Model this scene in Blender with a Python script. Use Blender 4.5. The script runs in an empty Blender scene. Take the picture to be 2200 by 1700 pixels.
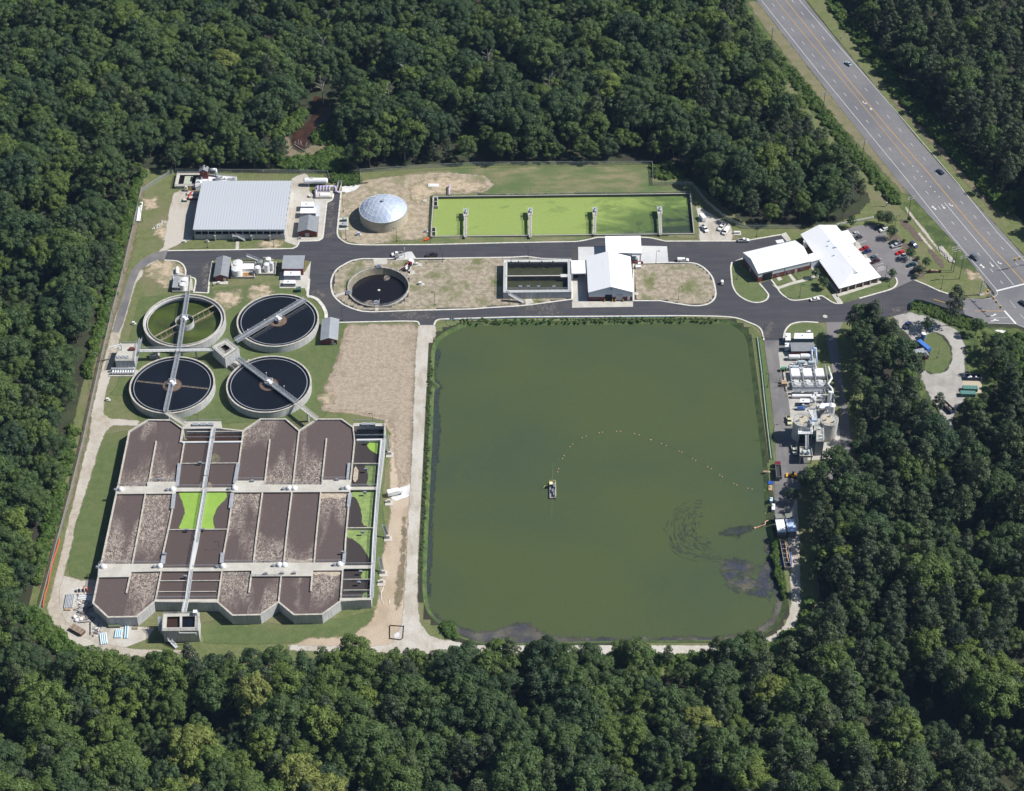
import bpy, math, random
import numpy as np
from mathutils import Vector, Matrix, geometry
random.seed(7); RNG = np.random.default_rng(7)
R = math.radians
sc = bpy.context.scene
COL = sc.collection
# ------------------------------------------------------------------ survey of the site
# ground positions were measured on the picture; G() turns a measured point into metres on the level z
F, TH, H = 4200.0, R(42.5), 594.0
ST, CT = math.sin(TH), math.cos(TH)
CAMY = -H / math.tan(TH)
def G(x, y, z=0.0):
    u, v = x - 1100.0, y - 850.0
    t = (H - z) / (F * ST + v * CT)
    return Vector((u * t, CAMY + (F * CT - v * ST) * t, z))
def PX(X, Y, Z=0.0):
    dx, dy, dz = X, Y - CAMY, Z - H
    zc = dy * CT - dz * ST
    yc = dy * ST + dz * CT
    return 1100 + F * dx / zc, 850 - F * yc / zc, F / zc
def W(pts, z=0.0):
    return [G(x, y, z) for x, y in pts]
# ------------------------------------------------------------------ materials
MATS = {}
def nn(nt, t, **k):
    n = nt.nodes.new(t)
    for a, b in k.items(): setattr(n, a, b)
    return n
def mixc(nt, fac, a, b):
    m = nn(nt, 'ShaderNodeMix', data_type='RGBA')
    for s, v in ((m.inputs[0], fac), (m.inputs[6], a), (m.inputs[7], b)):
        if hasattr(v, 'links') or isinstance(v, bpy.types.NodeSocket): nt.links.new(v, s)
        else: s.default_value = v if not isinstance(v, tuple) else (*v[:3], 1)
    return m.outputs[2]
def noise(nt, vec, scale, detail=4, rough=.55, dist=0.0):
    n = nn(nt, 'ShaderNodeTexNoise'); n.inputs['Scale'].default_value = scale
    n.inputs['Detail'].default_value = detail; n.inputs['Roughness'].default_value = rough
    n.inputs['Distortion'].default_value = dist
    nt.links.new(vec, n.inputs['Vector']); return n.outputs['Fac']
def ramp(nt, fac, lo, hi):
    m = nn(nt, 'ShaderNodeMapRange'); m.inputs[1].default_value = lo; m.inputs[2].default_value = hi
    nt.links.new(fac, m.inputs[0]); return m.outputs[0]
def mapping(nt, vec, s, rz=0):
    m = nn(nt, 'ShaderNodeMapping'); m.inputs['Scale'].default_value = s; m.inputs['Rotation'].default_value = (0, 0, rz)
    nt.links.new(vec, m.inputs['Vector']); return m.outputs[0]
def base(name):
    m = bpy.data.materials.new(name); m.use_nodes = True; nt = m.node_tree
    b = nt.nodes['Principled BSDF']; g = nn(nt, 'ShaderNodeNewGeometry')
    return m, nt, b, g.outputs['Position']
def mat(name, c, rough=.8, metal=0, c2=None, s=.5, lo=.4, hi=.62, fine=.12, fs=3.0, streak=0, st_c=None, bump=0, edge=0, alpha=None, stretch=None, spec=None, c3=None, s3=.05, lo3=.45, hi3=.6, holes_=0, hlo=.5):
    """procedural surface: base tone, patches of c2, big patches of c3, fine grain, optional run-down stains, ragged rim (edge)"""
    if name in MATS: return MATS[name]
    m, nt, b, P = base(name)
    V = mapping(nt, P, stretch) if stretch else P
    col = c
    if c2: col = mixc(nt, ramp(nt, noise(nt, V, s, 5), lo, hi), col, c2)
    if c3: col = mixc(nt, ramp(nt, noise(nt, P, s3, 4), lo3, hi3), col, c3)
    if streak:
        sv = mapping(nt, P, (1.3, 1.3, .10))
        col = mixc(nt, ramp(nt, noise(nt, sv, 1.6, 4), .42, .75), col, st_c or tuple(x * (1 - streak) for x in c))
    if fine:
        n = noise(nt, P, fs, 2); mr = nn(nt, 'ShaderNodeMapRange')
        mr.inputs[1].default_value = .25; mr.inputs[2].default_value = .75; mr.inputs[3].default_value = 1 - fine; mr.inputs[4].default_value = 1 + fine
        nt.links.new(n, mr.inputs[0])
        mm = nn(nt, 'ShaderNodeVectorMath', operation='SCALE')
        if isinstance(col, tuple): mm.inputs[0].default_value = col
        else: nt.links.new(col, mm.inputs[0])
        nt.links.new(mr.outputs[0], mm.inputs['Scale']); col = mm.outputs[0]
    if isinstance(col, tuple): b.inputs['Base Color'].default_value = (*col, 1)
    else: nt.links.new(col, b.inputs['Base Color'])
    b.inputs['Roughness'].default_value = rough; b.inputs['Metallic'].default_value = metal
    if spec is not None: b.inputs['Specular IOR Level'].default_value = spec
    if bump:
        bp = nn(nt, 'ShaderNodeBump'); bp.inputs['Distance'].default_value = bump; bp.inputs['Strength'].default_value = .6
        nt.links.new(noise(nt, P, fs, 3), bp.inputs['Height']); nt.links.new(bp.outputs[0], b.inputs['Normal'])
    if edge or alpha or holes_:
        if edge:
            at = nn(nt, 'ShaderNodeAttribute', attribute_name='sd')
            a = nn(nt, 'ShaderNodeMath', operation='MULTIPLY_ADD'); a.inputs[1].default_value = edge * 2.4; a.inputs[2].default_value = -edge * 1.2
            nt.links.new(noise(nt, P, .22, 8, .72), a.inputs[0])
            ad = nn(nt, 'ShaderNodeMath', operation='ADD'); nt.links.new(a.outputs[0], ad.inputs[0]); nt.links.new(at.outputs['Fac'], ad.inputs[1])
            al = ramp(nt, ad.outputs[0], -.25 * edge, .25 * edge)
            if holes_:
                hm = nn(nt, 'ShaderNodeMath', operation='MULTIPLY'); nt.links.new(al, hm.inputs[0]); nt.links.new(ramp(nt, noise(nt, P, holes_, 7, .70, 2.2), hlo, hlo + .10), hm.inputs[1]); al = hm.outputs[0]
            nt.links.new(al, b.inputs['Alpha'])
        else: b.inputs['Alpha'].default_value = alpha
    MATS[name] = m; return m
def foam_mat(name, c, foam, th=.5, s=.16, stretch=(1, .35, 1), seed=0, grad=None):
    if name in MATS: return MATS[name]
    m, nt, b, P = base(name)
    v = nn(nt, 'ShaderNodeVectorMath', operation='ADD'); v.inputs[1].default_value = (seed * 37.1, seed * 11.3, 0); nt.links.new(P, v.inputs[0])
    V = mapping(nt, v.outputs[0], stretch)
    bn = noise(nt, V, s * .55, 3, .5, .8)
    if grad:
        sp_ = nn(nt, 'ShaderNodeSeparateXYZ'); nt.links.new(P, sp_.inputs[0]); g2 = nn(nt, 'ShaderNodeMapRange'); g2.inputs[1].default_value = grad[0]; g2.inputs[2].default_value = grad[1]; g2.inputs[3].default_value = -.06; g2.inputs[4].default_value = .24; nt.links.new(sp_.outputs[1], g2.inputs[0])
        pw_ = nn(nt, 'ShaderNodeMath', operation='ADD'); nt.links.new(bn, pw_.inputs[0]); nt.links.new(g2.outputs[0], pw_.inputs[1]); bn = pw_.outputs[0]
    big = ramp(nt, bn, th - .06, th + .16)
    V2 = mapping(nt, v.outputs[0], (1, .6, 1)); fine = ramp(nt, noise(nt, V2, s * 7.5, 8, .74, 1.4), .46, .58)
    mu = nn(nt, 'ShaderNodeMath', operation='MULTIPLY'); nt.links.new(big, mu.inputs[0]); nt.links.new(fine, mu.inputs[1])
    sp = ramp(nt, noise(nt, P, 2.2, 2), .63, .72)
    mx = nn(nt, 'ShaderNodeMath', operation='MAXIMUM'); nt.links.new(mu.outputs[0], mx.inputs[0])
    s3 = nn(nt, 'ShaderNodeMath', operation='MULTIPLY'); s3.inputs[1].default_value = .22; nt.links.new(sp, s3.inputs[0]); nt.links.new(s3.outputs[0], mx.inputs[1])
    nt.links.new(mixc(nt, mx.outputs[0], c, foam), b.inputs['Base Color'])
    b.inputs['Roughness'].default_value = .45; b.inputs['Specular IOR Level'].default_value = .25
    MATS[name] = m; return m
def swirl_water(name, c, c2, c3, rough=.25, s=.02, fine=.08, spec=.5):
    if name in MATS: return MATS[name]
    m, nt, b, P = base(name)
    V = mapping(nt, P, (1, 1.6, 1), R(25))
    col = mixc(nt, ramp(nt, noise(nt, V, s, 5, .5, .6), .4, .65), c, c2)
    col = mixc(nt, ramp(nt, noise(nt, V, s * 4, 6, .6, 2.5), .56, .72), col, c3)
    n = noise(nt, P, 2.4, 3, .6); mr = nn(nt, 'ShaderNodeMapRange')
    mr.inputs[1].default_value = .3; mr.inputs[2].default_value = .7; mr.inputs[3].default_value = 1 - fine; mr.inputs[4].default_value = 1 + fine
    nt.links.new(n, mr.inputs[0]); mm = nn(nt, 'ShaderNodeVectorMath', operation='SCALE'); nt.links.new(col, mm.inputs[0]); nt.links.new(mr.outputs[0], mm.inputs['Scale'])
    nt.links.new(mm.outputs[0], b.inputs['Base Color'])
    b.inputs['Roughness'].default_value = rough; b.inputs['Specular IOR Level'].default_value = spec
    MATS[name] = m; return m
def paint_mat():
    m, nt, b, P = base('car paint'); oi = nn(nt, 'ShaderNodeObjectInfo')
    nt.links.new(oi.outputs['Color'], b.inputs['Base Color']); b.inputs['Roughness'].default_value = .28; b.inputs['Coat Weight'].default_value = .5
    MATS['paint'] = m; return m
def leaf_mat(name, stops, dark=.35, trans=.22):
    m, nt, b, P = base(name); oi = nn(nt, 'ShaderNodeObjectInfo')
    sx = nn(nt, 'ShaderNodeSeparateColor'); nt.links.new(oi.outputs['Color'], sx.inputs[0])
    ma = nn(nt, 'ShaderNodeMath', operation='MULTIPLY_ADD'); nt.links.new(oi.outputs['Random'], ma.inputs[0]); nt.links.new(sx.outputs[1], ma.inputs[1]); nt.links.new(sx.outputs[0], ma.inputs[2])
    cr = nn(nt, 'ShaderNodeValToRGB'); cr.color_ramp.interpolation = 'CONSTANT' if 0 else 'LINEAR'
    el = cr.color_ramp.elements
    while len(el) < len(stops): el.new(.5)
    for e, (p, c) in zip(el, stops): e.position = p; e.color = (*c, 1)
    nt.links.new(ma.outputs[0], cr.inputs[0])
    at = nn(nt, 'ShaderNodeAttribute', attribute_name='lf')
    mr = nn(nt, 'ShaderNodeMapRange'); mr.inputs[3].default_value = 1 - dark; mr.inputs[4].default_value = 1 + dark; nt.links.new(at.outputs['Fac'], mr.inputs[0])
    mm = nn(nt, 'ShaderNodeVectorMath', operation='SCALE'); nt.links.new(cr.outputs[0], mm.inputs[0]); nt.links.new(mr.outputs[0], mm.inputs['Scale'])
    nt.links.new(mm.outputs[0], b.inputs['Base Color']); b.inputs['Roughness'].default_value = .6; b.inputs['Specular IOR Level'].default_value = .3
    tr = nn(nt, 'ShaderNodeBsdfTranslucent'); mt = nn(nt, 'ShaderNodeVectorMath', operation='MULTIPLY'); mt.inputs[1].default_value = (1.1, 1.3, .5)
    nt.links.new(mm.outputs[0], mt.inputs[0]); nt.links.new(mt.outputs[0], tr.inputs[0])
    ms = nn(nt, 'ShaderNodeMixShader'); ms.inputs[0].default_value = trans
    nt.links.new(b.outputs[0], ms.inputs[1]); nt.links.new(tr.outputs[0], ms.inputs[2])
    nt.links.new(ms.outputs[0], nt.nodes['Material Output'].inputs[0]); MATS[name] = m; return m
def rib_roof(name, c, c2, period, axis=0):
    if name in MATS: return MATS[name]
    m, nt, b, P = base(name)
    w = nn(nt, 'ShaderNodeTexWave'); w.bands_direction = 'XY'[axis]; w.inputs['Scale'].default_value = 1 / period * .314 * 1.0
    w.inputs['Distortion'].default_value = 0; nt.links.new(P, w.inputs['Vector'])
    col = mixc(nt, ramp(nt, w.outputs['Fac'], .55, .95), c, c2)
    col = mixc(nt, ramp(nt, noise(nt, P, .12, 4), .4, .7), col, tuple(x * y for x, y in zip(c, (.93, .93, .9))))
    nt.links.new(col, b.inputs['Base Color']); b.inputs['Roughness'].default_value = .45; b.inputs['Metallic'].default_value = 0
    MATS[name] = m; return m
conc = mat('concrete', (.50, .48, .43), .85, c2=(.40, .385, .35), s=.35, streak=.28, fine=.08)
conc_wall = mat('stained concrete wall', (.55, .555, .565), .85, c2=(.46, .465, .48), s=.2, streak=.40, fine=.08)
conc_cap = mat('weathered wall top', (.53, .50, .44), .85, c2=(.38, .35, .30), s=.8, fine=.1)
conc_new = mat('new concrete', (.52, .50, .45), .8, c2=(.44, .42, .375), s=.25, fine=.10)
conc_pad = mat('pale concrete pad', (.58, .59, .58), .8, c2=(.50, .51, .52), s=.1, fine=.05)
kerbm = mat('kerb concrete', (.66, .64, .58), .8, c2=(.52, .50, .45), s=.6, fine=.08)
asph = mat('new asphalt', (.047, .047, .057), .85, c2=(.066, .065, .074), s=.45, lo=.45, hi=.75, stretch=(.12, 1, 1), c3=(.078, .074, .074), s3=.05, lo3=.52, hi3=.8, fine=.18, fs=2.2)
asph_old = mat('worn asphalt', (.165, .158, .158), .85, c2=(.20, .19, .18), s=.3, stretch=(1, .2, 1), c3=(.13, .126, .13), s3=.06, fine=.1, fs=2.5)
asph_hw = mat('highway asphalt', (.170, .168, .178), .85, c2=(.190, .188, .196), s=.5, stretch=(1, 1, 1), fine=.10, fs=2.5, c3=(.145, .145, .158), s3=.03)
asph_lot = mat('parking asphalt', (.17, .16, .165), .85, c2=(.20, .19, .19), s=.1, fine=.08, fs=2.5)
white_line = mat('road paint white', (.75, .75, .74), .6, c2=(.6, .6, .6), s=1.5, fine=.1)
yellow_line = mat('road paint yellow', (.62, .36, .07), .6, c2=(.5, .3, .08), s=1.5, fine=.1)
roof_white = mat('white metal roof', (.84, .85, .88), .5, fine=.03, c2=(.72, .735, .76), s=.5, lo=.55, hi=.85, stretch=(1, .1, 1))
siding = mat('pale blue siding', (.62, .66, .74), .5, c2=(.58, .62, .70), s=.3, fine=.03)
brick = mat('red brick', (.20, .055, .042), .9, c2=(.155, .045, .038), s=1.2, fine=.2, fs=4)
shingle = mat('grey shingle roof', (.235, .25, .27), .8, c2=(.20, .215, .24), s=.5, fine=.14, fs=3.5)
shingle2 = mat('grey metal roof', (.30, .325, .35), .6, c2=(.27, .29, .32), s=.3, fine=.05)
white = mat('white enamel', (.80, .81, .83), .4, fine=.03, c2=(.72, .73, .74), s=.7)
offwhite = mat('off white plaster', (.62, .60, .53), .8, c2=(.52, .50, .45), s=.8, fine=.05, streak=.15)
galv = mat('galvanised steel', (.50, .52, .55), .45, .35, c2=(.40, .42, .45), s=.8, fine=.05)
steel = mat('grey steel', (.33, .36, .39), .5, .3, c2=(.26, .28, .31), s=.6, fine=.05)
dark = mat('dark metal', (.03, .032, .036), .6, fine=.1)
polem = mat('bronze pole', (.035, .035, .032), .6, fine=.1)
woodpole = mat('wood pole', (.17, .14, .11), .9, c2=(.12, .10, .08), s=2, fine=.1)
glass = mat('dark glass', (.012, .016, .022), .08, fine=0)
rubber = mat('tyre rubber', (.015, .015, .016), .8, fine=.1)
black = mat('open dark doorway', (.008, .009, .011), .9, fine=0)
yellowp = mat('yellow paint', (.70, .42, .04), .5, fine=.05)
orangep = mat('orange plastic', (.75, .16, .04), .5, fine=.05)
redp = mat('red paint', (.45, .05, .035), .5, fine=.08)
bluep = mat('blue paint', (.05, .14, .40), .5, fine=.08)
bluetarp = mat('blue tarpaulin', (.03, .09, .42), .5, c2=(.02, .06, .30), s=.8, fine=.08)
greenp = mat('dark green enamel', (.04, .12, .09), .5, fine=.05)
tealp = mat('teal dumpster paint', (.06, .19, .17), .6, c2=(.08, .15, .13), s=.8, fine=.08)
navy = mat('navy dumpster paint', (.02, .035, .09), .6, fine=.08)
rust = mat('rusty iron', (.16, .07, .04), .9, c2=(.10, .05, .035), s=1, fine=.15)
timber = mat('pale timber', (.48, .36, .24), .8, c2=(.36, .26, .17), s=1.5, fine=.12)
oldwood = mat('weathered planks', (.30, .24, .18), .9, c2=(.20, .155, .12), s=1.2, fine=.15)
purple = mat('lilac pipe paint', (.55, .48, .72), .45, fine=.04)
paleblue = mat('pale blue pipe', (.50, .68, .80), .45, fine=.05)
olive = mat('olive tarp', (.16, .19, .12), .8, fine=.1)
paint = paint_mat()
red_shed = mat('dark red metal', (.16, .035, .03), .6, fine=.1)
mesh_f = mat('chain link', (.45, .48, .48), .6, .2, fine=0, alpha=.30)
mesh_o = mat('orange safety mesh', (.75, .17, .09), .7, fine=.2, alpha=.75)
mesh_g = mat('green windscreen', (.03, .12, .10), .7, fine=.1, alpha=.7)
# grounds
g_base = mat('wild ground', (.026, .036, .016), .95, c2=(.045, .055, .022), s=.12, c3=(.035, .032, .02), s3=.04, fine=.25, fs=1.2)
g_lawn = mat('mown lawn', (.110, .138, .044), .95, c2=(.150, .165, .068), s=.32, c3=(.17, .16, .085), s3=.05, lo3=.48, hi3=.70, fine=.28, fs=1.6, edge=1.2)
g_rich = mat('green lawn', (.086, .122, .038), .95, c2=(.112, .142, .050), s=.30, c3=(.125, .140, .055), s3=.05, lo3=.5, hi3=.75, fine=.24, fs=1.6, edge=.8)
g_olive = mat('olive turf', (.125, .150, .060), .95, c2=(.215, .195, .11), s=.25, c3=(.09, .135, .045), s3=.03, fine=.26, fs=1.6, edge=2, stretch=(.35, 1, 1))
g_dry = mat('dry grass', (.28, .235, .165), .95, c2=(.41, .345, .26), s=.38, c3=(.165, .17, .08), s3=.075, lo3=.52, hi3=.70, fine=.28, fs=1.5, edge=2)
g_isl = mat('dry island turf', (.25, .215, .14), .95, c2=(.32, .265, .18), s=.16, c3=(.15, .165, .065), s3=.06, lo3=.47, hi3=.66, fine=.18, fs=1.5)
g_islg = mat('island lawn', (.092, .130, .042), .95, c2=(.125, .15, .06), s=.3, fine=.2, fs=1.6)
g_field = mat('pinkish bare turf', (.38, .31, .24), .95, c2=(.31, .255, .195), s=.5, lo=.42, hi=.6, c3=(.25, .215, .145), s3=.09, lo3=.56, hi3=.72, fine=.26, fs=1.3, edge=5)
g_dirt = mat('bare tan soil', (.42, .335, .245), .95, c2=(.35, .28, .20), s=.2, c3=(.46, .38, .29), s3=.05, fine=.14, fs=1.6, edge=2, stretch=(1, .4, 1))
g_sand = mat('pale sand patch', (.50, .405, .30), .95, c2=(.36, .29, .20), s=.5, c3=(.24, .22, .13), s3=.16, lo3=.5, hi3=.6, fine=.24, fs=1.6, edge=5)
g_brown = mat('brown ditch soil', (.22, .17, .12), .95, c2=(.15, .14, .07), s=.25, fine=.15, fs=1.6, edge=2.5)
g_gravel = mat('pale gravel', (.46, .42, .365), .95, c2=(.37, .335, .28), s=.45, c3=(.50, .475, .43), s3=.07, stretch=(1, .3, 1), fine=.20, fs=2.5, edge=1)
g_track = mat('gravel track', (.44, .395, .33), .95, c2=(.35, .305, .245), s=.35, c3=(.47, .435, .385), s3=.05, fine=.18, fs=2.5, edge=1)
g_white = mat('white stone', (.68, .67, .66), .95, c2=(.58, .57, .57), s=.4, fine=.15, fs=2.5, edge=1.2)
g_mulch = mat('mulch bed', (.14, .105, .09), .95, c2=(.11, .08, .065), s=.6, fine=.2, fs=2.5, edge=.7)
g_mud = mat('dark mud', (.085, .08, .085), .7, c2=(.14, .13, .12), s=.3, c3=(.05, .055, .085), s3=.08, fine=.25, fs=1.5, edge=3)
g_rough = mat('rough green verge', (.075, .115, .028), .95, c2=(.12, .145, .045), s=.3, c3=(.05, .08, .022), s3=.12, fine=.25, fs=1.2, edge=2)
g_bank = mat('bank weeds', (.062, .115, .026), .95, c2=(.11, .13, .05), s=.5, c3=(.045, .08, .022), s3=.2, fine=.25, fs=1.2)
w_pond = swirl_water('pond water', (.072, .094, .034), (.058, .082, .040), (.068, .090, .036), .3, .010, .14)
w_dark = mat('dark clarifier water', (.008, .009, .012), .10, fine=0, c2=(.010, .012, .018), s=.05)
w_green = swirl_water('algae green water', (.040, .056, .014), (.072, .100, .016), (.095, .10, .035), .3, .06)
w_brown = mat('muddy creek water', (.05, .027, .018), .35, c2=(.05, .025, .016), s=.3, fine=.05)
w_tank = mat('black tank water', (.011, .009, .010), .15, fine=.05)
w_olive = mat('olive tank water', (.055, .058, .035), .3, c2=(.045, .05, .03), s=.3, fine=.1)
w_cell = mat('brown still liquor', (.098, .074, .068), .4, fine=.07, fs=2.5, spec=.25)
w_cell2 = mat('dark still liquor', (.055, .046, .044), .4, fine=.07, fs=2.5, spec=.25)
weed = mat('lime duckweed', (.25, .41, .06), .8, c2=(.225, .37, .055), s=.3, fine=.05, fs=2)
weed2 = mat('pale duckweed', (.245, .335, .10), .8, c2=(.17, .24, .08), s=.6, fine=.16, fs=2)
weed_lag = mat('lagoon duckweed', (.305, .44, .055), .8, c2=(.275, .41, .05), s=.08, fine=.05, fs=2)
LB = leaf_mat('broadleaf foliage', [(0, (.041, .074, .034)), (.25, (.058, .098, .036)), (.5, (.078, .124, .036)), (.7, (.104, .156, .035)), (.87, (.145, .190, .040)), (1, (.195, .222, .060))])
LP = leaf_mat('pine foliage', [(0, (.045, .064, .037)), (.4, (.060, .083, .040)), (.75, (.077, .102, .042)), (1, (.094, .117, .045))], trans=.12)
LS = leaf_mat('shrub foliage', [(0, (.05, .10, .02)), (.5, (.075, .13, .025)), (1, (.11, .16, .035))])
bark = mat('bark', (.16, .13, .10), .95, c2=(.11, .09, .07), s=2, fine=.15)
deadbark = mat('dead grey wood', (.38, .35, .33), .9, c2=(.28, .26, .24), s=2, fine=.1)
# ------------------------------------------------------------------ mesh building
def area2(p): return sum(a[0] * b[1] - b[0] * a[1] for a, b in zip(p, p[1:] + p[:1]))
def ccw(p):
    p = [Vector((q[0], q[1], q[2] if len(q) > 2 else 0)) for q in p]
    return p if area2(p) > 0 else p[::-1]
class MB:
    def __init__(s): s.v = []; s.f = []
    def add(s, vs, fs):
        o = len(s.v); s.v += [tuple(v) for v in vs]; s.f += [tuple(i + o for i in f) for f in fs]; return s
    def prism(s, pts, z0, z1, bottom=True):
        p = ccw(pts); n = len(p)
        vs = [(q.x, q.y, z0) for q in p] + [(q.x, q.y, z1) for q in p]
        fs = [(i, (i + 1) % n, n + (i + 1) % n, n + i) for i in range(n)] + [tuple(range(n, 2 * n))]
        if bottom: fs.append(tuple(range(n - 1, -1, -1)))
        return s.add(vs, fs)
    def sheet(s, pts, z):
        p = ccw(pts); return s.add([(q.x, q.y, z) for q in p], [tuple(range(len(p)))])
    def slab(s, pts, t):          # 3-D polygon given by its top points, t thick downwards
        p = ccw(pts); n = len(p)
        vs = [(q.x, q.y, q.z - t) for q in p] + [tuple(q) for q in p]
        return s.add(vs, [(i, (i + 1) % n, n + (i + 1) % n, n + i) for i in range(n)] + [tuple(range(n, 2 * n)), tuple(range(n - 1, -1, -1))])
    def box(s, cx, cy, z0, sx, sy, sz, rz=0):
        c, q = math.cos(rz), math.sin(rz); P = []
        for x, y in ((-1, -1), (1, -1), (1, 1), (-1, 1)):
            a, b = x * sx / 2, y * sy / 2; P.append((cx + a * c - b * q, cy + a * q + b * c))
        return s.prism(P, z0, z0 + sz)
    def beam(s, a, b, w, h=None):
        a, b = Vector(a), Vector(b); h = h or w; d = (b - a)
        if d.length < 1e-6: return s
        d.normalize(); up = Vector((0, 0, 1)) if abs(d.z) < .95 else Vector((0, 1, 0))
        x = d.cross(up).normalized(); y = x.cross(d).normalized(); vs = []
        for e in (a, b):
            for i, j in ((-1, -1), (1, -1), (1, 1), (-1, 1)): vs.append(e + x * i * w / 2 + y * j * h / 2)
        return s.add(vs, [(0, 1, 5, 4), (1, 2, 6, 5), (2, 3, 7, 6), (3, 0, 4, 7), (3, 2, 1, 0), (4, 5, 6, 7)])
    def cyl(s, x, y, z0, z1, r, n=20, r2=None, cap=True):
        r2 = r if r2 is None else r2; vs = []
        for z, q in ((z0, r), (z1, r2)):
            for i in range(n): a = 2 * math.pi * i / n; vs.append((x + q * math.cos(a), y + q * math.sin(a), z))
        fs = [(i, (i + 1) % n, n + (i + 1) % n, n + i) for i in range(n)]
        if cap: fs += [tuple(range(n, 2 * n)), tuple(range(n - 1, -1, -1))]
        return s.add(vs, fs)
    def rod(s, a, b, r, n=12, r2=None):
        a, b = Vector(a), Vector(b); d = (b - a).normalized(); up = Vector((0, 0, 1)) if abs(d.z) < .95 else Vector((0, 1, 0))
        x = d.cross(up).normalized(); y = x.cross(d).normalized(); r2 = r if r2 is None else r2; vs = []
        for e, q in ((a, r), (b, r2)):
            for i in range(n): t = 2 * math.pi * i / n; vs.append(e + x * q * math.cos(t) + y * q * math.sin(t))
        return s.add(vs, [(i, n + i, n + (i + 1) % n, (i + 1) % n) for i in range(n)] + [tuple(range(n)), tuple(range(2 * n - 1, n - 1, -1))])
    def pipe(s, pts, r, n=10):
        for a, b in zip(pts, pts[1:]): s.rod(a, b, r, n)
        for p in pts[1:-1]: s.ball(p, r * 1.02, 8, 5)
        return s
    def ball(s, c, r, n=12, m=8, sz=1.0, z0=-1.0):
        vs = []; fs = []
        for j in range(m + 1):
            t = -math.pi / 2 + math.pi * j / m
            t = max(t, math.asin(z0)) if z0 > -1 else t
            for i in range(n): a = 2 * math.pi * i / n; vs.append((c[0] + r * math.cos(t) * math.cos(a), c[1] + r * math.cos(t) * math.sin(a), c[2] + r * sz * math.sin(t)))
        for j in range(m):
            for i in range(n): fs.append((j * n + i, j * n + (i + 1) % n, (j + 1) * n + (i + 1) % n, (j + 1) * n + i))
        return s.add(vs, fs)
    def ring(s, x, y, z0, z1, ri, ro, n=96):
        vs = []
        for z in (z0, z1):
            for r in (ri, ro):
                for i in range(n): a = 2 * math.pi * i / n; vs.append((x + r * math.cos(a), y + r * math.sin(a), z))
        fs = []
        for i in range(n):
            k = (i + 1) % n
            fs += [(n + i, n + k, 3 * n + k, 3 * n + i), (k, i, 2 * n + i, 2 * n + k), (2 * n + i, 3 * n + i, 3 * n + k, 2 * n + k), (i, k, n + k, n + i)]
        return s.add(vs, fs)
    def strip(s, pts, w, z0, z1, closed=False, side=0):   # a wall or kerb following a line
        P = [Vector((p[0], p[1], 0)) for p in pts]; n = len(P); L = []; Rr = []
        for i, p in enumerate(P):
            a = P[i - 1] if (i or closed) else None; b = P[(i + 1) % n] if (i < n - 1 or closed) else None
            d = Vector((0, 0, 0))
            if a is not None and (p - a).length > 1e-6: d += (p - a).normalized()
            if b is not None and (b - p).length > 1e-6: d += (b - p).normalized()
            d.normalize(); nrm = Vector((-d.y, d.x, 0)); k = 1.0
            if a is not None and b is not None and (b - p).length > 1e-6:
                q = (b - p).normalized(); k = 1 / max(.5, abs(q.dot(d)))
            lo, hi = (-.5, .5) if side == 0 else ((0, 1) if side > 0 else (-1, 0))
            L.append(p + nrm * w * hi * k); Rr.append(p + nrm * w * lo * k)
        m = n if closed else n - 1
        vs = [(p.x, p.y, z) for z in (z0, z1) for X in (Rr, L) for p in X]
        fs = []
        for i in range(m):
            k = (i + 1) % n
            fs += [(2 * n + i, 2 * n + k, 3 * n + k, 3 * n + i), (i, k, 2 * n + k, 2 * n + i), (n + k, n + i, 3 * n + i, 3 * n + k), (i, n + i, n + k, k)]
        if not closed: fs += [(n, 0, 2 * n, 3 * n), (n - 1, 2 * n - 1, 4 * n - 1, 3 * n - 1)]
        return s.add(vs, fs)
    def rail(s, pts, h=1.1, step=2.4, r=.055, rails=2):
        P = [Vector(p) for p in pts]
        for a, b in zip(P, P[1:]):
            L = (b - a).length; n = max(1, round(L / step))
            for i in range(n + 1):
                p = a.lerp(b, i / n); s.beam(p, p + Vector((0, 0, h)), r * 1.6)
            for k in range(rails):
                z = Vector((0, 0, h * (k + 1) / rails)); s.beam(a + z, b + z, r * 2)
        return s
def mk(name, mb, m, parent=None, smooth=False, kind=None, color=None, local=False):
    me = bpy.data.meshes.new(name)
    vs = mb.v
    if parent is not None and not local:
        inv = (Matrix.Translation(parent.location) @ parent.rotation_euler.to_matrix().to_4x4()).inverted() if parent.parent is None else (Matrix.Translation(parent.parent.location) @ parent.parent.rotation_euler.to_matrix().to_4x4()).inverted()
        vs = [tuple(inv @ Vector(v)) for v in vs]
    me.from_pydata(vs, [], mb.f); me.update()
    me.materials.append(m)
    if smooth: me.polygons.foreach_set('use_smooth', [True] * len(me.polygons))
    o = bpy.data.objects.new(name, me); COL.objects.link(o)
    if parent is not None: o.parent = parent
    if kind: o['kind'] = kind
    if color: o.color = (*color, 1)
    return o
def thing(name, label, cat, loc=(0, 0, 0), rz=0, group=None):
    o = bpy.data.objects.new(name, None); COL.objects.link(o); o.empty_display_size = .5
    o.location = loc; o.rotation_euler = (0, 0, rz); o['label'] = label; o['category'] = cat
    if group: o['group'] = group
    return o
def tag(o, label, cat, group=None):
    o['label'] = label; o['category'] = cat
    if group: o['group'] = group
    return o
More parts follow.
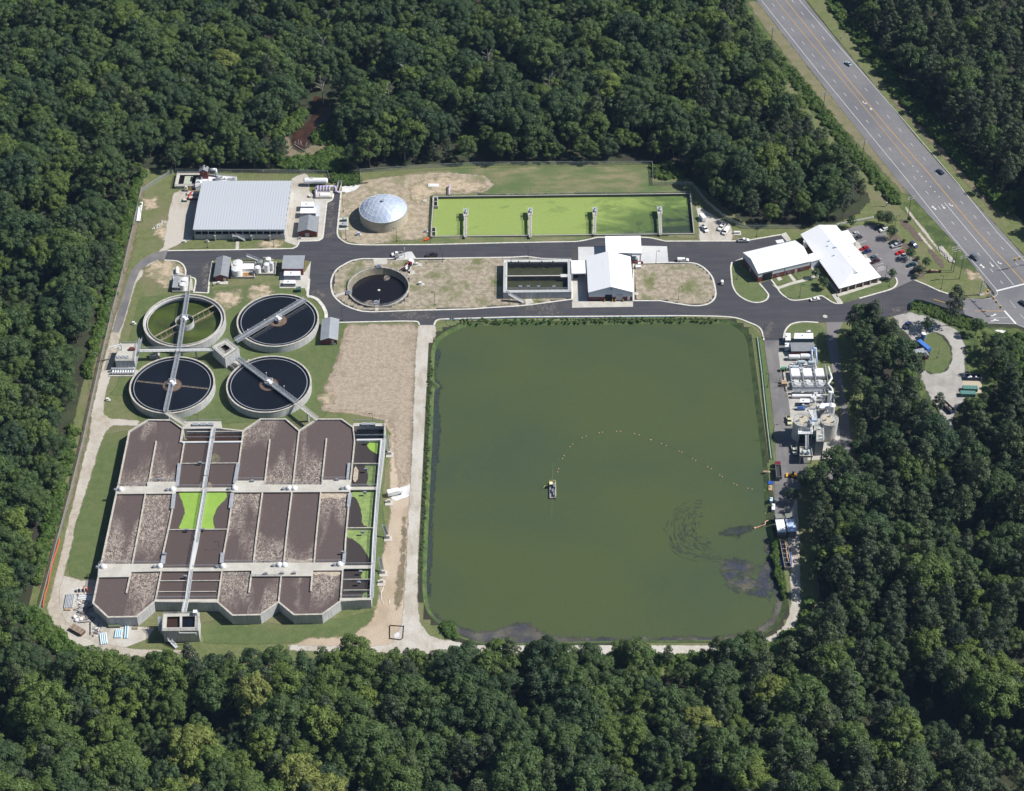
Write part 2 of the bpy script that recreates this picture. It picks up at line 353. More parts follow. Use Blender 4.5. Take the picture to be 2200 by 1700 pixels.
def one(name, mb, m, label, cat, group=None, smooth=False):   # a thing that is a single mesh, origin at its base
    lo = Vector((min(v[0] for v in mb.v), min(v[1] for v in mb.v), min(v[2] for v in mb.v))); hi = Vector((max(v[0] for v in mb.v), max(v[1] for v in mb.v), 0))
    c = Vector(((lo.x + hi.x) / 2, (lo.y + hi.y) / 2, lo.z)); mb.v = [(v[0] - c.x, v[1] - c.y, v[2] - c.z) for v in mb.v]
    o = mk(name, mb, m, smooth=smooth); o.location = c; return tag(o, label, cat, group)
def dup(root, loc, rz=0, label=None, group=None, colors=None, scale=None):
    def cp(o, par):
        c = o.copy(); COL.objects.link(c); c.parent = par
        if colors and o.name.split('.')[0] in colors: c.color = (*colors[o.name.split('.')[0]], 1)
        for ch in KIDS.get(o.name, []): cp(ch, c)
        return c
    r = cp(root, None); r.location = loc; r.rotation_euler = (0, 0, rz)
    if scale: r.scale = scale
    if label: r['label'] = label
    if group: r['group'] = group
    return r
KIDS = {}
def learn(root):
    KIDS[root.name] = list(root.children)
    for c in root.children: learn(c)
def crom(pts, k=6, closed=False):
    P = [Vector((p[0], p[1], 0)) for p in pts]; n = len(P); out = []
    for i in range(n if closed else n - 1):
        p0 = P[i - 1] if (i or closed) else P[0]; p1 = P[i]; p2 = P[(i + 1) % n]; p3 = P[(i + 2) % n] if (i + 2 < n or closed) else P[-1]
        for j in range(k):
            t = j / k
            out.append(.5 * ((2 * p1) + (p2 - p0) * t + (2 * p0 - 5 * p1 + 4 * p2 - p3) * t * t + (3 * p1 - p0 - 3 * p2 + p3) * t ** 3))
    if not closed: out.append(P[-1])
    return out
def offset(pts, d):      # outward offset of a closed ccw outline
    P = ccw(pts); n = len(P); o = []
    for i, p in enumerate(P):
        a = (p - P[i - 1]); b = (P[(i + 1) % n] - p); a.z = b.z = 0
        a = a.normalized() if a.length > 1e-6 else b.normalized(); b = b.normalized() if b.length > 1e-6 else a
        t = (a + b).normalized(); o.append(p + Vector((t.y, -t.x, 0)) * d / max(.6, abs(t.dot(a))))
    return o
# ------------------------------------------------------------------ signed distance sheets
def sdist(X, Y, poly):
    p = np.array([(q[0], q[1]) for q in poly]); q = np.roll(p, -1, 0)
    d = np.full(X.shape, 1e9); ins = np.zeros(X.shape, bool)
    for (ax, ay), (bx, by) in zip(p, q):
        ex, ey = bx - ax, by - ay; L = ex * ex + ey * ey + 1e-12
        t = np.clip(((X - ax) * ex + (Y - ay) * ey) / L, 0, 1)
        d = np.minimum(d, np.hypot(X - ax - t * ex, Y - ay - t * ey))
        c = (ay > Y) != (by > Y)
        ins ^= c & (X < (bx - ax) * (Y - ay) / (by - ay + 1e-12) + ax)
    return np.where(ins, d, -d)
HOLES = []; _pz = [0]
def patch(name, px, m, z, cell=2.0, margin=2.5, world=None, holes=True, cut=()):
    _pz[0] += 1; z += .0011 * (_pz[0] % 13)
    P = world or W(px); xs = [p[0] for p in P]; ys = [p[1] for p in P]
    x = np.arange(min(xs) - margin - cell, max(xs) + margin + cell, cell); y = np.arange(min(ys) - margin - cell, max(ys) + margin + cell, cell)
    X, Y = np.meshgrid(x, y); sd = sdist(X, Y, P)
    keep = sd > -margin
    if holes:
        for h in HOLES: keep &= sdist(X, Y, h) < -.05
    for c in cut: sd = np.minimum(sd, -sdist(X, Y, W(c)))
    ny, nx = X.shape; ok = keep[:-1, :-1] & keep[1:, :-1] & keep[:-1, 1:] & keep[1:, 1:]
    J, I = np.nonzero(ok); idx = J * nx + I
    quads = np.stack([idx, idx + 1, idx + nx + 1, idx + nx], 1)
    used, invx = np.unique(quads, return_inverse=True); quads = invx.reshape(quads.shape)
    v = np.stack([X.ravel()[used], Y.ravel()[used], np.full(len(used), z)], 1)
    me = bpy.data.meshes.new(name); me.from_pydata(v.tolist(), [], quads.tolist()); me.update()
    a = me.attributes.new('sd', 'FLOAT', 'POINT'); a.data.foreach_set('value', sd.ravel()[used].astype(np.float32))
    me.materials.append(m); o = bpy.data.objects.new(name, me); COL.objects.link(o); o['kind'] = 'structure'; return o
# ================================================================== GROUND
POND = [(938,746),(949,730),(965,718),(985,709),(1001,703),(1080,699),(1200,699),(1300,698),(1440,697),(1540,696),(1567,698),(1585,707),(1600,722),(1607,745),(1611,780),(1616,820),(1622,870),(1627,905),(1631,940),(1637,989),(1640,1033),(1641,1070),(1644,1107),(1650,1145),(1657,1170),(1663,1212),(1669,1250),(1677,1275),(1678,1306),(1665,1338),(1640,1358),(1600,1369),(1540,1374),(1440,1376),(1312,1377),(1175,1380),(1090,1382),(1032,1379),(985,1364),(955,1342),(932,1322),(920,1294),(917,1250),(919,1180),(923,1080),(927,992),(930,932),(932,882),(934,841),(942,835),(944,827),(934,819),(933,800),(934,773)]
pw = ccw(crom(W(POND, -1.0), 3, True)); pond_out = offset(pw, 1.8); pond_in = offset(pw, -1.5)
LAG = [(931,422),(1483,415.5),(1492,503),(925,509)]
lagw = ccw(W(LAG, 0.3))
RT = G(813, 616, 1.0); RTC = (RT.x, RT.y)
rt_hole = [Vector((RT.x + 14.5 * math.cos(a), RT.y + 14.5 * math.sin(a), 0)) for a in [2 * math.pi * i / 64 for i in range(64)]]
HOLES += [pond_out, lagw, rt_hole]
B = 2600
outer = [Vector((-B, -B, 0)), Vector((B, -B, 0)), Vector((B, B, 0)), Vector((-B, B, 0))]
loops = [outer] + [[Vector((p.x, p.y, 0)) for p in h] for h in HOLES]
tris = geometry.tessellate_polygon(loops); allv = [p for l in loops for p in l]
g = MB(); g.add(allv, [t for t in tris]); o = mk('ground', g, g_base, kind='structure')
me = o.data
if me.polygons[0].normal.z < 0: me.flip_normals()
# pond basin and water
n = len(pw); m = MB(); ring0 = [(p.x, p.y, 0.0) for p in pond_out]; ring1 = [(p.x, p.y, -1.0) for p in pw]; ring2 = [(p.x, p.y, -2.2) for p in pond_in]
m.add(ring0 + ring1 + ring2, [(i, (i + 1) % n, n + (i + 1) % n, n + i) for i in range(n)] + [(n + i, n + (i + 1) % n, 2 * n + (i + 1) % n, 2 * n + i) for i in range(n)] + [tuple(range(2 * n, 3 * n))])
mk('pond_bank', m, g_bank, kind='structure')
m = MB(); m.sheet(offset(pw, .4), -1.0); mk('pond_water', m, w_pond, kind='structure')
def wet(name, px, mt, z=-.97, cell=1.5, margin=2.5):
    return patch(name, px, mt, z, cell, margin, world=[G(x, y, -1) for x, y in px], holes=False)
mud_w = mat('silty shallows', (.075, .070, .062), .6, c2=(.12, .115, .095), s=.25, c3=(.045, .048, .065), s3=.07, fine=.2, fs=1.3, edge=4, spec=.3)
mud_s = mat('mottled silt', (.055, .058, .060), .6, c2=(.11, .105, .075), s=.35, c3=(.04, .045, .065), s3=.09, fine=.25, fs=1.3, edge=5, spec=.3, holes_=.09, hlo=.40)
silt = mat('dark silt plume', (.028, .034, .040), .5, c2=(.045, .058, .036), s=.35, fine=.15, edge=4, spec=.3)
wet('mud_shallows', [(916,1285),(925,1312),(955,1334),(992,1352),(1032,1360),(1070,1352),(1110,1341),(1128,1340),(1155,1357),(1195,1371),(1400,1372),(1560,1369),(1625,1356),(1655,1330),(1668,1300),(1668,1276),(1655,1245),(1650,1200),(1642,1160),(1652,1150),(1668,1200),(1684,1270),(1684,1312),(1665,1345),(1600,1376),(1400,1382),(1100,1388),(1030,1384),(950,1345),(918,1320)], mud_w)
wet('silt_patch', [(1548,1216),(1556,1205),(1580,1201),(1610,1210),(1625,1222),(1645,1212),(1660,1218),(1665,1255),(1655,1290),(1620,1282),(1590,1275),(1560,1255)], mud_s, -.96)
wet('silt_plume', [(1548,1146),(1565,1136),(1600,1130),(1622,1133),(1610,1144),(1590,1150),(1580,1156),(1560,1150)], silt, -.95)
wisps = mat('silt wisps', (.040, .055, .035), .5, fine=.15, edge=10, spec=.3, holes_=.10)
rw = random.Random(8); m = MB(); cw = G(1512, 1142, -1)
for i in range(190):
    rr = rw.uniform(4, 15.5) + rw.gauss(0, .5); a0 = rw.uniform(1.5, 5.0); da = rw.uniform(.05, .32); m.strip([(cw.x + rr * 1.05 * math.cos(a0 + da * k / 5), cw.y + rr * 1.15 * math.sin(a0 + da * k / 5) + rw.gauss(0, .28)) for k in range(6)], rw.uniform(.10, .45), -.99, -.955 + .0002 * i)
mk('silt_wisps', m, mat('thin silt streak', (.036, .050, .032), .5, fine=.15), kind='structure')
if 0: wet('silt_wisps', [(1448,1150),(1462,1115),(1490,1096),(1530,1095),(1550,1110),(1560,1140),(1540,1165),(1510,1190),(1470,1195),(1450,1175)], wisps, -.94, margin=6)
patch('bank_top', [(958,686),(1440,681),(1540,684),(1566,692),(1440,694),(1200,696),(1000,699),(960,700)], g_olive, .07, 1.5)
silt_b = mat('dark edge silt', (.042, .055, .052), .35, fine=.1, edge=3, holes_=.15, hlo=.38)  # darker broken silt band along the left pond edge
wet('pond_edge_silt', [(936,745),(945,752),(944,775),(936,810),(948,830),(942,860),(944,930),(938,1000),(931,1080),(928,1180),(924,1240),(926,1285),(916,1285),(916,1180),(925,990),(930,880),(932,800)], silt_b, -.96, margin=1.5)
# ---------- vegetation and soil sheets
SITE = [(372,366),(310,362),(296,402),(264,455),(262,510),(240,575),(214,690),(190,770),(160,900),(132,1010),(104,1130),(78,1230),(60,1300),(90,1370),(180,1450),(600,1460),(1600,1450),(1760,1400),(1760,1020),(1860,1000),(1850,760),(1960,640),(2050,650),(2125,640),(2120,612),(2050,526),(1984,440),(1905,352),(1760,176),(1624,0),(1600,-40),(1560,-40),(1600,60),(1645,135),(1690,205),(1740,265),(1800,345),(1850,400),(1870,430),(1840,462),(1790,482),(1690,486),(1600,478),(1535,425),(1480,385),(1400,350),(1200,346),(1000,350),(870,358),(760,372),(700,372),(560,372)]
patch('lawn', SITE, g_lawn, .03, 3)
patch('lawn', [(215,935),(275,925),(262,1010),(236,1130),(210,1238),(185,1245),(150,1238),(145,1200),(165,1120),(185,1040),(205,960)], g_rich, .06)
patch('lawn', [(430,1340),(470,1330),(600,1340),(730,1330),(812,1310),(812,1345),(760,1372),(660,1380),(560,1385),(440,1382)], g_rich, .06)
patch('lawn', [(232,850),(280,850),(300,905),(420,915),(560,905),(690,905),(715,870),(740,790),(745,700),(700,650),(640,620),(560,610),(460,620),(300,640),(275,740),(250,830)], g_rich, .05)
patch('lawn', [(822,1060),(835,940),(845,905),(835,900),(818,950),(815,1060),(800,1300),(815,1305),(828,1180)], g_rich, .055, 1.5)
patch('verge', [(1600,-40),(1624,-5),(1728,128),(1850,282),(1940,398),(1996,462),(2055,524),(2106,588),(2100,600),(2040,560),(1960,470),(1890,400),(1820,335),(1740,235),(1660,130),(1580,0)], g_rough, .05)
patch('dry_turf', [(730,420),(760,408),(780,388),(860,378),(930,370),(1040,376),(1062,398),(1040,414),(932,420),(922,440),(918,512),(780,527),(735,515),(728,490)], g_dry, .06)
patch('olive_turf', [(780,392),(900,368),(1000,362),(1200,358),(1390,358),(1402,398),(1480,410),(1484,414),(1300,417),(1050,418),(1000,412),(900,380)], g_olive, .055)
patch('olive_turf', [(925,508),(1492,502),(1500,514),(1390,508),(1280,508),(1240,518),(925,525)], g_olive, .06)
patch('sand_patch', [(900,392),(940,380),(985,384),(1030,392),(1050,402),(1020,414),(975,410),(955,416),(930,418),(895,440),(885,430),(880,405)], g_sand, .075, 1.5)
for i, q in enumerate([[(560,520),(600,516),(605,532),(575,536),(548,532)], [(362,560),(395,575),(400,610),(355,620),(310,585),(330,562)], [(540,615),(580,612),(588,640),(560,655),(535,640)], [(460,630),(520,625),(515,650),(490,665),(458,645)], [(690,845),(715,845),(712,870),(690,868)], [(352,470),(372,480),(362,520),(330,505)], [(310,430),(335,425),(338,445),(312,450)], [(2075,580),(2115,588),(2120,605),(2085,598)], [(2118,625),(2130,626),(2122,636),(2112,634)], [(1560,500),(1575,505),(1580,515),(1568,516)]]):
    patch('sand_patch', q, g_sand, .08, 1.0)
patch('bare_soil', [(742,700),(893,698),(893,765),(886,900),(880,1110),(872,1250),(868,1392),(620,1390),(660,1372),(760,1368),(800,1330),(812,1292),(822,1200),(838,1120),(838,1000),(838,930),(822,902),(760,890),(692,882),(700,832),(730,760)], g_dirt, .07)
patch('bare_turf', [(748,698),(896,697),(893,760),(886,900),(880,1000),(866,1060),(850,1000),(842,915),(822,896),(760,886),(692,880),(702,830),(732,760)], g_field, .085)
patch('brown_track', [(866,1110),(873,1112),(870,1200),(862,1300),(850,1310),(852,1250),(862,1200)], g_brown, .10, 1)
patch('verge_track', [(1630,5),(1650,30),(1700,95),(1760,175),(1810,235),(1870,305),(1930,380),(1960,425),(1935,412),(1880,350),(1810,275),(1740,190),(1680,110),(1625,35),(1605,0)], mat('dry verge', (.20, .175, .105), .95, c2=(.15, .15, .075), s=.2, fine=.22, fs=1.4, edge=3), .075)
patch('brown_track', [(1920,200),(1960,250),(2010,305),(2070,370),(2120,430),(2150,470),(2138,462),(2080,398),(2020,330),(1960,265),(1915,215)], g_brown, .075, 1.5)
patch('verge', [(1700,-60),(1728,-5),(1800,86),(1875,178),(1970,296),(2060,398),(2157,502),(2225,575),(2300,640),(2300,600),(2230,510),(2130,405),(2030,290),(1960,215),(1900,150),(1835,60),(1780,-10),(1760,-60)], g_lawn, .04)
patch('brown_track', [(215,690),(238,640),(262,560),(285,480),(300,410),(312,395),(300,470),(280,560),(255,650),(225,760),(195,900),(160,1060),(120,1180),(90,1270),(80,1265),(105,1190),(135,1090),(165,980),(190,850),(205,750)], g_brown, .06, 1.5)
patch('olive_turf', [(2040,640),(1975,640),(1960,650),(2010,665),(2080,692),(2110,702),(2188,706),(2300,760),(2300,900),(2160,870),(2120,780),(2090,730),(2000,690),(1950,668)], g_rough, .05)
patch('rock_patch', [(2140,708),(2160,712),(2165,725),(2145,728),(2128,718)], g_white, .07, 1.0)
# creek in the woods
patch('creek', [(675,206),(706,214),(714,245),(700,262),(686,275),(672,298),(656,318),(640,322),(626,306),(628,288),(650,272),(668,258),(672,230)], w_brown, .08, 1.0, 1.0).data.materials[0] = mat('creek water edge', (.065, .032, .021), .3, c2=(.035, .019, .013), s=.3, fine=.05, edge=.6)
patch('sand_patch', [(600,300),(620,292),(628,320),(648,330),(668,312),(700,272),(730,262),(728,290),(690,330),(640,345),(600,330)], g_brown, .06, 1.5)
# gravel tracks
patch('gravel_track', [(899,697),(933,697),(938,715),(928,748),(920,800),(915,900),(911,1000),(904,1100),(898,1200),(897,1290),(903,1340),(922,1366),(945,1374),(1010,1384),(1100,1387),(1300,1387),(1450,1387),(1560,1387),(1604,1383),(1660,1366),(1690,1340),(1700,1295),(1698,1238),(1694,1180),(1690,1100),(1692,1060),(1712,1060),(1716,1120),(1718,1200),(1720,1300),(1706,1350),(1668,1392),(1610,1406),(1450,1408),(1200,1408),(950,1410),(870,1408),(780,1405),(700,1400),(620,1398),(620,1386),(700,1388),(780,1392),(840,1385),(864,1340),(871,1250),(877,1120),(884,1000),(888,900),(893,760)], g_gravel, .11)
patch('gravel_track', [(300,575),(280,590),(268,630),(250,675),(238,720),(222,780),(210,830),(198,880),(193,935),(180,985),(165,1050),(147,1120),(130,1197),(120,1235),(110,1283),(101,1303),(108,1341),(128,1370),(157,1392),(195,1404),(300,1412),(420,1412),(420,1398),(300,1396),(215,1385),(170,1365),(140,1335),(128,1303),(128,1270),(137,1235),(148,1197),(164,1120),(190,1040),(210,972),(224,932),(240,915),(296,915),(300,905),(240,900),(222,890),(226,846),(240,800),(262,710),(280,650),(292,610),(310,585)], g_track, .10, 1.5)
patch('gravel_yard', [(120,1235),(150,1240),(175,1248),(208,1244),(205,1290),(234,1332),(292,1348),(335,1348),(318,1372),(270,1392),(225,1402),(170,1390),(130,1360),(108,1325),(108,1285)], g_gravel, .09, 1.5)
patch('gravel_yard', [(373,416),(392,408),(432,412),(420,470),(414,515),(395,520),(362,536),(352,552),(312,575),(300,568),(330,552),(352,530),(356,500),(364,450)], g_track, .09, 1.5)
patch('gravel_yard', [(626,384),(655,372),(668,385),(664,410),(676,425),(676,440),(655,520),(642,530),(612,520)], g_gravel, .09, 1.5)
patch('gravel_yard', [(735,400),(775,398),(765,408),(745,415),(734,412)], g_white, .10, 1)
patch('gravel_yard', [(1504,522),(1500,470),(1494,440),(1520,455),(1545,470),(1566,480),(1575,500),(1572,521)], g_gravel, .09, 1.5)
patch('stone_pile_bed', [(838,1070),(845,1058),(868,1045),(886,1038),(895,1044),(892,1058),(872,1070),(850,1078)], g_white, .10, 1, 1.5)
patch('gravel_yard', [(1917,677),(1952,671),(1990,680),(2020,692),(2058,712),(2072,740),(2073,775),(2072,800),(2090,805),(2110,830),(2090,855),(2055,875),(2045,905),(2050,930),(2040,950),(2025,940),(2030,905),(2015,880),(1985,830),(1970,800),(1984,795),(2000,805),(2035,798),(2047,770),(2045,745),(2030,722),(2005,712),(1985,728),(1960,730),(1930,700)], mat('grey gravel', (.36, .345, .325), .95, c2=(.29, .275, .255), s=.3, c3=(.40, .385, .36), s3=.07, fine=.2, fs=2.2, edge=1.5), .09, 1.5)
patch('lawn', [(1988,722),(2004,714),(2022,722),(2040,745),(2044,768),(2036,790),(2022,803),(2003,802),(1986,795),(1988,770),(1998,765),(1996,748),(1984,735)], g_rich, .11, 1.0, 1.0)
patch('bank_top', [(1612,700),(1640,728),(1650,800),(1658,880),(1663,950),(1662,1050),(1650,1050),(1641,990),(1630,900),(1622,820),(1614,750),(1600,715)], g_rich, .06, 1.5)
# ================================================================== ROADS
RD = [(360,540.3),(501.6,538.4),(630,535.7),(639.4,530),(643,520),(685,519),(693.5,513.7),(702.7,435.6),(712.8,432),(716.5,412.6),(732,412.6),(724.8,488),(723.9,505),(728,513),(736.7,519.6),(745,524),(760,526.6),(791.8,527.8),(927.7,527),(1100,523),(1242.8,520.5),(1260,517),(1283,511.3),(1380.6,511.3),(1399,513),(1430,519.6),(1572.6,519.4),(1609.4,517.5),(1679,505.6),(1688,517.5),(1715,530),(1700,560),(1600,556),(1572.6,565),(1570,574.5),(1574.5,616.7),(1585.5,635),(1607.5,648),(1627.7,651.6),(1646,646),(1651.6,637),(1631.4,609.4),(1653,602),(1657,602),(1670,620),(1686.5,638.8),(1704.9,647),(1741.6,642.4),(1765.5,637),(1785.7,649.8),(1797,654),(1809.8,653),(1883,632),(1920,621.8),(1962,601.8),(1989.4,613),(2016.7,626),(2029.5,631.5),(2078,643),(2130,645),(2130,700),(2090,687),(1997,656),(1975,650),(1962,649),(1955.8,654.7),(1952.6,667.6),(1952,672),(1917,680),(1880,690),(1815,692),(1760,693.4),(1725,691.6),(1699.6,697),(1686,710),(1681,732),(1642,732),(1637,712),(1627.7,701),(1611,693.9),(1583.7,683.7),(1510,679),(1450,678.4),(1400,678),(1100,681),(942.4,685.8),(936,690),(932.5,699),(901,699),(899,693),(890,690.6),(860,690),(730,692.9),(708,692),(701,683.4),(699.7,670),(692,655),(680.8,642.7),(663.7,637),(658,636),(660.5,625),(667.8,561.4),(652,559),(599,557.7),(463,557.7),(457.5,563),(450,605.5),(448.4,630),(416,628.4),(420,601.8),(413.5,596),(397,594.5),(397.9,581.6),(393,570.6),(385,565),(376.7,562),(353,559.6)]
lr = [W(RD), [Vector((p.x, p.y, 0)) for p in rt_hole]]; m = MB(); m.add([(p.x, p.y, .13) for l in lr for p in l], geometry.tessellate_polygon(lr)); o = mk('road', m, asph, kind='structure')
if o.data.polygons[0].normal.z < 0: o.data.flip_normals()
def sheet(name, px, mt, z, smooth=0):
    m = MB(); P = W(px); P = crom(P, smooth, True) if smooth else P; m.sheet(P, z); return mk(name, m, mt, kind='structure')
sheet('road', [(361,537.5),(353,560),(340,558),(320,567),(300,583),(288,611),(277,651),(264,697),(255,715),(240,715),(253,670),(264,635),(272,610),(282,582),(300,562),(325,545)], asph_old, .122)
sheet('road', [(1641,730),(1682,730),(1684,757),(1690,775),(1700,800),(1712,850),(1722,900),(1735,960),(1735,1020),(1712,1060),(1690,1130),(1664,1130),(1664,1050),(1667,990),(1666,951),(1660,886),(1651,801),(1645,760)], asph_old, .126)
sheet('road', [(1775,692),(1812,692),(1797,722),(1806,780),(1813,836),(1820,877),(1830,951),(1832,1030),(1770,1030),(1800,950),(1806,893),(1791,808),(1777,737)], asph_lot, .118)
sheet('parking_lot', [(1837,486),(1883,483),(1903,500),(1907,517),(1935,536),(1946,542.6),(1971.8,566),(1968.6,590.6),(1962,602),(1920,622),(1925,611),(1923.6,598),(1900,600),(1893,597),(1840,560),(1800,500)], asph_lot, .14)
HW = [(1500,-160),(1553,-90),(1624.4,0),(1728.6,134),(1847.6,285.7),(1937,398.8),(1996,464),(2055,526.5),(2106,590.6),(2122,613),(2137,631),(2132,640),(2113,645),(2077,644),(2060,640),(2075,682),(2119,695.5),(2182,697.5),(2200,705),(2240,735),(2500,1000),(2700,1000),(2400,775),(2260,620),(2154,500),(2056,395.8),(1966.7,294.6),(1871,175.6),(1797,86),(1728.6,0),(1655,-90),(1600,-160)]
sheet('highway', HW, asph_hw, .15)
# ---------- kerbs
K = MB()
def kerb(px, closed=False, w=.75, side=0, k=4):
    P = W(px); P = crom(P, k, closed) if k else P
    K.strip(P, w, .02, .30 + .001 * (len(K.f) % 7), closed)
kerb([(360,539.6),(501.6,537.6),(628,535)], k=0)
kerb([(628,535),(638,530),(643,519.5)], k=3); kerb([(643,519.5),(684,518.3)], k=0)
kerb([(684,518.3),(692,513),(694,508)], k=3); kerb([(694,508),(702,436)], k=0); kerb([(702,436),(711,432),(715.5,425),(716,412.6)], k=3)
kerb([(716,412.2),(734,412.2)], k=0)
kerb([(733,412.6),(725.6,488)], k=0); kerb([(725.6,488),(725,503),(729,512),(738,519),(747,523.6),(762,526.2),(791.8,527.4)], k=4)
kerb([(791.8,527.4),(927.7,526.4),(1100,522.4),(1238,520)], k=0); kerb([(1238,520),(1260,516.4),(1283,511)], k=3); kerb([(1283,511),(1380,511)], k=0); kerb([(1380,511),(1399,512.5),(1430,519.2)], k=3); kerb([(1430,519.2),(1572,519),(1609.4,517),(1678,505)], k=0)
kerb([(1596,556),(1572,565.5),(1570,576)], k=0); kerb([(1570,576),(1572,600),(1575,617),(1586,634.5),(1607.5,647.5),(1627.7,651),(1645,646),(1651,636),(1646,627),(1631.4,609.4)], k=5)
kerb([(1657,602),(1670,619.5),(1676,629),(1686.5,638),(1704.9,646.4),(1741.6,642),(1758,637.5),(1768,637.5),(1785.7,649),(1797,653.2),(1809.8,652.6)], k=4)
kerb([(1846,642),(1883,631.5),(1912,623),(1924,615),(1927.5,606),(1924,597)], k=4)
kerb([(1962,601.5),(1989.4,612.7),(2016.7,625.6),(2052,637)], k=0)
kerb([(1683,732),(1687,712),(1700,697.5),(1725,692.5),(1758,694)], k=4)
kerb([(1641,732),(1637,713),(1627.7,702),(1611,694.6),(1583.7,684.6),(1550,681),(1510,680),(1450,679.4)], k=4); kerb([(1450,679.4),(1100,682),(946,686.8)], k=0); kerb([(946,686.8),(937,690),(932.5,699)], k=4)
kerb([(901,699),(898,693),(890,691.4),(860,691)], k=3); kerb([(860,691),(730,693.8),(701,694)], k=0)
kerb([(701,684),(699.7,671),(692,656),(680.8,643.7),(668,638.5),(660,638)], k=4, w=1.6)
kerb([(660.6,637),(664,600)], k=0, w=1.2)
kerb([(457,562),(449.5,605.5),(447.5,630)], k=0); kerb([(448,630.6),(415,629)], k=0); kerb([(416.5,628),(420.5,604),(414,597.5),(398,595.5)], k=3)
kerb([(398,595),(398.8,582),(394,570.8),(386,564.5),(376.7,561.4),(353,560)], k=4)
I1 = [(711.5,617),(712,603),(718,587.5),(726,578),(736.7,571),(755,561.5),(777,557)]; I1b = [(777,557),(898,556.7),(1100,553.8),(1131,552),(1167.5,557),(1226,558.7)]; I1c = [(1229,644),(1197,648),(1142,655.5),(1105,659),(1050,662),(1016,664.7),(891,668),(800,671)]; I1d = [(800,671),(778,669.5),(764,666),(748,660),(733,652),(716.5,635),(711.5,617)]
ccm = crom(W(I1), 4)[:-1] + W(I1b) + W(I1c)[:-1] + crom(W(I1d), 4)[:-1]
isl1 = [p for p in ccm]; K.strip(ccm, .8, .02, .302, True)
I2 = [(1361,567),(1400,566),(1436.7,565),(1486,566),(1502.8,570.8),(1517.5,581),(1530,596.5),(1535,613),(1537.7,633),(1532,646),(1517.5,655),(1491.8,658),(1455,653.4),(1418,647),(1361,647)]
isl2 = W(I2[:3]) + crom(W(I2[2:14]), 4)[1:] + W(I2[14:]); K.strip(isl2, .8, .02, .303, True)
kr = mk('kerb', K, kerbm, kind='structure')
patch('island_turf', None, mat('dry island turf e', (.25, .215, .155), .95, c2=(.38, .325, .25), s=.4, c3=(.14, .155, .06), s3=.085, lo3=.5, hi3=.66, fine=.28, fs=1.5), .25, 1.5, 0, world=isl1)
patch('island_turf', None, MATS['dry island turf e'], .25, 1.5, 0, world=isl2)
def isle(px, mt, z=.24, k=4): return patch('island_lawn', None, mt, z, 1.0, 0, world=crom(W(px), k, True) if k else W(px))
sheet('island_lawn', [(1572,577),(1600,560),(1628,609),(1631,611),(1650,638),(1644,645),(1627,650),(1607,646.5),(1587,633.5),(1577,617),(1574,600)], g_islg, .24)
sheet('island_lawn', [(1672,619),(1750,592),(1782,640),(1768,636.5),(1758,636.5),(1741.6,641),(1704.9,645.4),(1687,637),(1678,629)], g_islg, .24)
sheet('island_lawn', [(1660,602),(1698,590),(1712,606),(1666,612)], g_islg, .241)
sheet('island_lawn', [(1702,590),(1745,575),(1760,590),(1718,604)], g_islg, .242)
sheet('island_lawn', [(1795,636),(1892,606),(1922,600),(1925,608),(1922,616),(1883,630.5),(1846,641),(1812,651),(1800,640)], g_islg, .243)
sheet('island_lawn', [(1685,712),(1700,699),(1725,694),(1757,695),(1770,705),(1780,760),(1752,762),(1745,715),(1690,716)], g_islg, .12)
# concrete walks, pads and aprons
def pad(px, z=.20, mt=None, t=.2, name='concrete_pad'):
    m = MB(); m.slab([Vector((p.x, p.y, z)) for p in W(px)], t); return mk(name, m, mt or conc_new, kind='structure')
pad([(1229,648.5),(1360,648.5),(1360,660),(1229,662)], .205)
pad([(1229,598),(1241,598),(1241,648.4),(1230,648.4)], .206)
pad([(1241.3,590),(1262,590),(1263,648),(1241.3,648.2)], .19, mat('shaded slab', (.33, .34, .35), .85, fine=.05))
pad([(1242,531.5),(1301,531),(1301,560),(1242.5,560)], .202, conc_pad); pad([(1377,529),(1433,530),(1436,565),(1360,567),(1360,552),(1377,552)], .203, conc_pad)
pad([(1302,512),(1376.6,512),(1376.6,552),(1302,552)], .201, conc_pad)
pad([(866,545),(876,541.6),(885,541.6),(894,556),(878,559),(850,559.5)], .215, conc_pad)
for q in ([(802,558),(832,557),(832,568),(804,570)], [(719.5,634.5),(745,627),(747,631),(722,639.6)], [(806,654),(813,653),(813,668),(806,669)], [(893,566.5),(906,566.5),(908,573),(892,573.5)], [(899,609),(912,609),(912,614.6),(899,614.6)], [(875,585),(889,582),(892,589),(878,594)], [(862,577),(872,570),(885,574),(880,590)], [(1128,644),(1142,643),(1147,652),(1130,656)], [(906,688),(907,688),(907,689),(906,689)]): pad(q, .32)
for q in ([(1693,591.5),(1699,589.6),(1710.5,603.5),(1704.5,606)], [(1658,612),(1672,617),(1700,607),(1725,601),(1756,590),(1760,594),(1728,606),(1700,613),(1674,622),(1670,622)], [(1668,598),(1676,595.6),(1681,601.5),(1673,604.5)], [(1786,634),(1796,632),(1812,652),(1800,653)], [(1796,633.5),(1892,603.6),(1894,609),(1798,639.5)], [(1739,573),(1747,570),(1762,589),(1756,592)], [(1677,505),(1688,500),(1700,517),(1690,520)], [(1780,610),(1850,560),(1856,566),(1800,632)], [(1830,524),(1844,520),(1868,560),(1850,566)]): pad(q, .27)
pad([(601,587),(606,585),(655,585),(668,562),(661,636),(655,620),(600.6,620)], .22); pad([(640,520),(641,511),(682,511),(688,440),(701,440),(693,513.5),(684,518)], .21)
pad([(456,607),(490,605),(490,612),(456,611)], .22); pad([(372,576),(398,592),(413,601),(415,625),(372,623),(366,600)], .21, conc)
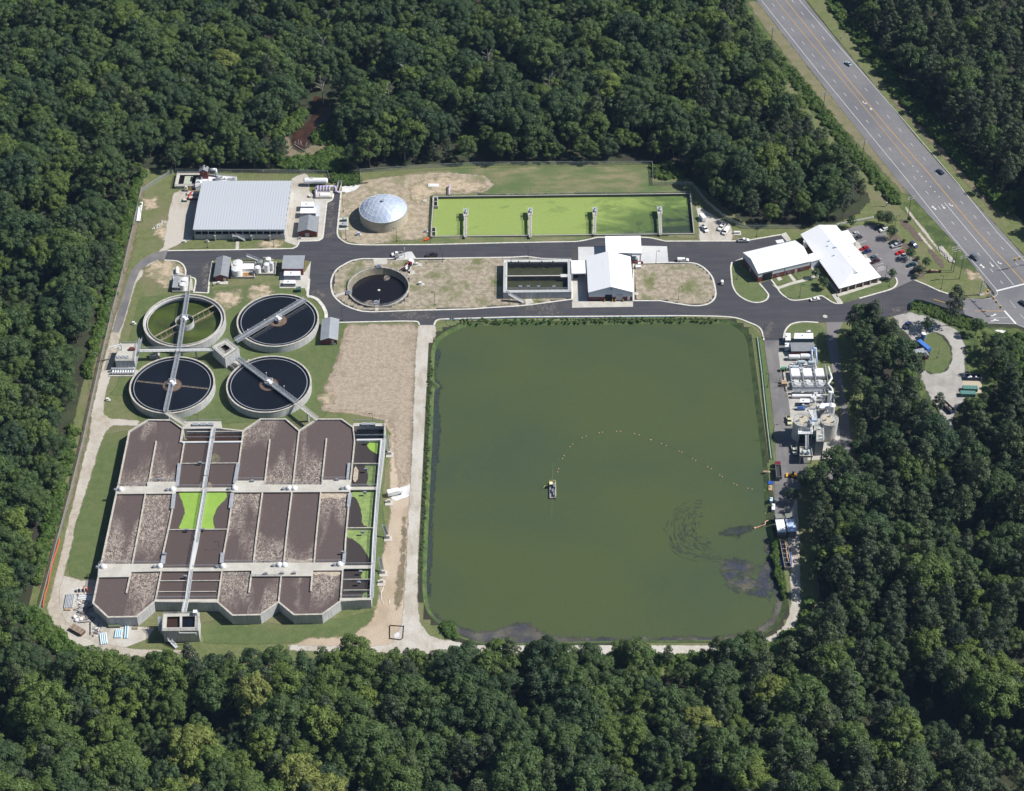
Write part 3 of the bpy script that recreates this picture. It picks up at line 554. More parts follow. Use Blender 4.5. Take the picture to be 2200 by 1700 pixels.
pad([(674,418),(714,412.5),(715,424),(710,431),(702,435),(699,446),(676,440)], .205); pad([(646,436),(690,436),(688,466),(645,466)], .207, conc_pad)
pad([(507,519),(514,519),(513,537),(506,537)], .16); pad([(727,469),(748,467),(749,495),(728,495)], .2)
pad([(920,396),(942,396),(942,402.6),(920,402.6)], .35, white); pad([(1576,499.5),(1592,499.5),(1592,506),(1576,506)], .25)
pad([(1672,758),(1690,757),(1745,762),(1760,800),(1775,860),(1802,905),(1808,985),(1735,990),(1735,950),(1700,905),(1694,860),(1676,790)], .16, conc)
patch('verge', [(2062,702),(2120,700),(2150,720),(2128,870),(2085,858),(2066,800),(2070,745)], g_rough, .07, 1.5)
patch('verge', [(1960,735),(1990,795),(1975,800),(1990,840),(2022,890),(2026,950),(2000,920),(1960,800),(1935,745)], g_rough, .07, 1.5)
# mulch beds and rocky ditch east of the car park
patch('mulch_bed', [(1934,472),(1948,474),(1962,490),(1978,512),(1985,518),(1970,519),(1955,500),(1935,482)], g_mulch, .12, 1, .8)
patch('mulch_bed', [(1924,500),(1940,520),(1955,530),(1962,540),(1940,536),(1915,520),(1908,505)], g_mulch, .12, 1, .8)
patch('mulch_bed', [(1952,545),(1965,550),(1980,568),(1992,580),(1985,595),(1965,602),(1972,588),(1973,567),(1950,550)], g_mulch, .12, 1, .8)
patch('mulch_bed', [(1992,536),(2002,537),(2022,558),(2030,574),(2022,577),(2008,560)], g_mulch, .12, 1, .8)
patch('rocky_ditch', [(1942,442),(1948,446),(1965,468),(1985,492),(2008,522),(2022,540),(2016,540),(1996,516),(1975,488),(1950,458)], g_track, .11, .8, .8)
patch('rocky_ditch', [(2016,530),(2026,530),(2046,555),(2050,562),(2044,566),(2020,545)], g_track, .12, .8, .8)
patch('rocky_ditch', [(1976,500),(1996,525),(2010,542),(2012,548),(1990,526),(1972,502)], g_track, .115, .8, .8)
# ---------- road paint
def line(px, w, mt, z=.19, name='road_marking'):
    m = MB()
    P = W(px); m.strip(P, w, z - .03, z); return m
wl = MB(); yl = MB()
def addl(mb, px, w, z=.19): mb.strip(W(px), w, z - .03, z + .0004 * (len(mb.f) % 9))
addl(wl, [(1553,-100),(1634.8,0),(1758,154.8),(1934,369),(2038,500),(2141.7,624.3)], .22)
addl(wl, [(1630,-105),(1716.7,0),(1803,101),(1877,184.5),(1966.7,288.7),(2056,392.9),(2142,500),(2200,561),(2300,665)], .22)
addl(wl, [(2029,436),(2082.7,500),(2177.7,613)], .22)
addl(wl, [(2140.5,626),(2204,610)], .9)
addl(wl, [(2142.5,627),(2143,632),(2139,637),(2132,640.5),(2112.8,643.8),(2077.6,643)], .18)
addl(yl, [(1590,-95),(1666,0),(1719.6,65.5),(1764,119),(1812,175.6),(1877.4,256),(1957.7,354)], .26)
addl(yl, [(1608,-100),(1687,0),(1758,89),(1817.9,166.7),(1907,273.8),(1996.4,375),(2100.6,500),(2122.4,520)][:7] + [(2170.5,574.6),(2200,608)], .34)
addl(yl, [(2005.4,643.5),(2074.4,665)], .3); addl(yl, [(2093.6,669),(2157.7,669)], .3)
addl(wl, [(2157.7,668.4),(2182.5,696.4)], .9); addl(wl, [(2127,684.4),(2167,682.8)], .15); addl(wl, [(2114,694.8),(2182,696.6),(2200,704)], .15)
addl(wl, [(2169.7,646.7),(2183,663.6)], .15); addl(wl, [(2192,676),(2206,694)], .15)
DL = [(1640,-14),(1661.6,12),(1682.4,38.7),(1703,65.5),(1725.6,92.9),(1747,119.6),(1769,146.4),(1792.6,175),(1815.8,203.9),(1839.6,232.7),(1863.4,262),(1888.7,291.7),(1912.5,321.4),(1939.9,353),(1965,383),(1992,415),(2018,447),(2047,480),(2073.6,513),(2102.4,547),(2130.4,582),(2152,607.5)]
DR = [(1684,-22),(1703,3),(1724,29.8),(1746.4,56.5),(1768.8,83),(1791,110),(1814,137.5),(1837,165),(1861,193.5),(1885,221.7),(1908.6,251.5),(1934,281),(1959,312),(1985.4,341.7),(2011,372),(2038,403),(2066.4,436),(2094.6,467),(2123.7,501.7),(2153.4,534.5),(2184.6,569)]
for D in (DL, DR):
    for x, y in D: addl(wl, [(x - 2.9, y - 3.5), (x + 2.9, y + 3.5)], .2)
for i in range(7): x = 1960.7 + i * 9.4; addl(wl, [(x, 357 + i * 11), (x + 1.2, 358.4 + i * 11)], .5)
def arrow(x, y, kind, sgn=1):
    ux, uy = 3.6 * sgn, 4.4 * sgn
    addl(wl, [(x - ux, y - uy), (x + ux * .5, y + uy * .5)], .35) if kind != 'l' else None
    if kind in ('s', 'b'): addl(wl, [(x + ux * .3, y + uy * .3), (x + ux, y + uy)], .95)
    if kind in ('l', 'b'):
        s = 1 if kind == 'l' else -1
        addl(wl, [(x - ux * .9, y - uy * .9), (x - ux * .1, y + uy * .15), (x + 3.2 * s, y + 1.2 * s)], .4)
        addl(wl, [(x + 2.6 * s, y + 1.1 * s), (x + 5.4 * s, y + 1.6 * s)], 1.0)
arrow(2007, 447, 'b'); arrow(2026, 444.5, 's'); arrow(2042, 441.6, 'l'); arrow(2110.4, 572, 'b'); arrow(2130, 569, 's'); arrow(2146.5, 565.8, 'l'); arrow(1856.5, 221.7, 'l'); arrow(1868.5, 233.6, 'l', -1)
for y in (678, 689):
    addl(wl, [(2128, y + 1.5), (2134, y + 1.5)], .5); addl(wl, [(2134, y + 1.2), (2136.5, y - 1.6)], .5); addl(wl, [(2135.5, y - 1.4), (2140, y - 1.8)], .9)
addl(wl, [(2134, 689), (2146, 689)], .5)
for (x, y) in [(1835,510),(1843,522),(1855,540.5),(1868,551),(1876,560),(1880,570)]: addl(wl, [(x, y + 2), (x + 18, y - 4)], .14)
for (x, y) in [(1912,520),(1918,536),(1925,549),(1940,558),(1946,577),(1950,586)]: addl(wl, [(x, y + 2), (x + 20, y - 4)], .14)
for i in range(6): addl(wl, [(1884 + i * 3, 583.5 - i * .9), (1888 + i * 3, 574.5 - i * .9)], .12)
addl(wl, [(1882, 577), (1902, 571)], .12); addl(wl, [(1886, 584), (1903, 579)], .12)
mk('road_marking', wl, white_line, kind='structure'); mk('road_marking', yl, yellow_line, kind='structure')
# dusty tyre trails on the new asphalt
dust = mat('dust on asphalt', (.125, .115, .108), .95, fine=.25, edge=5, holes_=.30, hlo=.44)
for q in [[(1092,651),(1200,649),(1205,672),(1180,678),(1130,668)], [(780,672),(930,670),(935,684),(900,690),(860,684)], [(1232,523),(1236,523),(1237,556),(1232,556)], [(452,560),(448,628),(436,628),(430,570)], [(705,438),(718,436),(716,510),(700,512)], [(1640,700),(1660,690),(1668,700),(1655,728),(1644,728)], [(1925,660),(1950,665),(1950,672),(1915,678)], [(560,620),(562,620)] and [(660,628),(690,618),(700,640),(690,650)]]:
    patch('road_dust', q, dust, .145, 1.2, 2.5)
# ================================================================== AERATION BASIN
ZT = 5.5
c0 = G(500, 1110, 0)
bas = thing('aeration_basin', 'vast grid of concrete aeration tanks full of foaming brown liquor', 'treatment basin', (c0.x, c0.y, 0))
def T(px, z=ZT): return [G(x, y, ZT) for x, y in px]
_zz = [0]
def bwall(px, w=.55, z1=ZT, z0=0, name='divider_wall', mt=None):
    _zz[0] += 1; m = MB(); m.strip(T(px), w, z0, z1 + .0023 * (_zz[0] % 17)); o = mk(name, m, mt or conc_cap, bas); return o
# outer walls: body (stained) with a cap on top
OUT = [(317.9,902),(367.7,902.7),(392.7,920.8),(459,919),(522.2,925.4),(559.5,900.3),(613.7,900.3),(642.5,925.2),(680.6,900.5),(733.9,900.5),(758.5,918),(761,911),(827,911),(826,946),(812.7,1051),(805,1134),(802.3,1214),(796,1287),(731.7,1291),(691.7,1319.6),(631.7,1320.6),(598.5,1293.2),(559,1320.6),(500,1321.7),(467.4,1293.2),(332,1292),(293.5,1324.8),(232,1325.8),(200,1295.5),(211,1241),(218.5,1206.5),(235,1130),(251,1055),(254,1044),(277.8,926.8)]
m = MB(); m.strip(T(OUT), .5, 0, ZT - .12, True); mk('outer_wall', m, conc_wall, bas)
m = MB(); m.strip(T(OUT), .72, ZT - .15, ZT + .02, True); mk('wall_cap', m, conc_cap, bas)
bwall([(335.5,947.2),(319.4,1036)]); bwall([(396,948),(388,997)]); bwall([(393,921),(388,950)], .9)
bwall([(522,925.5),(519.6,948),(512.8,995),(507,1042)]); bwall([(579.8,943.5),(567.9,1043)]); bwall([(642.5,925.2),(628.9,1043)])
bwall([(701.4,941.8),(691.6,1034)]); bwall([(758.5,918),(761.9,946),(751.7,1046)])
bwall([(312.6,1058),(300,1129),(283.8,1212)]); bwall([(371,1090),(363,1130),(346.3,1205)]); bwall([(498,1080),(490.5,1132),(477,1208)])
bwall([(563.7,1058),(550,1159.5),(544.3,1210)]); bwall([(626.9,1058),(614.5,1159.5),(609.5,1210)]); bwall([(689,1058),(678.9,1159.5),(674.8,1210)]); bwall([(751.7,1056),(742.4,1159.5),(740,1212)])
bwall([(363.7,1138),(489,1137)], .4); bwall([(388,995.6),(513,994.6)], .4); bwall([(759.5,995.7),(817,995.7)], .4); bwall([(745,1134),(805,1133.6)], .4)
bwall([(281,1229),(271.3,1273.8)]); bwall([(346.3,1226),(333.8,1290)]); bwall([(477,1225),(467.4,1292.6)]); bwall([(540,1234),(534.8,1273.2)]); bwall([(604.3,1234),(598.5,1292)]); bwall([(670.6,1234),(667.5,1270)]); bwall([(736,1226),(731.7,1290)])
for q in ([(343,1247.9),(473.5,1247.3)], [(339.5,1271.3),(464,1270.8)], [(735,1244.8),(799,1244.4)], [(738,1268),(797,1267.6)]): bwall(q, .35)
bwall([(402,927.5),(520,926.5)], .4); bwall([(391,950),(521,949)], .9, name='walkway_deck', mt=conc_pad); bwall([(459,919),(457.5,948)], .9)
bwall([(766,945),(824,944)], 1.0, name='walkway_deck', mt=conc_pad); bwall([(762,912.5),(824,912.5)], 1.8, name='walkway_deck', mt=conc_new)
# decks
def deck(px, z=5.62, t=.45, mt=None, name='walkway_deck'):
    _zz[0] += 1; m = MB(); m.slab([Vector((p.x, p.y, z + .003 * (_zz[0] % 13))) for p in T(px)], t); return mk(name, m, mt or conc_new, bas)
deck([(251,1046),(316.4,1045.6),(316.4,1035.8),(377,1035.6),(380,1047),(377,1061),(248,1062)])
deck([(376,1048.5),(499,1048),(499,1056),(375,1056.6)], 5.60)
deck([(500,1042),(506,1037),(508,1033.5),(567,1033.2),(567,1041.8),(690.6,1041.8),(692,1031.6),(752,1031.6),(753,1057.5),(497,1058.5)])
deck([(752,1046.4),(815,1046.2),(814,1052.6),(752,1053)], 5.60)
deck([(213,1212.5),(347.5,1211.8),(346,1228),(281,1229.6),(279,1240),(209.5,1241)])
deck([(346,1220.5),(478,1219.8),(477.5,1227.6),(345.5,1228)], 5.60)
deck([(479,1209.8),(741,1209),(738,1226),(673,1226.4),(672,1238.4),(540,1238.6),(540,1226.4),(477,1227.4)])
deck([(738,1215.5),(803,1214.8),(802,1222),(737,1222.6)], 5.60)
deck([(332,1288.5),(466,1287.6),(465.5,1292.2),(331,1293.4)], 5.60); deck([(730,1285.5),(798,1284.6),(797.5,1289.5),(730,1290.4)], 5.60)
deck([(455,921),(463.5,921),(443,1049),(434.5,1049)], 5.66, mt=conc_pad); deck([(437,1052),(445,1052),(426,1170),(414.5,1224),(407,1224),(418,1160)], 5.665, mt=conc_pad)
deck([(407,1226),(414.5,1226),(406,1290),(398,1290)], 5.66, mt=conc_pad)
deck([(818,946),(826.5,946),(818,1025),(810,1130),(802,1286),(794.5,1286),(800.5,1160),(806.5,1080)], 5.67, mt=conc_pad)
deck([(390,905.6),(475,905.8),(478,921),(392,922)], 5.62); 
deck([(382,996),(389.5,996),(384,1046),(376.5,1046)], 5.64, mt=galv); deck([(508,996),(516,996),(508,1038),(500.5,1038)], 5.64, mt=galv); deck([(370,1060),(378,1060),(374.5,1093),(366.5,1093)], 5.64, mt=galv); deck([(495,1060),(503,1060),(499,1092),(491,1092)], 5.64, mt=galv)
deck([(747,995),(753,995),(748,1040),(743,1040)], 5.64, mt=galv); deck([(748,1060),(756,1060),(752,1089),(745,1089)], 5.64, mt=galv); deck([(348,1190),(357,1190),(354,1212),(345,1212)], 5.64, mt=galv); deck([(474,1188),(482,1188),(480,1210),(472,1210)], 5.64, mt=galv); deck([(737,1186),(744,1186),(742,1210),(735,1210)], 5.64, mt=galv)
# liquor surfaces
def cell(px, mt, z=4.75, name='liquor_surface'):
    m = MB(); m.sheet([Vector((p.x, p.y, 0)) for p in T(px)], z + .0011 * (_zz[0] % 7)); _zz[0] += 1; return mk(name, m, mt, bas)
brn = (.110, .083, .078); fo = (.47, .41, .345)
FM = [foam_mat('foaming liquor %s' % w, brn, fo, th, .16, st, sd) for w, th, st, sd in (('dense', .44, (1, .35, 1), 1), ('medium', .50, (1, .3, 1), 2), ('sparse', .56, (1, .3, 1), 3), ('even', .64, (1, .6, 1), 4))]
GY = lambda y: G(500, y, ZT).y
def FG(th, y0, y1, seed): return foam_mat('foaming liquor %d' % seed, brn, fo, th, .16, (1, .3, 1), seed, (GY(y0), GY(y1)))
cell([(277.8,927),(317.9,903),(336,903),(335,948),(319.4,1044),(254,1044)], FG(.50,960,1044,11)); cell([(336,903),(367.7,903),(392,921),(396,950),(384,1040),(319.4,1040),(335,948)], FG(.60,930,1040,12))
cell([(522.2,926),(559.5,901),(583,901),(579,944),(567.9,1036),(507,1036)], FG(.60,1000,930,13)); cell([(583,901),(613.7,901),(642,925.4),(628.9,1043),(567.9,1043),(579.8,943.5)], FG(.48,960,1043,14))
cell([(642.6,925.4),(680.6,901),(706,901),(701,942),(691.6,1043),(629,1043)], FG(.50,950,1043,15)); cell([(706,901),(733.9,901),(758.5,919),(762,946),(751.7,1036),(691.6,1036),(701,942)], FM[3])
cell([(250.5,1060),(312.6,1060),(300,1129),(283.8,1212),(218,1212),(235,1130)], FG(.50,1090,1210,16)); cell([(312.8,1060),(375,1060),(363,1130),(346.3,1212),(284,1212),(300.2,1129)], FG(.50,1200,1060,17))
cell([(500,1058),(563.7,1058),(550,1159.5),(544.3,1212),(477,1212),(490.5,1132)], FG(.48,1180,1060,18)); cell([(564,1058),(627,1058),(614.5,1159.5),(609.5,1212),(544.5,1212),(550.2,1159)], FG(.54,1090,1210,19)); cell([(627.2,1058),(689,1058),(679,1159.5),(675,1212),(609.8,1212),(614.8,1159)], FG(.56,1130,1210,20)); cell([(689.2,1058),(752,1058),(742.4,1159.5),(740,1212),(675.2,1212),(679.2,1159)], FG(.56,1150,1060,21))
cell([(210.6,1240),(281,1238),(276,1274),(262,1326),(232,1325),(200.6,1295)], FM[3]); cell([(281,1228),(346.3,1227),(333.8,1291),(293.5,1324.5),(262.3,1326),(276.2,1274),(281.2,1238)], FG(.50,1300,1228,22))
cell([(477,1226),(541,1226),(536,1274),(530,1321),(500,1321.5),(467.6,1293)], FG(.52,1310,1226,23)); cell([(541.2,1236),(604,1236),(598.4,1293),(559,1320),(530.2,1321),(536.2,1274)], FG(.60,1250,1320,24))
cell([(604.5,1236),(670.6,1236),(668,1272),(662,1320),(631.7,1320),(598.7,1293)], FM[3]); cell([(670.8,1225),(736,1225),(731.7,1291),(691.7,1319.3),(662.2,1320),(668.2,1272)], FG(.54,1290,1226,25))
for q in ([(396,949),(458,949),(445,1050),(381,1050)], [(459,949),(521,949),(508,1050),(445.5,1050)], [(363.8,1137),(427,1137),(411,1222),(347,1222)], [(428,1137),(489.8,1137),(478,1222),(412,1222)], [(346.6,1226),(411,1226),(401,1291),(334,1291)], [(412,1226),(477,1226),(467,1291),(402,1291)], [(371,1056),(441,1056),(427,1138),(363.7,1138)], [(442,1056),(500,1056),(489,1138),(428,1138)]): cell(q, w_cell)
for q in ([(762,946),(823,946),(817,996),(757,996)], [(757,996),(817,996),(812,1049),(751.7,1049)], [(751,1055),(812,1053),(805,1134),(745.5,1134)], [(745,1134),(805,1134),(802,1218),(739.6,1218)], [(737,1222),(802,1222),(797,1287),(732,1287)]): cell(q, w_cell2, 4.2)
cell([(402,928),(457,928),(456,949),(400,949)], w_brown, 4.0); cell([(461,928),(520,928),(519,949),(459,949)], w_brown, 4.0); cell([(766,914),(823,914),(822,944),(765,944)], w_dark, 3.4)
rr_ = random.Random(4)
# floating weed and scum
def scum(px, mt, z, name='duckweed'):
    P = [p + Vector((rr_.uniform(-.16, .16), rr_.uniform(-.16, .16), 0)) for p in crom([Vector((p.x, p.y, 0)) for p in [G(x, y, z) for x, y in px]], 6, True)]; m = MB(); m.sheet(P, z); return mk(name, m, mt, bas)
scum([(386,1058),(410,1057),(436,1058),(432,1085),(428,1110),(423,1136),(405,1137),(386,1136),(386,1130),(393,1114),(397,1100),(394,1085),(388,1070)], weed, 4.79)
scum([(445,1058),(470,1057),(484,1058),(486,1070),(474,1083),(466,1092),(459,1110),(458,1122),(460,1136),(445,1137),(430,1136),(433,1110),(438,1085)], weed, 4.79)
scum([(793,952),(812,952),(820,953),(815,973),(808,975),(797,968),(790,960)], weed, 4.25); scum([(784,1000),(800,1000),(812,1000),(806,1040),(788,1042),(791,1025),(788,1010)], mat('murky duckweed', (.17, .24, .075), .8, c2=(.12, .15, .07), s=.5, fine=.1), 4.25)
scum([(757,1056),(775,1055),(809,1055),(804,1095),(800,1131),(785,1130),(778,1122),(777,1105),(772,1085),(764,1070),(754,1066)], weed2, 4.25)
scum([(747,1137),(775,1136),(804,1137),(801,1175),(799,1205),(793,1200),(786,1187),(775,1172),(760,1160),(746,1153)], weed2, 4.25)
scum([(782,1224),(792,1223),(800,1224),(798,1242),(776,1242)], weed2, 4.25); scum([(785,1270),(796,1270),(794,1284),(778,1285)], weed2, 4.25)
scumm = mat('tan scum', (.26, .21, .16), .7, c2=(.16, .13, .09), s=.7, fine=.15)
scum([(458,975),(466,976),(474,984),(468,994),(456,996),(452,985)], mat('olive scum', (.16, .145, .09), .7, c2=(.10, .09, .06), s=.7, fine=.15), 4.79, 'scum'); scum([(430,1038),(436,1034),(438,1048),(426,1048)], scumm, 4.79, 'scum'); scum([(448,1036),(454,1040),(455,1048),(446,1048)], scumm, 4.79, 'scum')
foamb = mat('creamy foam', (.50, .43, .34), .8, c2=(.36, .29, .22), s=.8, fine=.15)
for q in ([(762,1004),(766,1004),(770,1015),(768,1030),(762,1036),(759,1030)], [(692,1061),(745,1061),(742,1068),(725,1072),(705,1069),(693,1072)], [(676,1229),(730,1229),(728,1236),(710,1238),(695,1233),(678,1236)], [(655,1203),(670,1200),(672,1207),(618,1207),(622,1202),(640,1204)]): scum(q, foamb, 4.80, 'foam')
# railings on the walkways
def brail(px, z=5.66, h=1.1):
    m = MB(); m.rail([G(x, y, z) for x, y in px], h, 2.6, .055); return mk('railing', m, galv, bas)
for q in ([(252,1043),(316,1042.5)], [(317,1033.5),(375,1033.4)], [(380,1046),(434,1046)], [(443,1046),(500,1045.6)], [(509,1031),(566,1030.8)], [(568,1040.4),(690,1040.4)], [(692,1029.4),(751,1029.4)], [(753,1044.6),(808,1044.4)], [(214,1210.6),(346,1210)], [(348,1218.6),(406,1218.2)], [(414,1218),(477,1217.8)], [(481,1208),(600,1207.6),(735,1207.2)], [(741,1213.6),(800,1213)], [(336,1286),(398,1285.6)], [(406,1285.6),(466,1285)], [(731,1283),(796,1282.4)], [(434.8,1049),(455,921)], [(443,1049),(463.6,921)], [(418,1160),(437,1052)], [(426.5,1165),(445.4,1052)], [(407,1222),(417,1165)], [(398,1289),(407,1226)], [(406,1289),(414.6,1226)], [(818,946),(806.5,1080),(800.5,1160),(794.5,1284)], [(827,946),(818.5,1025),(810.6,1130),(802.6,1284)], [(395,942.4),(520,941.6)], [(764,938),(823,937.4)], [(762,906),(827,906),(827,944)], [(392,905),(476,905)], [(211,1240),(213,1213)], [(480,1238.2),(604,1238)]): brail(q)
# aerator and mixer covers
for x, y in ((260,1052),(371,1052),(504,1050),(621,1050),(632,1050),(746,1049),(222,1218),(344,1217),(479,1217),(600,1214.5),(611,1214.5),(730,1213)):
    p = G(x, y, 5.65); m = MB(); m.ball((p.x, p.y, 5.95), 1.25, 14, 8, .85); m.cyl(p.x, p.y, 5.6, 6.0, 1.3, 14); mk('mixer_dome', m, white, bas, smooth=True)
    m = MB(); m.cyl(p.x - 2.3, p.y - .6, 5.65, 6.6, .55, 12); m.box(p.x - 2.3, p.y - .6, 5.65, 1.6, .9, .4); mk('mixer_motor', m, steel, bas)
for x, y in ((430,996),(402,1140),(436,1139),(398,1240),(790,950),(786,1010),(784,1060),(779,1145),(775,1230),(771,1253),(354,1192),(736,1188),(341,1032),(542,1035),(724,1032),(571,1234),(632,1233),(606,1233)):
    p = G(x, y, 5.66); m = MB(); m.box(p.x, p.y, 5.6, 1.2, .8, 1.0); m.rod((p.x - .9, p.y, 6.1), (p.x + .9, p.y, 6.1), .3, 8); mk('gate_actuator', m, steel, bas)
for x, y in ((420,914),(436.5,914),(452.5,914),(783,913.5),(800,913.5)):
    p = G(x, y, 5.65); m = MB(); m.box(p.x, p.y, 5.6, 2.6, 1.5, 1.0); mk('hatch_cover', m, shingle2, bas)
# stairs on the east side
for (x0, y0, x1, y1) in ((833,937,838,975), (826,1130,834,1155), (818,1200,824,1230), (814,1238,820,1250), (829,1065,836,1078)):
    a = G(x0, y0, 5.4); b = G(x1, y1, .2); p = G(x1, y1, 0); m = MB()
    if y1 - y0 > 15:
        m.beam((a.x - 1, a.y, 5.5), (b.x - 1, b.y, .3), .12, .3); m.beam((a.x + .3, a.y, 5.5), (b.x + .3, b.y, .3), .12, .3)
        for i in range(16): q = Vector((a.x - .35, a.y, 5.5)).lerp(Vector((b.x - .35, b.y, .3)), i / 15); m.box(q.x, q.y, q.z, 1.2, .3, .06)
        m.rail([(a.x + .3, a.y, 5.5), (b.x + .3, b.y, .3)]); m.rail([(a.x - 1, a.y, 5.5), (b.x - 1, b.y, .3)])
        mk('stair', m, galv, bas)
    m = MB(); m.box(p.x, p.y - 1, 0, 3.2, 3.2, .35); m.box(p.x, p.y - .6, .35, 1.4, .9, 1.5); mk('stair_landing', m, conc_new, bas)
# lamp arms along the decks
for x, y in ((426,905),(801,903),(648,1035),(596,1203),(246,1200),(471,1178),(448,1036)):
    p = G(x, y, 5.6); m = MB(); m.beam((p.x, p.y, 5.6), (p.x, p.y, 9.6), .12); m.beam((p.x, p.y, 9.55), (p.x - 1.2, p.y, 9.6), .1); m.box(p.x - 1.4, p.y, 9.5, .7, .35, .15); mk('deck_lamp', m, polem, bas)
# ================================================================== CLARIFIERS
RC = 19.05
CL = [((396.2, 688), 'still clarifier drained to streaky green algae water'), ((596.9, 687.4), 'round clarifier of dark water beside the small gabled brick shed'), ((369.9, 826.3), 'round clarifier of dark water nearest the valve house with its jib crane'), ((577.7, 824.6), 'round clarifier of dark water beside the bare tan field')]
cc = []
for i, ((x, y), lab) in enumerate(CL):
    p = G(x, y, 4.0); cc.append(p); low = i == 0; zw = .7 if low else 3.45
    t = thing('clarifier', lab, 'water tank', (p.x, p.y, 0), 0, 'round clarifier tanks')
    m = MB(); m.ring(p.x, p.y, 0, 3.9, RC - .5, RC); mk('tank_wall', m, conc_wall, t)
    m = MB(); m.ring(p.x, p.y, 3.88, 4.03, RC - .62, RC + .1); mk('tank_rim', m, conc_cap, t)
    m = MB(); m.ring(p.x, p.y, 2.9, 3.1, RC - 2.0, RC - .5); m.ring(p.x, p.y, 3.0, 3.72, RC - 2.0, RC - 1.8); mk('launder', m, conc_wall if low else steel, t)
    m = MB(); m.ring(p.x, p.y, 3.70, 3.8, RC - 2.06, RC - 1.76); mk('weir_edge', m, conc_cap if low else galv, t)
    m = MB(); m.cyl(p.x, p.y, zw - .3, zw, RC - .45, 96); mk('water', m, w_green if low else w_dark, t)
    m = MB(); m.ring(p.x, p.y, (zw - .1) if low else 3.3, 3.95 if low else 3.62, 4.15, 4.3, 48); mk('feed_well', m, conc_wall if low else rust, t)
    m = MB(); m.cyl(p.x, p.y, zw, 3.5 if not low else 2.2, 4.1, 40); mk('feed_well_surface', m, mat('brown scum', (.16, .115, .085), .8, c2=(.11, .08, .06), s=.5, fine=.12) if not low else w_green, t)
    m = MB(); m.cyl(p.x, p.y, 0, 4.6, .7, 16); mk('centre_column', m, steel, t)
    ang = {0: R(42), 1: R(38), 2: R(-9), 3: R(-44)}[i]
    d = Vector((math.cos(ang), math.sin(ang), 0))
    for s in (1, -1):
        m = MB(); a = p + d * 4.2 * s; b = p + d * 16.6 * s; nrm = Vector((-d.y, d.x, 0))
        if low:
            m.beam((a.x, a.y, 3.6), (b.x, b.y, 3.6), .5, .25)
            for k in range(5): q = a.lerp(b, k / 4); m.beam((q.x, q.y, 3.5), (q.x + nrm.x * -1, q.y + nrm.y * -1, zw), .12)
            for k in range(9): q = a.lerp(b, k / 9); r2 = a.lerp(b, (k + 1) / 9); m.beam((q.x + 1.1, q.y - 1.2, zw + .15), (r2.x + 1.1, r2.y - 1.2, zw + .8), .12)
            m.beam((a.x + 1.1, a.y - 1.2, zw + .8), (b.x + 1.1, b.y - 1.2, zw + .8), .2); m.beam((a.x + 1.1, a.y - 1.2, zw + .1), (b.x + 1.1, b.y - 1.2, zw + .1), .2)
            mk('rake_arm', m, mat('rusty cream steel', (.42, .36, .28), .8, c2=(.25, .17, .11), s=.8, fine=.1), t)
        elif i == 2 or s == -1 or i == 3:
            m.beam((a.x, a.y, 3.5), (b.x, b.y, 3.5), .22, .15); m.beam((a.x + nrm.x * .6, a.y + nrm.y * .6, 3.5), (b.x + nrm.x * .6, b.y + nrm.y * .6, 3.5), .12, .1); mk('rake_arm', m, mat('rusty cream steel', (.42, .36, .28), .8, c2=(.25, .17, .11), s=.8, fine=.1), t)
def bridge(lab, a, b, z=4.75, w=1.7, mt=galv, cat='footbridge', name='access_bridge', truss=True, lights=0, posts=()):
    a = Vector((a.x, a.y, z)); b = Vector((b.x, b.y, z)); mid = (a + b) / 2; L = (b - a).length; rz = math.atan2(b.y - a.y, b.x - a.x)
    t = thing(name, lab, cat, (mid.x, mid.y, 0), rz); d = (b - a).normalized(); n = Vector((-d.y, d.x, 0))
    m = MB(); m.beam(a, b, w, .18); mk('deck', m, steel if truss else mt, t)
    for s in (1, -1):
        m = MB(); o = n * s * w / 2
        m.rail([a + o + Vector((0, 0, .1)), b + o + Vector((0, 0, .1))], 1.1, 2.0, .05)
        if truss:
            m.beam(a + o + Vector((0, 0, -.5)), b + o + Vector((0, 0, -.5)), .14, .3); k = int(L / 2)
            for i in range(k): m.beam(a.lerp(b, i / k) + o + Vector((0, 0, -.4)), a.lerp(b, (i + .5) / k) + o + Vector((0, 0, 1.1)), .07); m.beam(a.lerp(b, (i + .5) / k) + o + Vector((0, 0, 1.1)), a.lerp(b, (i + 1) / k) + o + Vector((0, 0, -.4)), .07)
        mk('side_rail', m, mt, t)
    for i in range(lights):
        q = a.lerp(b, (i + .6) / (lights + .3)) + n * .9; m = MB(); m.beam(q, q + Vector((0, 0, 3.2)), .08); m.ball(q + Vector((0, 0, 3.3)), .28, 8, 6); mk('lamp', m, white, t)
    for f in posts:
        q = a.lerp(b, f); m = MB(); m.box(q.x, q.y, 0, .8, .8, z - .1, rz); mk('pier', m, conc_wall, t)
    return t
zb = 4.75
bridge('truss footbridge from chemical tanks across the green algae clarifier and on to the next', G(403.9, 628.4, zb), G(383, 760, zb), lights=0)
bridge('truss footbridge over the dark clarifier by the valve house, below the green one', G(382.7, 762, zb), G(355.5, 885, zb))
bridge('truss footbridge with globe lamps spanning the dark clarifier near the brick shed', G(657, 643, zb), G(506, 733, zb), lights=4, w=2.0)
bridge('truss footbridge running diagonally over the clarifier beside the tan field', G(510, 770, zb), G(635, 864, zb), lights=3, w=1.9)
bridge('plain white concrete catwalk from clarifier rim down to aeration tanks corner', G(636, 866, 5.7), G(682, 902, 5.7), 5.7, 1.8, conc_new, truss=False, posts=(.55,))
bridge('short white concrete catwalk joining clarifier bridge to the aeration tank deck', G(357, 887, 5.7), G(400, 914, 5.7), 5.7, 1.9, conc_new, truss=False, posts=(.1,))
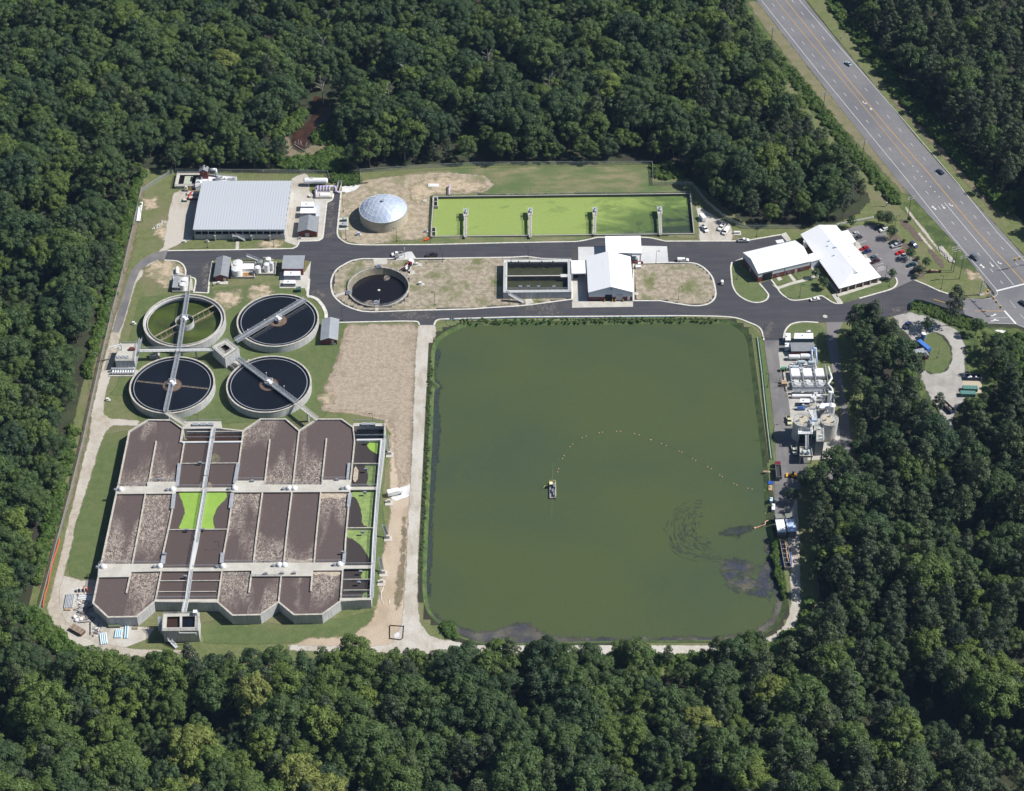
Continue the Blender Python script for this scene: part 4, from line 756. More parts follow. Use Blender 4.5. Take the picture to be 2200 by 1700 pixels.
bridge('long straight grey footbridge passing between the left clarifiers to the square splitter box', G(300, 753.5, 5.3), G(462, 751.5, 5.3), 5.3, 2.0, conc_pad, truss=False, posts=(.22, .55, .74))
bridge('narrow footbridge from aeration tanks to the square sampling tower', G(401, 1291, 5.9), G(395.4, 1317, 5.9), 5.9, 1.8, conc_pad, truss=False)
for i in range(4):
    p = cc[i]; t = [o for o in bpy.data.objects if o.name.startswith('clarifier')][i]
    m = MB(); m.box(p.x, p.y, 4.7, 3.0, 3.0, .2, R(45)); m.rail([(p.x - 1.6, p.y - 1.6, 4.9), (p.x + 1.6, p.y - 1.6, 4.9), (p.x + 1.6, p.y + 1.6, 4.9), (p.x - 1.6, p.y + 1.6, 4.9)]); m.cyl(p.x, p.y, 4.9, 6.1, .8, 12); m.box(p.x + .9, p.y - 1.2, 4.9, 1.0, 2.4, 1.1, .3); mk('drive_unit', m, white, t)
# splitter box
sq = [G(x, y, 6.0) for x, y in ((455, 745), (486.4, 729), (514, 750), (483.5, 770.8))]
p = sum(sq, Vector()) / 4; t = thing('splitter_box', 'tall square concrete splitter box standing between the four clarifiers', 'splitter box', (p.x, p.y, 0))
sqc = ccw(sq); m = MB(); inn = offset(sqc, -3.0); m.strip(offset(sqc, -.25), .5, 0, 5.8, True); mk('wall', m, conc_wall, t)
m = MB(); m.strip(offset(sqc, -1.2), 2.6, 5.7, 6.0, True); mk('deck', m, conc_new, t)
m = MB(); m.sheet(offset(sqc, -.4), 4.6); mk('water', m, w_brown, t)
m = MB(); m.rail([Vector((q.x, q.y, 6)) for q in offset(sqc, -.1)] + [Vector((offset(sqc, -.1)[0].x, offset(sqc, -.1)[0].y, 6))]); mk('railing', m, galv, t)
m = MB(); m.rail([Vector((q.x, q.y, 6)) for q in offset(sqc, -2.4)] + [Vector((offset(sqc, -2.4)[0].x, offset(sqc, -2.4)[0].y, 6))]); mk('railing', m, galv, t)
q = G(508, 783, 1.5); m = MB(); m.box(q.x, q.y, 0, 5, 4, 1.6, R(45)); m.rail([(q.x - 2, q.y - 2, 1.6), (q.x + 2, q.y - 2, 1.6), (q.x + 2, q.y + 2, 1.6)]); mk('lower_platform', m, conc, t)
# valve house west of the clarifiers
def blockhouse(px, z, name, lab, cat, mt=conc_wall, top=conc_new, rail_=True, hollow=None, lid=None):
    sqv = ccw([G(x, y, z) for x, y in px]); p = sum(sqv, Vector()) / len(sqv); t = thing(name, lab, cat, (p.x, p.y, 0))
    m = MB(); m.prism(offset(sqv, -.15), 0, z - .25) if not hollow else m.strip(offset(sqv, -.4), .6, 0, z - .25, True); mk('wall', m, mt, t)
    if hollow: m = MB(); m.strip(offset(sqv, -.7), 1.7, z - .25, z, True); mk('deck', m, top, t); m = MB(); m.sheet(offset(sqv, -.5), hollow); mk('water', m, lid or w_tank, t)
    else: m = MB(); m.prism(sqv, z - .25, z); mk('roof_slab', m, top, t)
    if rail_: q = offset(sqv, -.15); m = MB(); m.rail([Vector((v.x, v.y, z)) for v in q] + [Vector((q[0].x, q[0].y, z))]); mk('railing', m, galv, t)
    return t, sqv
t, sqv = blockhouse([(259, 738), (295, 737.5), (289, 775), (246.5, 775.4)], 5.6, 'valve_house', 'concrete pump block with a jib crane and rows of pipes below', 'pump house')
a = G(262, 752, 5.6); m = MB(); m.beam((a.x, a.y, 5.6), (a.x, a.y, 9.2), .5); b = G(235, 746, 8.8); m.beam((a.x, a.y, 9.0), (b.x, b.y, 8.4), .4, .5); m.beam((a.x, a.y, 8.2), (b.x + 2, b.y, 8.3), .25); mk('jib_crane', m, white, t)
for i in range(3): q = G(255 + i * 9, 768, 5.6); m = MB(); m.cyl(q.x, q.y, 5.6, 5.9, .9, 16); m.ring(q.x, q.y, 5.9, 6.05, .5, .9, 16); mk('hatch_cover', m, shingle2, t)
q = G(284, 752, 5.6); m = MB(); m.box(q.x, q.y, 5.6, 2, 1.6, 1.1); m.rod((q.x - 1.4, q.y, 6.3), (q.x + 1.4, q.y, 6.3), .5, 10); mk('motor', m, red_shed, t)
q = G(265, 803, 0); m = MB(); m.box(q.x, q.y, .0, 12.5, 4.4, .4); mk('pipe_plinth', m, conc, t)
for i in range(9): m = MB(); x = q.x - 4.6 + i * 1.15; m.rod((x, q.y - 1.3, 1.2), (x, q.y + 2.6, 1.2), .42, 10); mk('pipe', m, white, t)
m = MB(); m.rod((q.x - 5.4, q.y + 1.2, 1.9), (q.x + 5, q.y + 1.2, 1.9), .55, 12); m.rod((q.x - 5.4, q.y - .8, 1.3), (q.x + 5, q.y - .8, 1.3), .4, 12); mk('header_pipe', m, galv, t)
m = MB(); m.box(q.x + .5, q.y + 3.4, 2.6, 7, 1.2, .12); m.rail([(q.x - 3, q.y + 2.9, 2.7), (q.x + 4, q.y + 2.9, 2.7)]); mk('catwalk', m, galv, t)
q2 = G(300, 775, 0); m = MB(); m.beam((q2.x, q2.y + 9, 5.3), (q2.x - 1.5, q2.y - 10, .3), 1.2, .2); m.rail([(q2.x + .6, q2.y + 9, 5.3), (q2.x - .9, q2.y - 10, .3)]); m.rail([(q2.x - .6, q2.y + 9, 5.3), (q2.x - 2.1, q2.y - 10, .3)]); mk('stair', m, galv, t)
m = MB(); q = G(333, 768, 0); m.box(q.x, q.y, 0, 4.6, 2.6, 1.4, .1); m.box(q.x, q.y + .5, 1.4, 1.4, 1.4, 2.4); mk('pipe_chamber', m, conc, t)
# square tower at the south end
t, sqv = blockhouse([(351, 1319), (428, 1317.2), (426.5, 1354), (348.5, 1355)], 7.2, 'sampling_tower', 'square concrete tower with open brown and black water chambers below the tanks', 'concrete tower', hollow=6.0, lid=w_brown)
a = G(389.5, 1319, 7.2); b = G(388, 1355, 7.2); m = MB(); m.beam((a.x, a.y - 1, 7.06), (b.x, b.y + 1, 7.06), .9, .3); mk('divider_wall', m, conc_new, t)
rs = [G(x, y, 6.0) for x, y in ((391, 1328), (424, 1328), (423, 1352), (390, 1352))]; m = MB(); m.sheet(rs, 6.01); mk('water', m, w_dark, t)
q = G(420, 1320, 7.2); m = MB(); m.box(q.x, q.y, 7.2, 1.6, 1.6, 1.8); mk('equipment_box', m, white, t)
a = G(346, 1356, 3.5); b = G(380, 1392, .2); m = MB(); m.beam((a.x, a.y, 3.5), (b.x, b.y, .3), 1.3, .2); m.rail([(a.x, a.y + .7, 3.6), (b.x, b.y + .7, .4)]); m.rail([(a.x, a.y - .7, 3.6), (b.x, b.y - .7, .4)]); a2 = G(350, 1325, 7.2); m.beam((a2.x - 1.2, a2.y, 7.2), (a.x - .2, a.y, 3.5), 1.3, .2); m.rail([(a2.x - 1.9, a2.y, 7.2), (a.x - .9, a.y, 3.6)]); mk('stair', m, galv, t)
pp = [G(x, y, z) for x, y, z in ((385, 1356, 7.6), (386, 1358, 6.8), (421, 1358, 6.8), (423, 1368, 1.0))]; m = MB(); m.pipe([Vector((v.x, v.y - .5, v.z)) for v in pp], .16); mk('drain_pipe', m, white, t)
# ================================================================== LAGOON
la = ccw(W(LAG, 0.3)); cen = sum(la, Vector()) / 4
t = thing('duckweed_lagoon', 'long rectangular concrete lagoon covered in bright lime duckweed', 'lagoon', (cen.x, cen.y, 0))
m = MB(); m.strip(offset(la, -.2), .45, -4, .45, True); mk('wall', m, conc, t)
inner = mat('shaded dark wall', (.10, .105, .10), .8, c2=(.07, .075, .07), s=.3, fine=.1)  # dark lining colour holds the shade on the lagoon's inner walls
m = MB(); m.strip(offset(la, -.47), .1, -4, .25, True); mk('wall_lining', m, inner, t)
def lagoon_mat():
    m, nt, b, P = base('duckweed cover'); tc = P
    sx = nn(nt, 'ShaderNodeSeparateXYZ'); nt.links.new(P, sx.inputs[0])
    gx = nn(nt, 'ShaderNodeMapRange'); gx.inputs[1].default_value = cen.x + 5; gx.inputs[2].default_value = cen.x + 52; nt.links.new(sx.outputs[0], gx.inputs[0])
    gy = nn(nt, 'ShaderNodeMapRange'); gy.inputs[1].default_value = cen.y + 14; gy.inputs[2].default_value = cen.y - 16; nt.links.new(sx.outputs[1], gy.inputs[0])
    n = noise(nt, mapping(nt, P, (1, 1.8, 1)), .045, 6, .6, 1.5)
    a = nn(nt, 'ShaderNodeMath', operation='MULTIPLY'); nt.links.new(gx.outputs[0], a.inputs[0]); nt.links.new(gy.outputs[0], a.inputs[1])
    a2 = nn(nt, 'ShaderNodeMath', operation='MULTIPLY_ADD'); a2.inputs[1].default_value = .62; nt.links.new(a.outputs[0], a2.inputs[0]); nt.links.new(n, a2.inputs[2])
    a3 = nn(nt, 'ShaderNodeMath', operation='MULTIPLY_ADD'); a3.inputs[1].default_value = .26; nt.links.new(gx.outputs[0], a3.inputs[0]); nt.links.new(a2.outputs[0], a3.inputs[2])
    lime = mixc(nt, ramp(nt, noise(nt, P, .9, 5), .35, .75), (.265, .345, .085), (.215, .295, .078))
    c = mixc(nt, ramp(nt, a3.outputs[0], .58, .86), lime, (.085, .14, .035)); c = mixc(nt, ramp(nt, a3.outputs[0], .98, 1.16), c, (.020, .040, .020))
    sp = ramp(nt, noise(nt, P, 1.2, 3, .7), .60, .70); s2 = nn(nt, 'ShaderNodeMath', operation='MULTIPLY'); nt.links.new(sp, s2.inputs[0]); s2.inputs[1].default_value = .35; c = mixc(nt, s2.outputs[0], c, (.22, .33, .06))
    nt.links.new(c, b.inputs['Base Color']); b.inputs['Roughness'].default_value = .7; return m
m = MB(); m.sheet(offset(la, -.3), -1.1); mk('duckweed_surface', m, lagoon_mat(), t)
m = MB(); q = offset(la, .1); m.rail([Vector((v.x, v.y, .4)) for v in q] + [Vector((q[0].x, q[0].y, .4))], 1.1, 5, .025); mk('railing', m, galv, t)
for (x0, y0, x1, y1) in ((927, 489, 936, 508), (930, 424, 940, 443)):
    sq = W([(x0, y0), (x1, y0), (x1, y1), (x0, y1)], .5); m = MB(); m.strip(ccw(sq), .4, -2, .6, True); m.beam((sq[0] + sq[3]) / 2, (sq[1] + sq[2]) / 2, .4, .4); mk('sluice_box', m, conc, t)
for i, (xt, yt, xb, yb) in enumerate(((1001, 447, 1000, 512), (1139, 445, 1139.5, 512), (1277.5, 444, 1277, 506.7), (1416.5, 442.4, 1419, 506.7))):
    a = G(xt, yt + 3, 1.8); b = G(xb, yb, .7); wv = ['first pier from the white dome tank end of the lime lagoon', 'second pier along the lagoon, over bright unbroken lime duckweed', 'third pier along the lagoon, where the duckweed starts to darken', 'last pier of the lagoon near the gravel car lot, in dark patchy weed'][i]
    t2 = thing('lagoon_pier', 'narrow concrete ' + wv, 'pier', (b.x, b.y, 0), 0, 'concrete mixer piers in the lagoon')
    m = MB(); m.beam((a.x, a.y - 2, 1.5), (b.x, b.y, 1.2), 1.4, .3); mk('deck', m, conc, t2)
    m = MB(); m.box(a.x, a.y - 2.6, 1.45, 2.4, 6.2, .3); mk('platform', m, conc, t2)
    for s in (-1, 1):
        m = MB(); m.rail([(a.x + s * 1.2, a.y + .4, 1.75), (a.x + s * 1.2, a.y - 5.6, 1.75)], 1.1, 2, .05); m.rail([(a.x + s * .7, a.y - 5.6, 1.7), (b.x + s * .7, b.y, 1.3)], 1.1, 2.5, .04); mk('railing', m, conc_pad, t2)
    m = MB(); m.box(a.x, a.y - 2.4, 1.75, 1.3, 1.5, .8); m.cyl(a.x, a.y - 2.4, 2.5, 3.9, .5, 12); m.rod((a.x, a.y - 1.6, 2.4), (a.x, a.y - 3.6, 2.4), .4, 10); mk('mixer_motor', m, mat('pale steel blue', (.42, .5, .56), .5, fine=.05), t2)
    m = MB(); m.box(a.x, a.y - 1, -4, .8, .8, 5.5); m.box(a.x, a.y - 4.5, -4, .8, .8, 5.5); m.box((a.x + b.x) / 2, (a.y + b.y) / 2, -4, .8, .8, 5.2); mk('support_column', m, conc, t2)
# ================================================================== ROUND OPEN TANK
t = thing('round_tank', 'round open tank of black water sunk in the dry oval island', 'water tank', (RT.x, RT.y, 0))
m = MB(); m.ring(RT.x, RT.y, -4, 1.0, 14.35, 14.8); mk('tank_wall', m, conc_cap, t)
m = MB(); nn_ = 96; vs = []
for z, r in ((.85, 14.3), (-2.4, 13.3)):
    vs += [(RT.x + r * math.cos(2 * math.pi * i / nn_), RT.y + r * math.sin(2 * math.pi * i / nn_), z) for i in range(nn_)]
m.add(vs, [((i + 1) % nn_, i, nn_ + i, nn_ + (i + 1) % nn_) for i in range(nn_)]); mk('inner_lining', m, mat('algae stained lining', (.36, .31, .22), .85, c2=(.20, .19, .15), s=.25, fine=.12, streak=.4), t)
m = MB(); m.cyl(RT.x, RT.y, -2.6, -2.3, 13.6, 96); mk('water', m, w_tank, t)
for px in ([(826, 594), (834, 590), (838, 597), (832, 603), (825, 602)], [(782, 650), (795, 645), (803, 650), (800, 658), (788, 657)]):
    m = MB(); m.sheet(crom([G(x, y, -2.3) for x, y in px], 4, True), -2.27); mk('froth', m, mat('grey froth', (.22, .20, .17), .8, c2=(.07, .06, .055), s=1.2, lo=.45, hi=.55, fine=.3, fs=2), t)
q = G(814, 624, -2.3); m = MB(); m.ball((q.x, q.y, -2.2), .7, 12, 6, .4); mk('float', m, offwhite, t)
m = MB(); m.rail([(RT.x + 14.6 * math.cos(a), RT.y + 14.6 * math.sin(a), 1.0) for a in [2 * math.pi * i / 32 for i in range(33)]], 1.1, 3, .04); mk('railing', m, galv, t)
for (x, y) in ((814, 572), (750, 628), (809, 650)):
    q = G(x, y, 1); m = MB(); m.box(q.x, q.y, .2, 2.6, 2.6, .95); m.rail([(q.x - 1.3, q.y - 1.3, 1.1), (q.x + 1.3, q.y - 1.3, 1.1), (q.x + 1.3, q.y + 1.3, 1.1)]); m.box(q.x, q.y, 1.1, .8, .8, 1.0); mk('platform', m, galv, t)
pts = [G(x, y, -.2) for x, y in ((839, 578), (842, 582), (843, 577), (847, 583), (847, 579), (852, 586))]; m = MB(); m.pipe(pts, .3); mk('white_baffle', m, white, t)
# ================================================================== RECTANGULAR TANK
rq = [G(x, y, 4.0) for x, y in ((1082, 558), (1227, 558), (1228, 627.5), (1081, 628.9))]; rq = ccw(rq); cen2 = sum(rq, Vector()) / 4
t = thing('filter_tank', 'raised rectangular concrete tank with two deep olive water channels', 'water tank', (cen2.x, cen2.y, 0))
m = MB(); m.strip(offset(rq, -.3), .6, 0, 3.8, True); mk('outer_wall', m, conc_wall, t)
m = MB(); m.strip(offset(rq, -.9), 1.8, 3.75, 4.0, True); mk('deck', m, conc_pad, t)
ri = [G(x, y, 4.0) for x, y in ((1088.6, 565.5), (1221, 565.5), (1221.5, 621.5), (1088, 622.4))]; ri = ccw(ri)
brl = mat('grimy inner wall', (.22, .19, .17), .9, c2=(.13, .12, .11), s=.3, fine=.1, streak=.5)
m = MB(); m.strip(offset(ri, .1), .2, 0, 3.98, True); mk('inner_wall', m, brl, t)
m = MB(); m.sheet(offset(ri, .05), 1.4); mk('water', m, w_olive, t)
a = G(1088, 593.5, 4.0); b = G(1207, 592.5, 4.0); m = MB(); m.beam((a.x - .5, a.y, 2.0), (b.x, b.y, 2.0), .5, 4.04); mk('divider_wall', m, brl, t)
m = MB(); m.beam((a.x - .5, a.y, 4.06), (b.x, b.y, 4.06), .62, .12); mk('divider_cap', m, conc_new, t)
b2 = G(1221, 593, 4.0); m = MB(); m.box((b.x + b2.x) / 2, b.y, 3.8, b2.x - b.x + 1.2, 2.2, .26); mk('platform', m, conc_pad, t)
for q in (rq, ri): q = offset(q, -.1 if q is rq else .15); m = MB(); m.rail([Vector((v.x, v.y, 4.0)) for v in q] + [Vector((q[0].x, q[0].y, 4.0))], 1.1, 2.4, .04); mk('railing', m, galv, t)
for x in (1098, 1114, 1137, 1164, 1188): q = G(x, 567, 4); m = MB(); m.beam((q.x, q.y - .6, 4.6), (q.x, q.y - .6, 1.4), .18); m.box(q.x, q.y + .4, 4.0, .6, .6, 1.4); mk('intake_pipe', m, olive, t)
for x in (1118, 1135, 1157, 1190): q = G(x, 618, 4); m = MB(); m.box(q.x, q.y, 3.9, 1.4, 1.0, 1.0); m.beam((q.x, q.y, 4.9), (q.x + 1.2, q.y + .6, 6.2), .12); mk('gate_hoist', m, steel, t)
a = G(1092, 630, 4.0); b = G(1124, 646, .3); m = MB()
m.beam((a.x, a.y - .6, 4.0), (b.x, a.y - 2.4, .3), 1.3, .2); m.rail([(a.x, a.y - .2, 4.0), (b.x, a.y - 1.9, .3)]); m.rail([(a.x, a.y - 1.3, 4.0), (b.x, a.y - 3.1, .3)])
for k in range(5): m.beam((a.x + k, a.y - 1.3, 3.8 - k * .6), (a.x + k, a.y - 1.3, 0), .12)
mk('stair', m, galv, t)
# ================================================================== BUILDINGS
def frame4(FL, FR, BR, BL):
    c = (FL + FR + BR + BL) / 4; u = ((FR - FL) + (BR - BL)); rz = math.atan2(u.y, u.x)
    return c, ((FR - FL).length + (BR - BL).length) / 2, ((BL - FL).length + (BR - FR).length) / 2, rz
def gable(name, lab, px, eave, ridge, wallm, roofm, axis='ns', over=.5, lower=None, lower_h=0, feats=(), group=None, gablem=None, cat='building', thick=.22):
    """px: eave corners front-left, front-right, back-right, back-left. Ridge along local y ('ns') or x ('ew')."""
    c, w, d, rz = frame4(*[G(x, y, eave) for x, y in px])
    t = thing(name, lab, cat, (c.x, c.y, 0), rz, group)
    if axis == 'ew': sw, sd = d, w
    else: sw, sd = w, d
    def tr(x, y, z): return (x, y, z) if axis == 'ns' else (-y, x, z)
    rise = ridge - eave; slope = rise / (sw / 2); hw, hd = sw / 2 - over, sd / 2 - over
    ze = eave - .05 + slope * over * 0
    zw = eave + slope * over - thick * .8
    zr = ridge - thick * 1.0
    z0 = lower_h
    pro = [(-hw, z0), (hw, z0), (hw, zw), (0, zr), (-hw, zw)]
    m = MB(); vs = [tr(x, -hd, z) for x, z in pro] + [tr(x, hd, z) for x, z in pro]
    m.add(vs, [(0, 1, 2, 3, 4), (9, 8, 7, 6, 5)] + [(i, 5 + i, 5 + (i + 1) % 5, (i + 1) % 5) for i in range(5)]); mk('wall', m, wallm, t, local=True)
    if lower_h:
        m = MB()
        k = .06
        vs = [tr(x, y, z) for z in (0, lower_h) for x, y in ((-hw - k, -hd - k), (hw + k, -hd - k), (hw + k, hd + k), (-hw - k, hd + k))]
        m.add(vs, [(0, 1, 5, 4), (1, 2, 6, 5), (2, 3, 7, 6), (3, 0, 4, 7), (4, 5, 6, 7)]); mk('lower_wall', m, lower, t, local=True)
    m = MB()
    for s in (-1, 1):
        q = [(0, -sd / 2, ridge), (s * sw / 2, -sd / 2, eave), (s * sw / 2, sd / 2, eave), (0, sd / 2, ridge)]
        top = [Vector(tr(*v)) for v in q]; bot = [Vector((v.x, v.y, v.z - thick)) for v in top]
        f = [(0, 1, 2, 3), (7, 6, 5, 4), (0, 4, 5, 1), (1, 5, 6, 2), (2, 6, 7, 3)]
        if s < 0: f = [tuple(reversed(x)) for x in f]
        m.add(top + bot, f)
    mk('roof', m, roofm, t, local=True)
    for (nm, face, off, z, fw, fh, mt) in feats:
        m = MB(); W2, D2 = (hw, hd) if axis == 'ns' else (hd, hw)
        if face == 'S': m.box(off, -D2 - .09, z, fw, .16, fh)
        if face == 'N': m.box(off, D2 + .09, z, fw, .16, fh)
        if face == 'E': m.box(W2 + .09, off, z, .16, fw, fh)
        if face == 'W': m.box(-W2 - .09, off, z, .16, fw, fh)
        o = mk(nm, m, mt, t, local=True)
    return t
DOORG = mat('grey steel door', (.42, .44, .46), .5, fine=.04)
# white main building with a gable front
hall = gable('process_hall', 'large white gabled hall with brick base and two roller doors facing south', [(1263, 628.8), (1360.3, 628.2), (1355.5, 551.7), (1260, 552)], 5.3, 8.8, siding, roof_white, 'ns', .35, brick, 2.3,
      [('roller_door', 'S', -1.0, .1, 3.3, 3.5, black), ('roller_door', 'S', 4.1, .1, 3.3, 3.5, mat('grey roller door', (.50, .52, .55), .5, stretch=(1, 1, 8), c2=(.42, .44, .47), s=2, fine=.03)), ('door', 'S', 8.6, .1, 1.1, 2.2, white), ('window', 'S', -6.9, .9, 1.9, 1.2, glass)])
m = MB(); m.rod((.1, -9.9, 7.0), (.1, -10.3, 7.0), .5, 16)
hw = hall.location; FLh = G(1263, 628.8, 5.3)
m = MB(); yy = (Matrix.Rotation(-hall.rotation_euler.z, 4, 'Z') @ (FLh - Vector((hw.x, hw.y, 0)))).y
m.rod((.2, yy + .36, 7.0), (.2, yy + .15, 7.0), .48, 16); mk('gable_vent', m, steel, hall, local=True)
for x in (-2.8, .9, 2.3, 6.1): m = MB(); m.cyl(x, yy - .7, .2, 1.4, .16, 10); mk('bollard', m, yellowp, hall, local=True)
an = [G(1300, 507.6, 6.2), G(1376.3, 506.7, 6.2), G(1378.9, 544.4, 6.2), G(1301.6, 543, 6.2)]; p = sum(an, Vector()) / 4
t = thing('loading_canopy', 'high flat white drive-through canopy over the road behind the gabled hall', 'canopy', (p.x, p.y, 0))
m = MB(); A = ccw(an); m.prism(A, 5.95, 6.2); mk('roof', m, roof_white, t)
m = MB(); m.strip(offset(A, -.15), .2, 4.9, 5.94, True); mk('fascia', m, siding, t)
for q in offset(A, -.6): m = MB(); m.box(q.x, q.y, .1, .5, .5, 4.9); mk('post', m, galv, t)
q = G(1360, 559, 1); m = MB(); m.box(q.x, q.y, .2, 4.5, 1.8, 1.6); m.rod((q.x - 1.6, q.y + 1.4, 1.6), (q.x + 1.6, q.y + 1.4, 1.6), .6, 12); mk('blower_unit', m, steel, t)
m = MB(); q = G(1366, 566.5, 0); m.box(q.x, q.y, .2, 7, .8, 1.0); mk('low_wall', m, brick, t)
an = [G(1227.5, 559.5, 4.6), G(1260, 559.5, 4.6), G(1260, 587.5, 4.6), G(1228, 587.8, 4.6)]; p = sum(an, Vector()) / 4
t = thing('side_canopy', 'low flat white canopy linking the gabled hall to the rectangular tank', 'canopy', (p.x, p.y, 0)); A = ccw(an)
m = MB(); m.prism(A, 4.4, 4.6); mk('roof', m, roof_white, t); m = MB(); m.strip(offset(A, -.15), .2, 4.0, 4.39, True); mk('fascia', m, siding, t)
for q in offset(A, -.5): m = MB(); m.box(q.x, q.y, .1, .35, .35, 3.9); mk('post', m, galv, t)
q = G(1371, 577.5, 0); m = MB(); m.box(q.x, q.y, .2, 2.6, 1.6, 1.5); m.box(q.x + .6, q.y + 1.5, .2, 1.4, 1.2, 2.2); one('switch_cabinet', m, white, 'pair of white electrical cabinets against the east wall of the hall', 'electrical cabinet')
# garage wing
ww = mat('window glass white frame', (.10, .13, .15), .15, fine=.05)
gable('garage_wing', 'long white roofed garage wing with brick base and dark vehicle door', [(1628.7, 588), (1742.5, 561.6), (1708.5, 516), (1596.5, 543)], 5.6, 8.2, siding, roof_white, 'ew', .3, brick, 2.9,
      [('garage_door', 'S', -8.9, .1, 4.6, 4.2, black), ('window', 'S', -3.2, 1.1, 1.8, 1.3, ww), ('window', 'S', 2.6, 1.1, 1.8, 1.3, ww), ('door', 'S', 6.4, .1, 1.2, 2.3, DOORG), ('window', 'S', 9.6, 1.1, 1.8, 1.3, ww), ('window', 'W', -4.5, 1.2, 1.5, 1.2, ww), ('door', 'W', 0, .1, 1.4, 2.3, DOORG), ('window', 'W', 4.5, 1.2, 1.5, 1.2, ww), ('downpipe', 'S', -6.2, 0, .2, 5.3, galv), ('downpipe', 'S', .6, 0, .2, 5.3, galv)])
# office block
Wz = 3.7; pts = dict(nw=G(1719.8, 503.4, Wz), ne=G(1796, 484, Wz), se=G(1893, 595, Wz), sw=G(1802.4, 620, Wz)); c = (pts['nw'] + pts['ne'] + pts['se'] + pts['sw']) / 4
t = thing('office_building', 'white roofed office building with a pillared porch beside the car park', 'office', (c.x, c.y, 0))
rn, rs = G(1757, 479, 6.4), G(1840, 589, 6.9)
m = MB(); th = .3
def rp(q): m.slab(q, th)
nmid = (pts['nw'] + pts['ne']) / 2; rn = Vector((nmid.x, nmid.y, 6.7)); dirr = ((pts['se'] + pts['sw']) / 2 - nmid).normalized(); Lr = ((pts['se'] + pts['sw']) / 2 - nmid).length; rs = Vector((nmid.x, nmid.y, 6.7)) + dirr * (Lr - 6.5); rs.z = 6.7
m.add([pts['nw'], pts['sw'], rs, rn, pts['ne'], pts['se']] + [v - Vector((0, 0, th)) for v in (pts['nw'], pts['sw'], rs, rn, pts['ne'], pts['se'])], [(0, 1, 2, 3), (3, 2, 5, 4), (1, 5, 2), (9, 8, 7, 6), (10, 11, 8, 9), (8, 11, 7), (0, 6, 7, 1), (1, 7, 11, 5), (5, 11, 10, 4), (4, 10, 9, 3), (3, 9, 6, 0)])
mk('roof', m, roof_white, t)
fp = ccw([pts['nw'], pts['ne'], pts['se'], pts['sw']]); perp = Vector((-dirr.y, dirr.x, 0))
m = MB(); body = offset(fp, -1.0); m.prism(body, 0, Wz - .32); mk('wall', m, brick, t)
nsg = [Vector((nmid.x, nmid.y, 0)) + perp * s * ((pts['nw'] - pts['ne']).length / 2 - 1.0) + dirr * 1.0 for s in (1, -1)]
m = MB(); m.add([Vector((nsg[0].x, nsg[0].y, 3.4)), Vector((nsg[1].x, nsg[1].y, 3.4)), rn + dirr * 1.0 - Vector((0, 0, .35))], [(0, 1, 2), (2, 1, 0)]); mk('gable_wall', m, siding, t)
for (qs, z) in (([(1806, 498), (1822, 494), (1840, 519.5), (1824, 524)], 3.9), ([(1852, 557.5), (1867, 554.5), (1872, 562), (1858, 566)], 3.85)):
    A = ccw([G(x, y, z) for x, y in qs]); m = MB(); m.prism(A, z - .3, z); mk('porch_roof', m, roof_white, t)
    for q in offset(A, -.4): m = MB(); m.box(q.x, q.y, 0, .35, .35, z - .3); mk('column', m, offwhite, t)
A = ccw([G(x, y, 4.4) for x, y in ((1738, 548), (1754, 543), (1764, 556), (1744, 562))]); m = MB(); m.prism(A, 0.1, 4.4); mk('link_block', m, siding, t); m = MB(); m.prism(offset(A, .3), 4.4, 4.6); mk('link_roof', m, roof_white, t)
s0, s1 = pts['sw'], pts['se']
for k in range(6):
    q = s0.lerp(s1, .06 + .176 * k) - dirr * .45; m = MB(); m.box(q.x, q.y, .1, .5, .5, 3.3, math.atan2(dirr.y, dirr.x)); mk('column', m, offwhite, t)
for k in range(5):
    q = s0.lerp(s1, .14 + .176 * k) - dirr * 1.02; m = MB(); m.box(q.x, q.y, .9, .12, 2.2, 1.6, math.atan2(dirr.y, dirr.x)); mk('window', m, glass, t)
w0, w1 = pts['nw'], pts['sw']
for k in range(7):
    q = w0.lerp(w1, .42 + .08 * k) + (perp * (-1.02 if perp.dot(c - w0) < 0 else 1.02)); m = MB(); m.box(q.x, q.y, .9, 1.5, .12, 1.4, math.atan2(dirr.y, dirr.x)); mk('window', m, glass, t)
for (f, s, r_) in ((.35, -1, .35), (.42, -3, .3), (.5, -.5, .6), (.62, -3.5, .4), (.72, 2.5, .3)):
    q = rn.lerp(rs, f) + perp * s; m = MB(); zz = 6.7 - abs(s) * .28; m.box(q.x, q.y, zz - .2, r_ * 2, r_ * 1.4, .7); mk('roof_vent', m, paleblue, t)
dq = rs - dirr * .2; m = MB(); m.add([dq + perp * 2.6 + dirr * 2.2 - Vector((0, 0, 1.0)), dq - perp * 2.6 + dirr * 2.2 - Vector((0, 0, 1.0)), dq + dirr * 2.2 + Vector((0, 0, .25)), dq - dirr * 2 + Vector((0, 0, .05))], [(0, 1, 2), (0, 2, 3), (2, 1, 3)]); mk('dormer', m, roof_white, t)
m = MB(); v = dq + dirr * 2.26 - Vector((0, 0, .45)); m.rod(v, v + dirr * .1, .35, 12); mk('dormer_vent', m, steel, t)
q = G(1731, 523, 2); m = MB(); m.cyl(q.x, q.y, .1, 3.4, 1.3, 18); one('roof_tank', m, white, 'squat white cistern in the corner between garage wing and office', 'tank')
q = G(1676, 522, 4); m = MB(); m.box(q.x, q.y + 1, 0, 3.8, 2.4, 4.2, R(14)); one('cooling_unit', m, white, 'white cooling unit rising behind the garage wing roof', 'air conditioner')
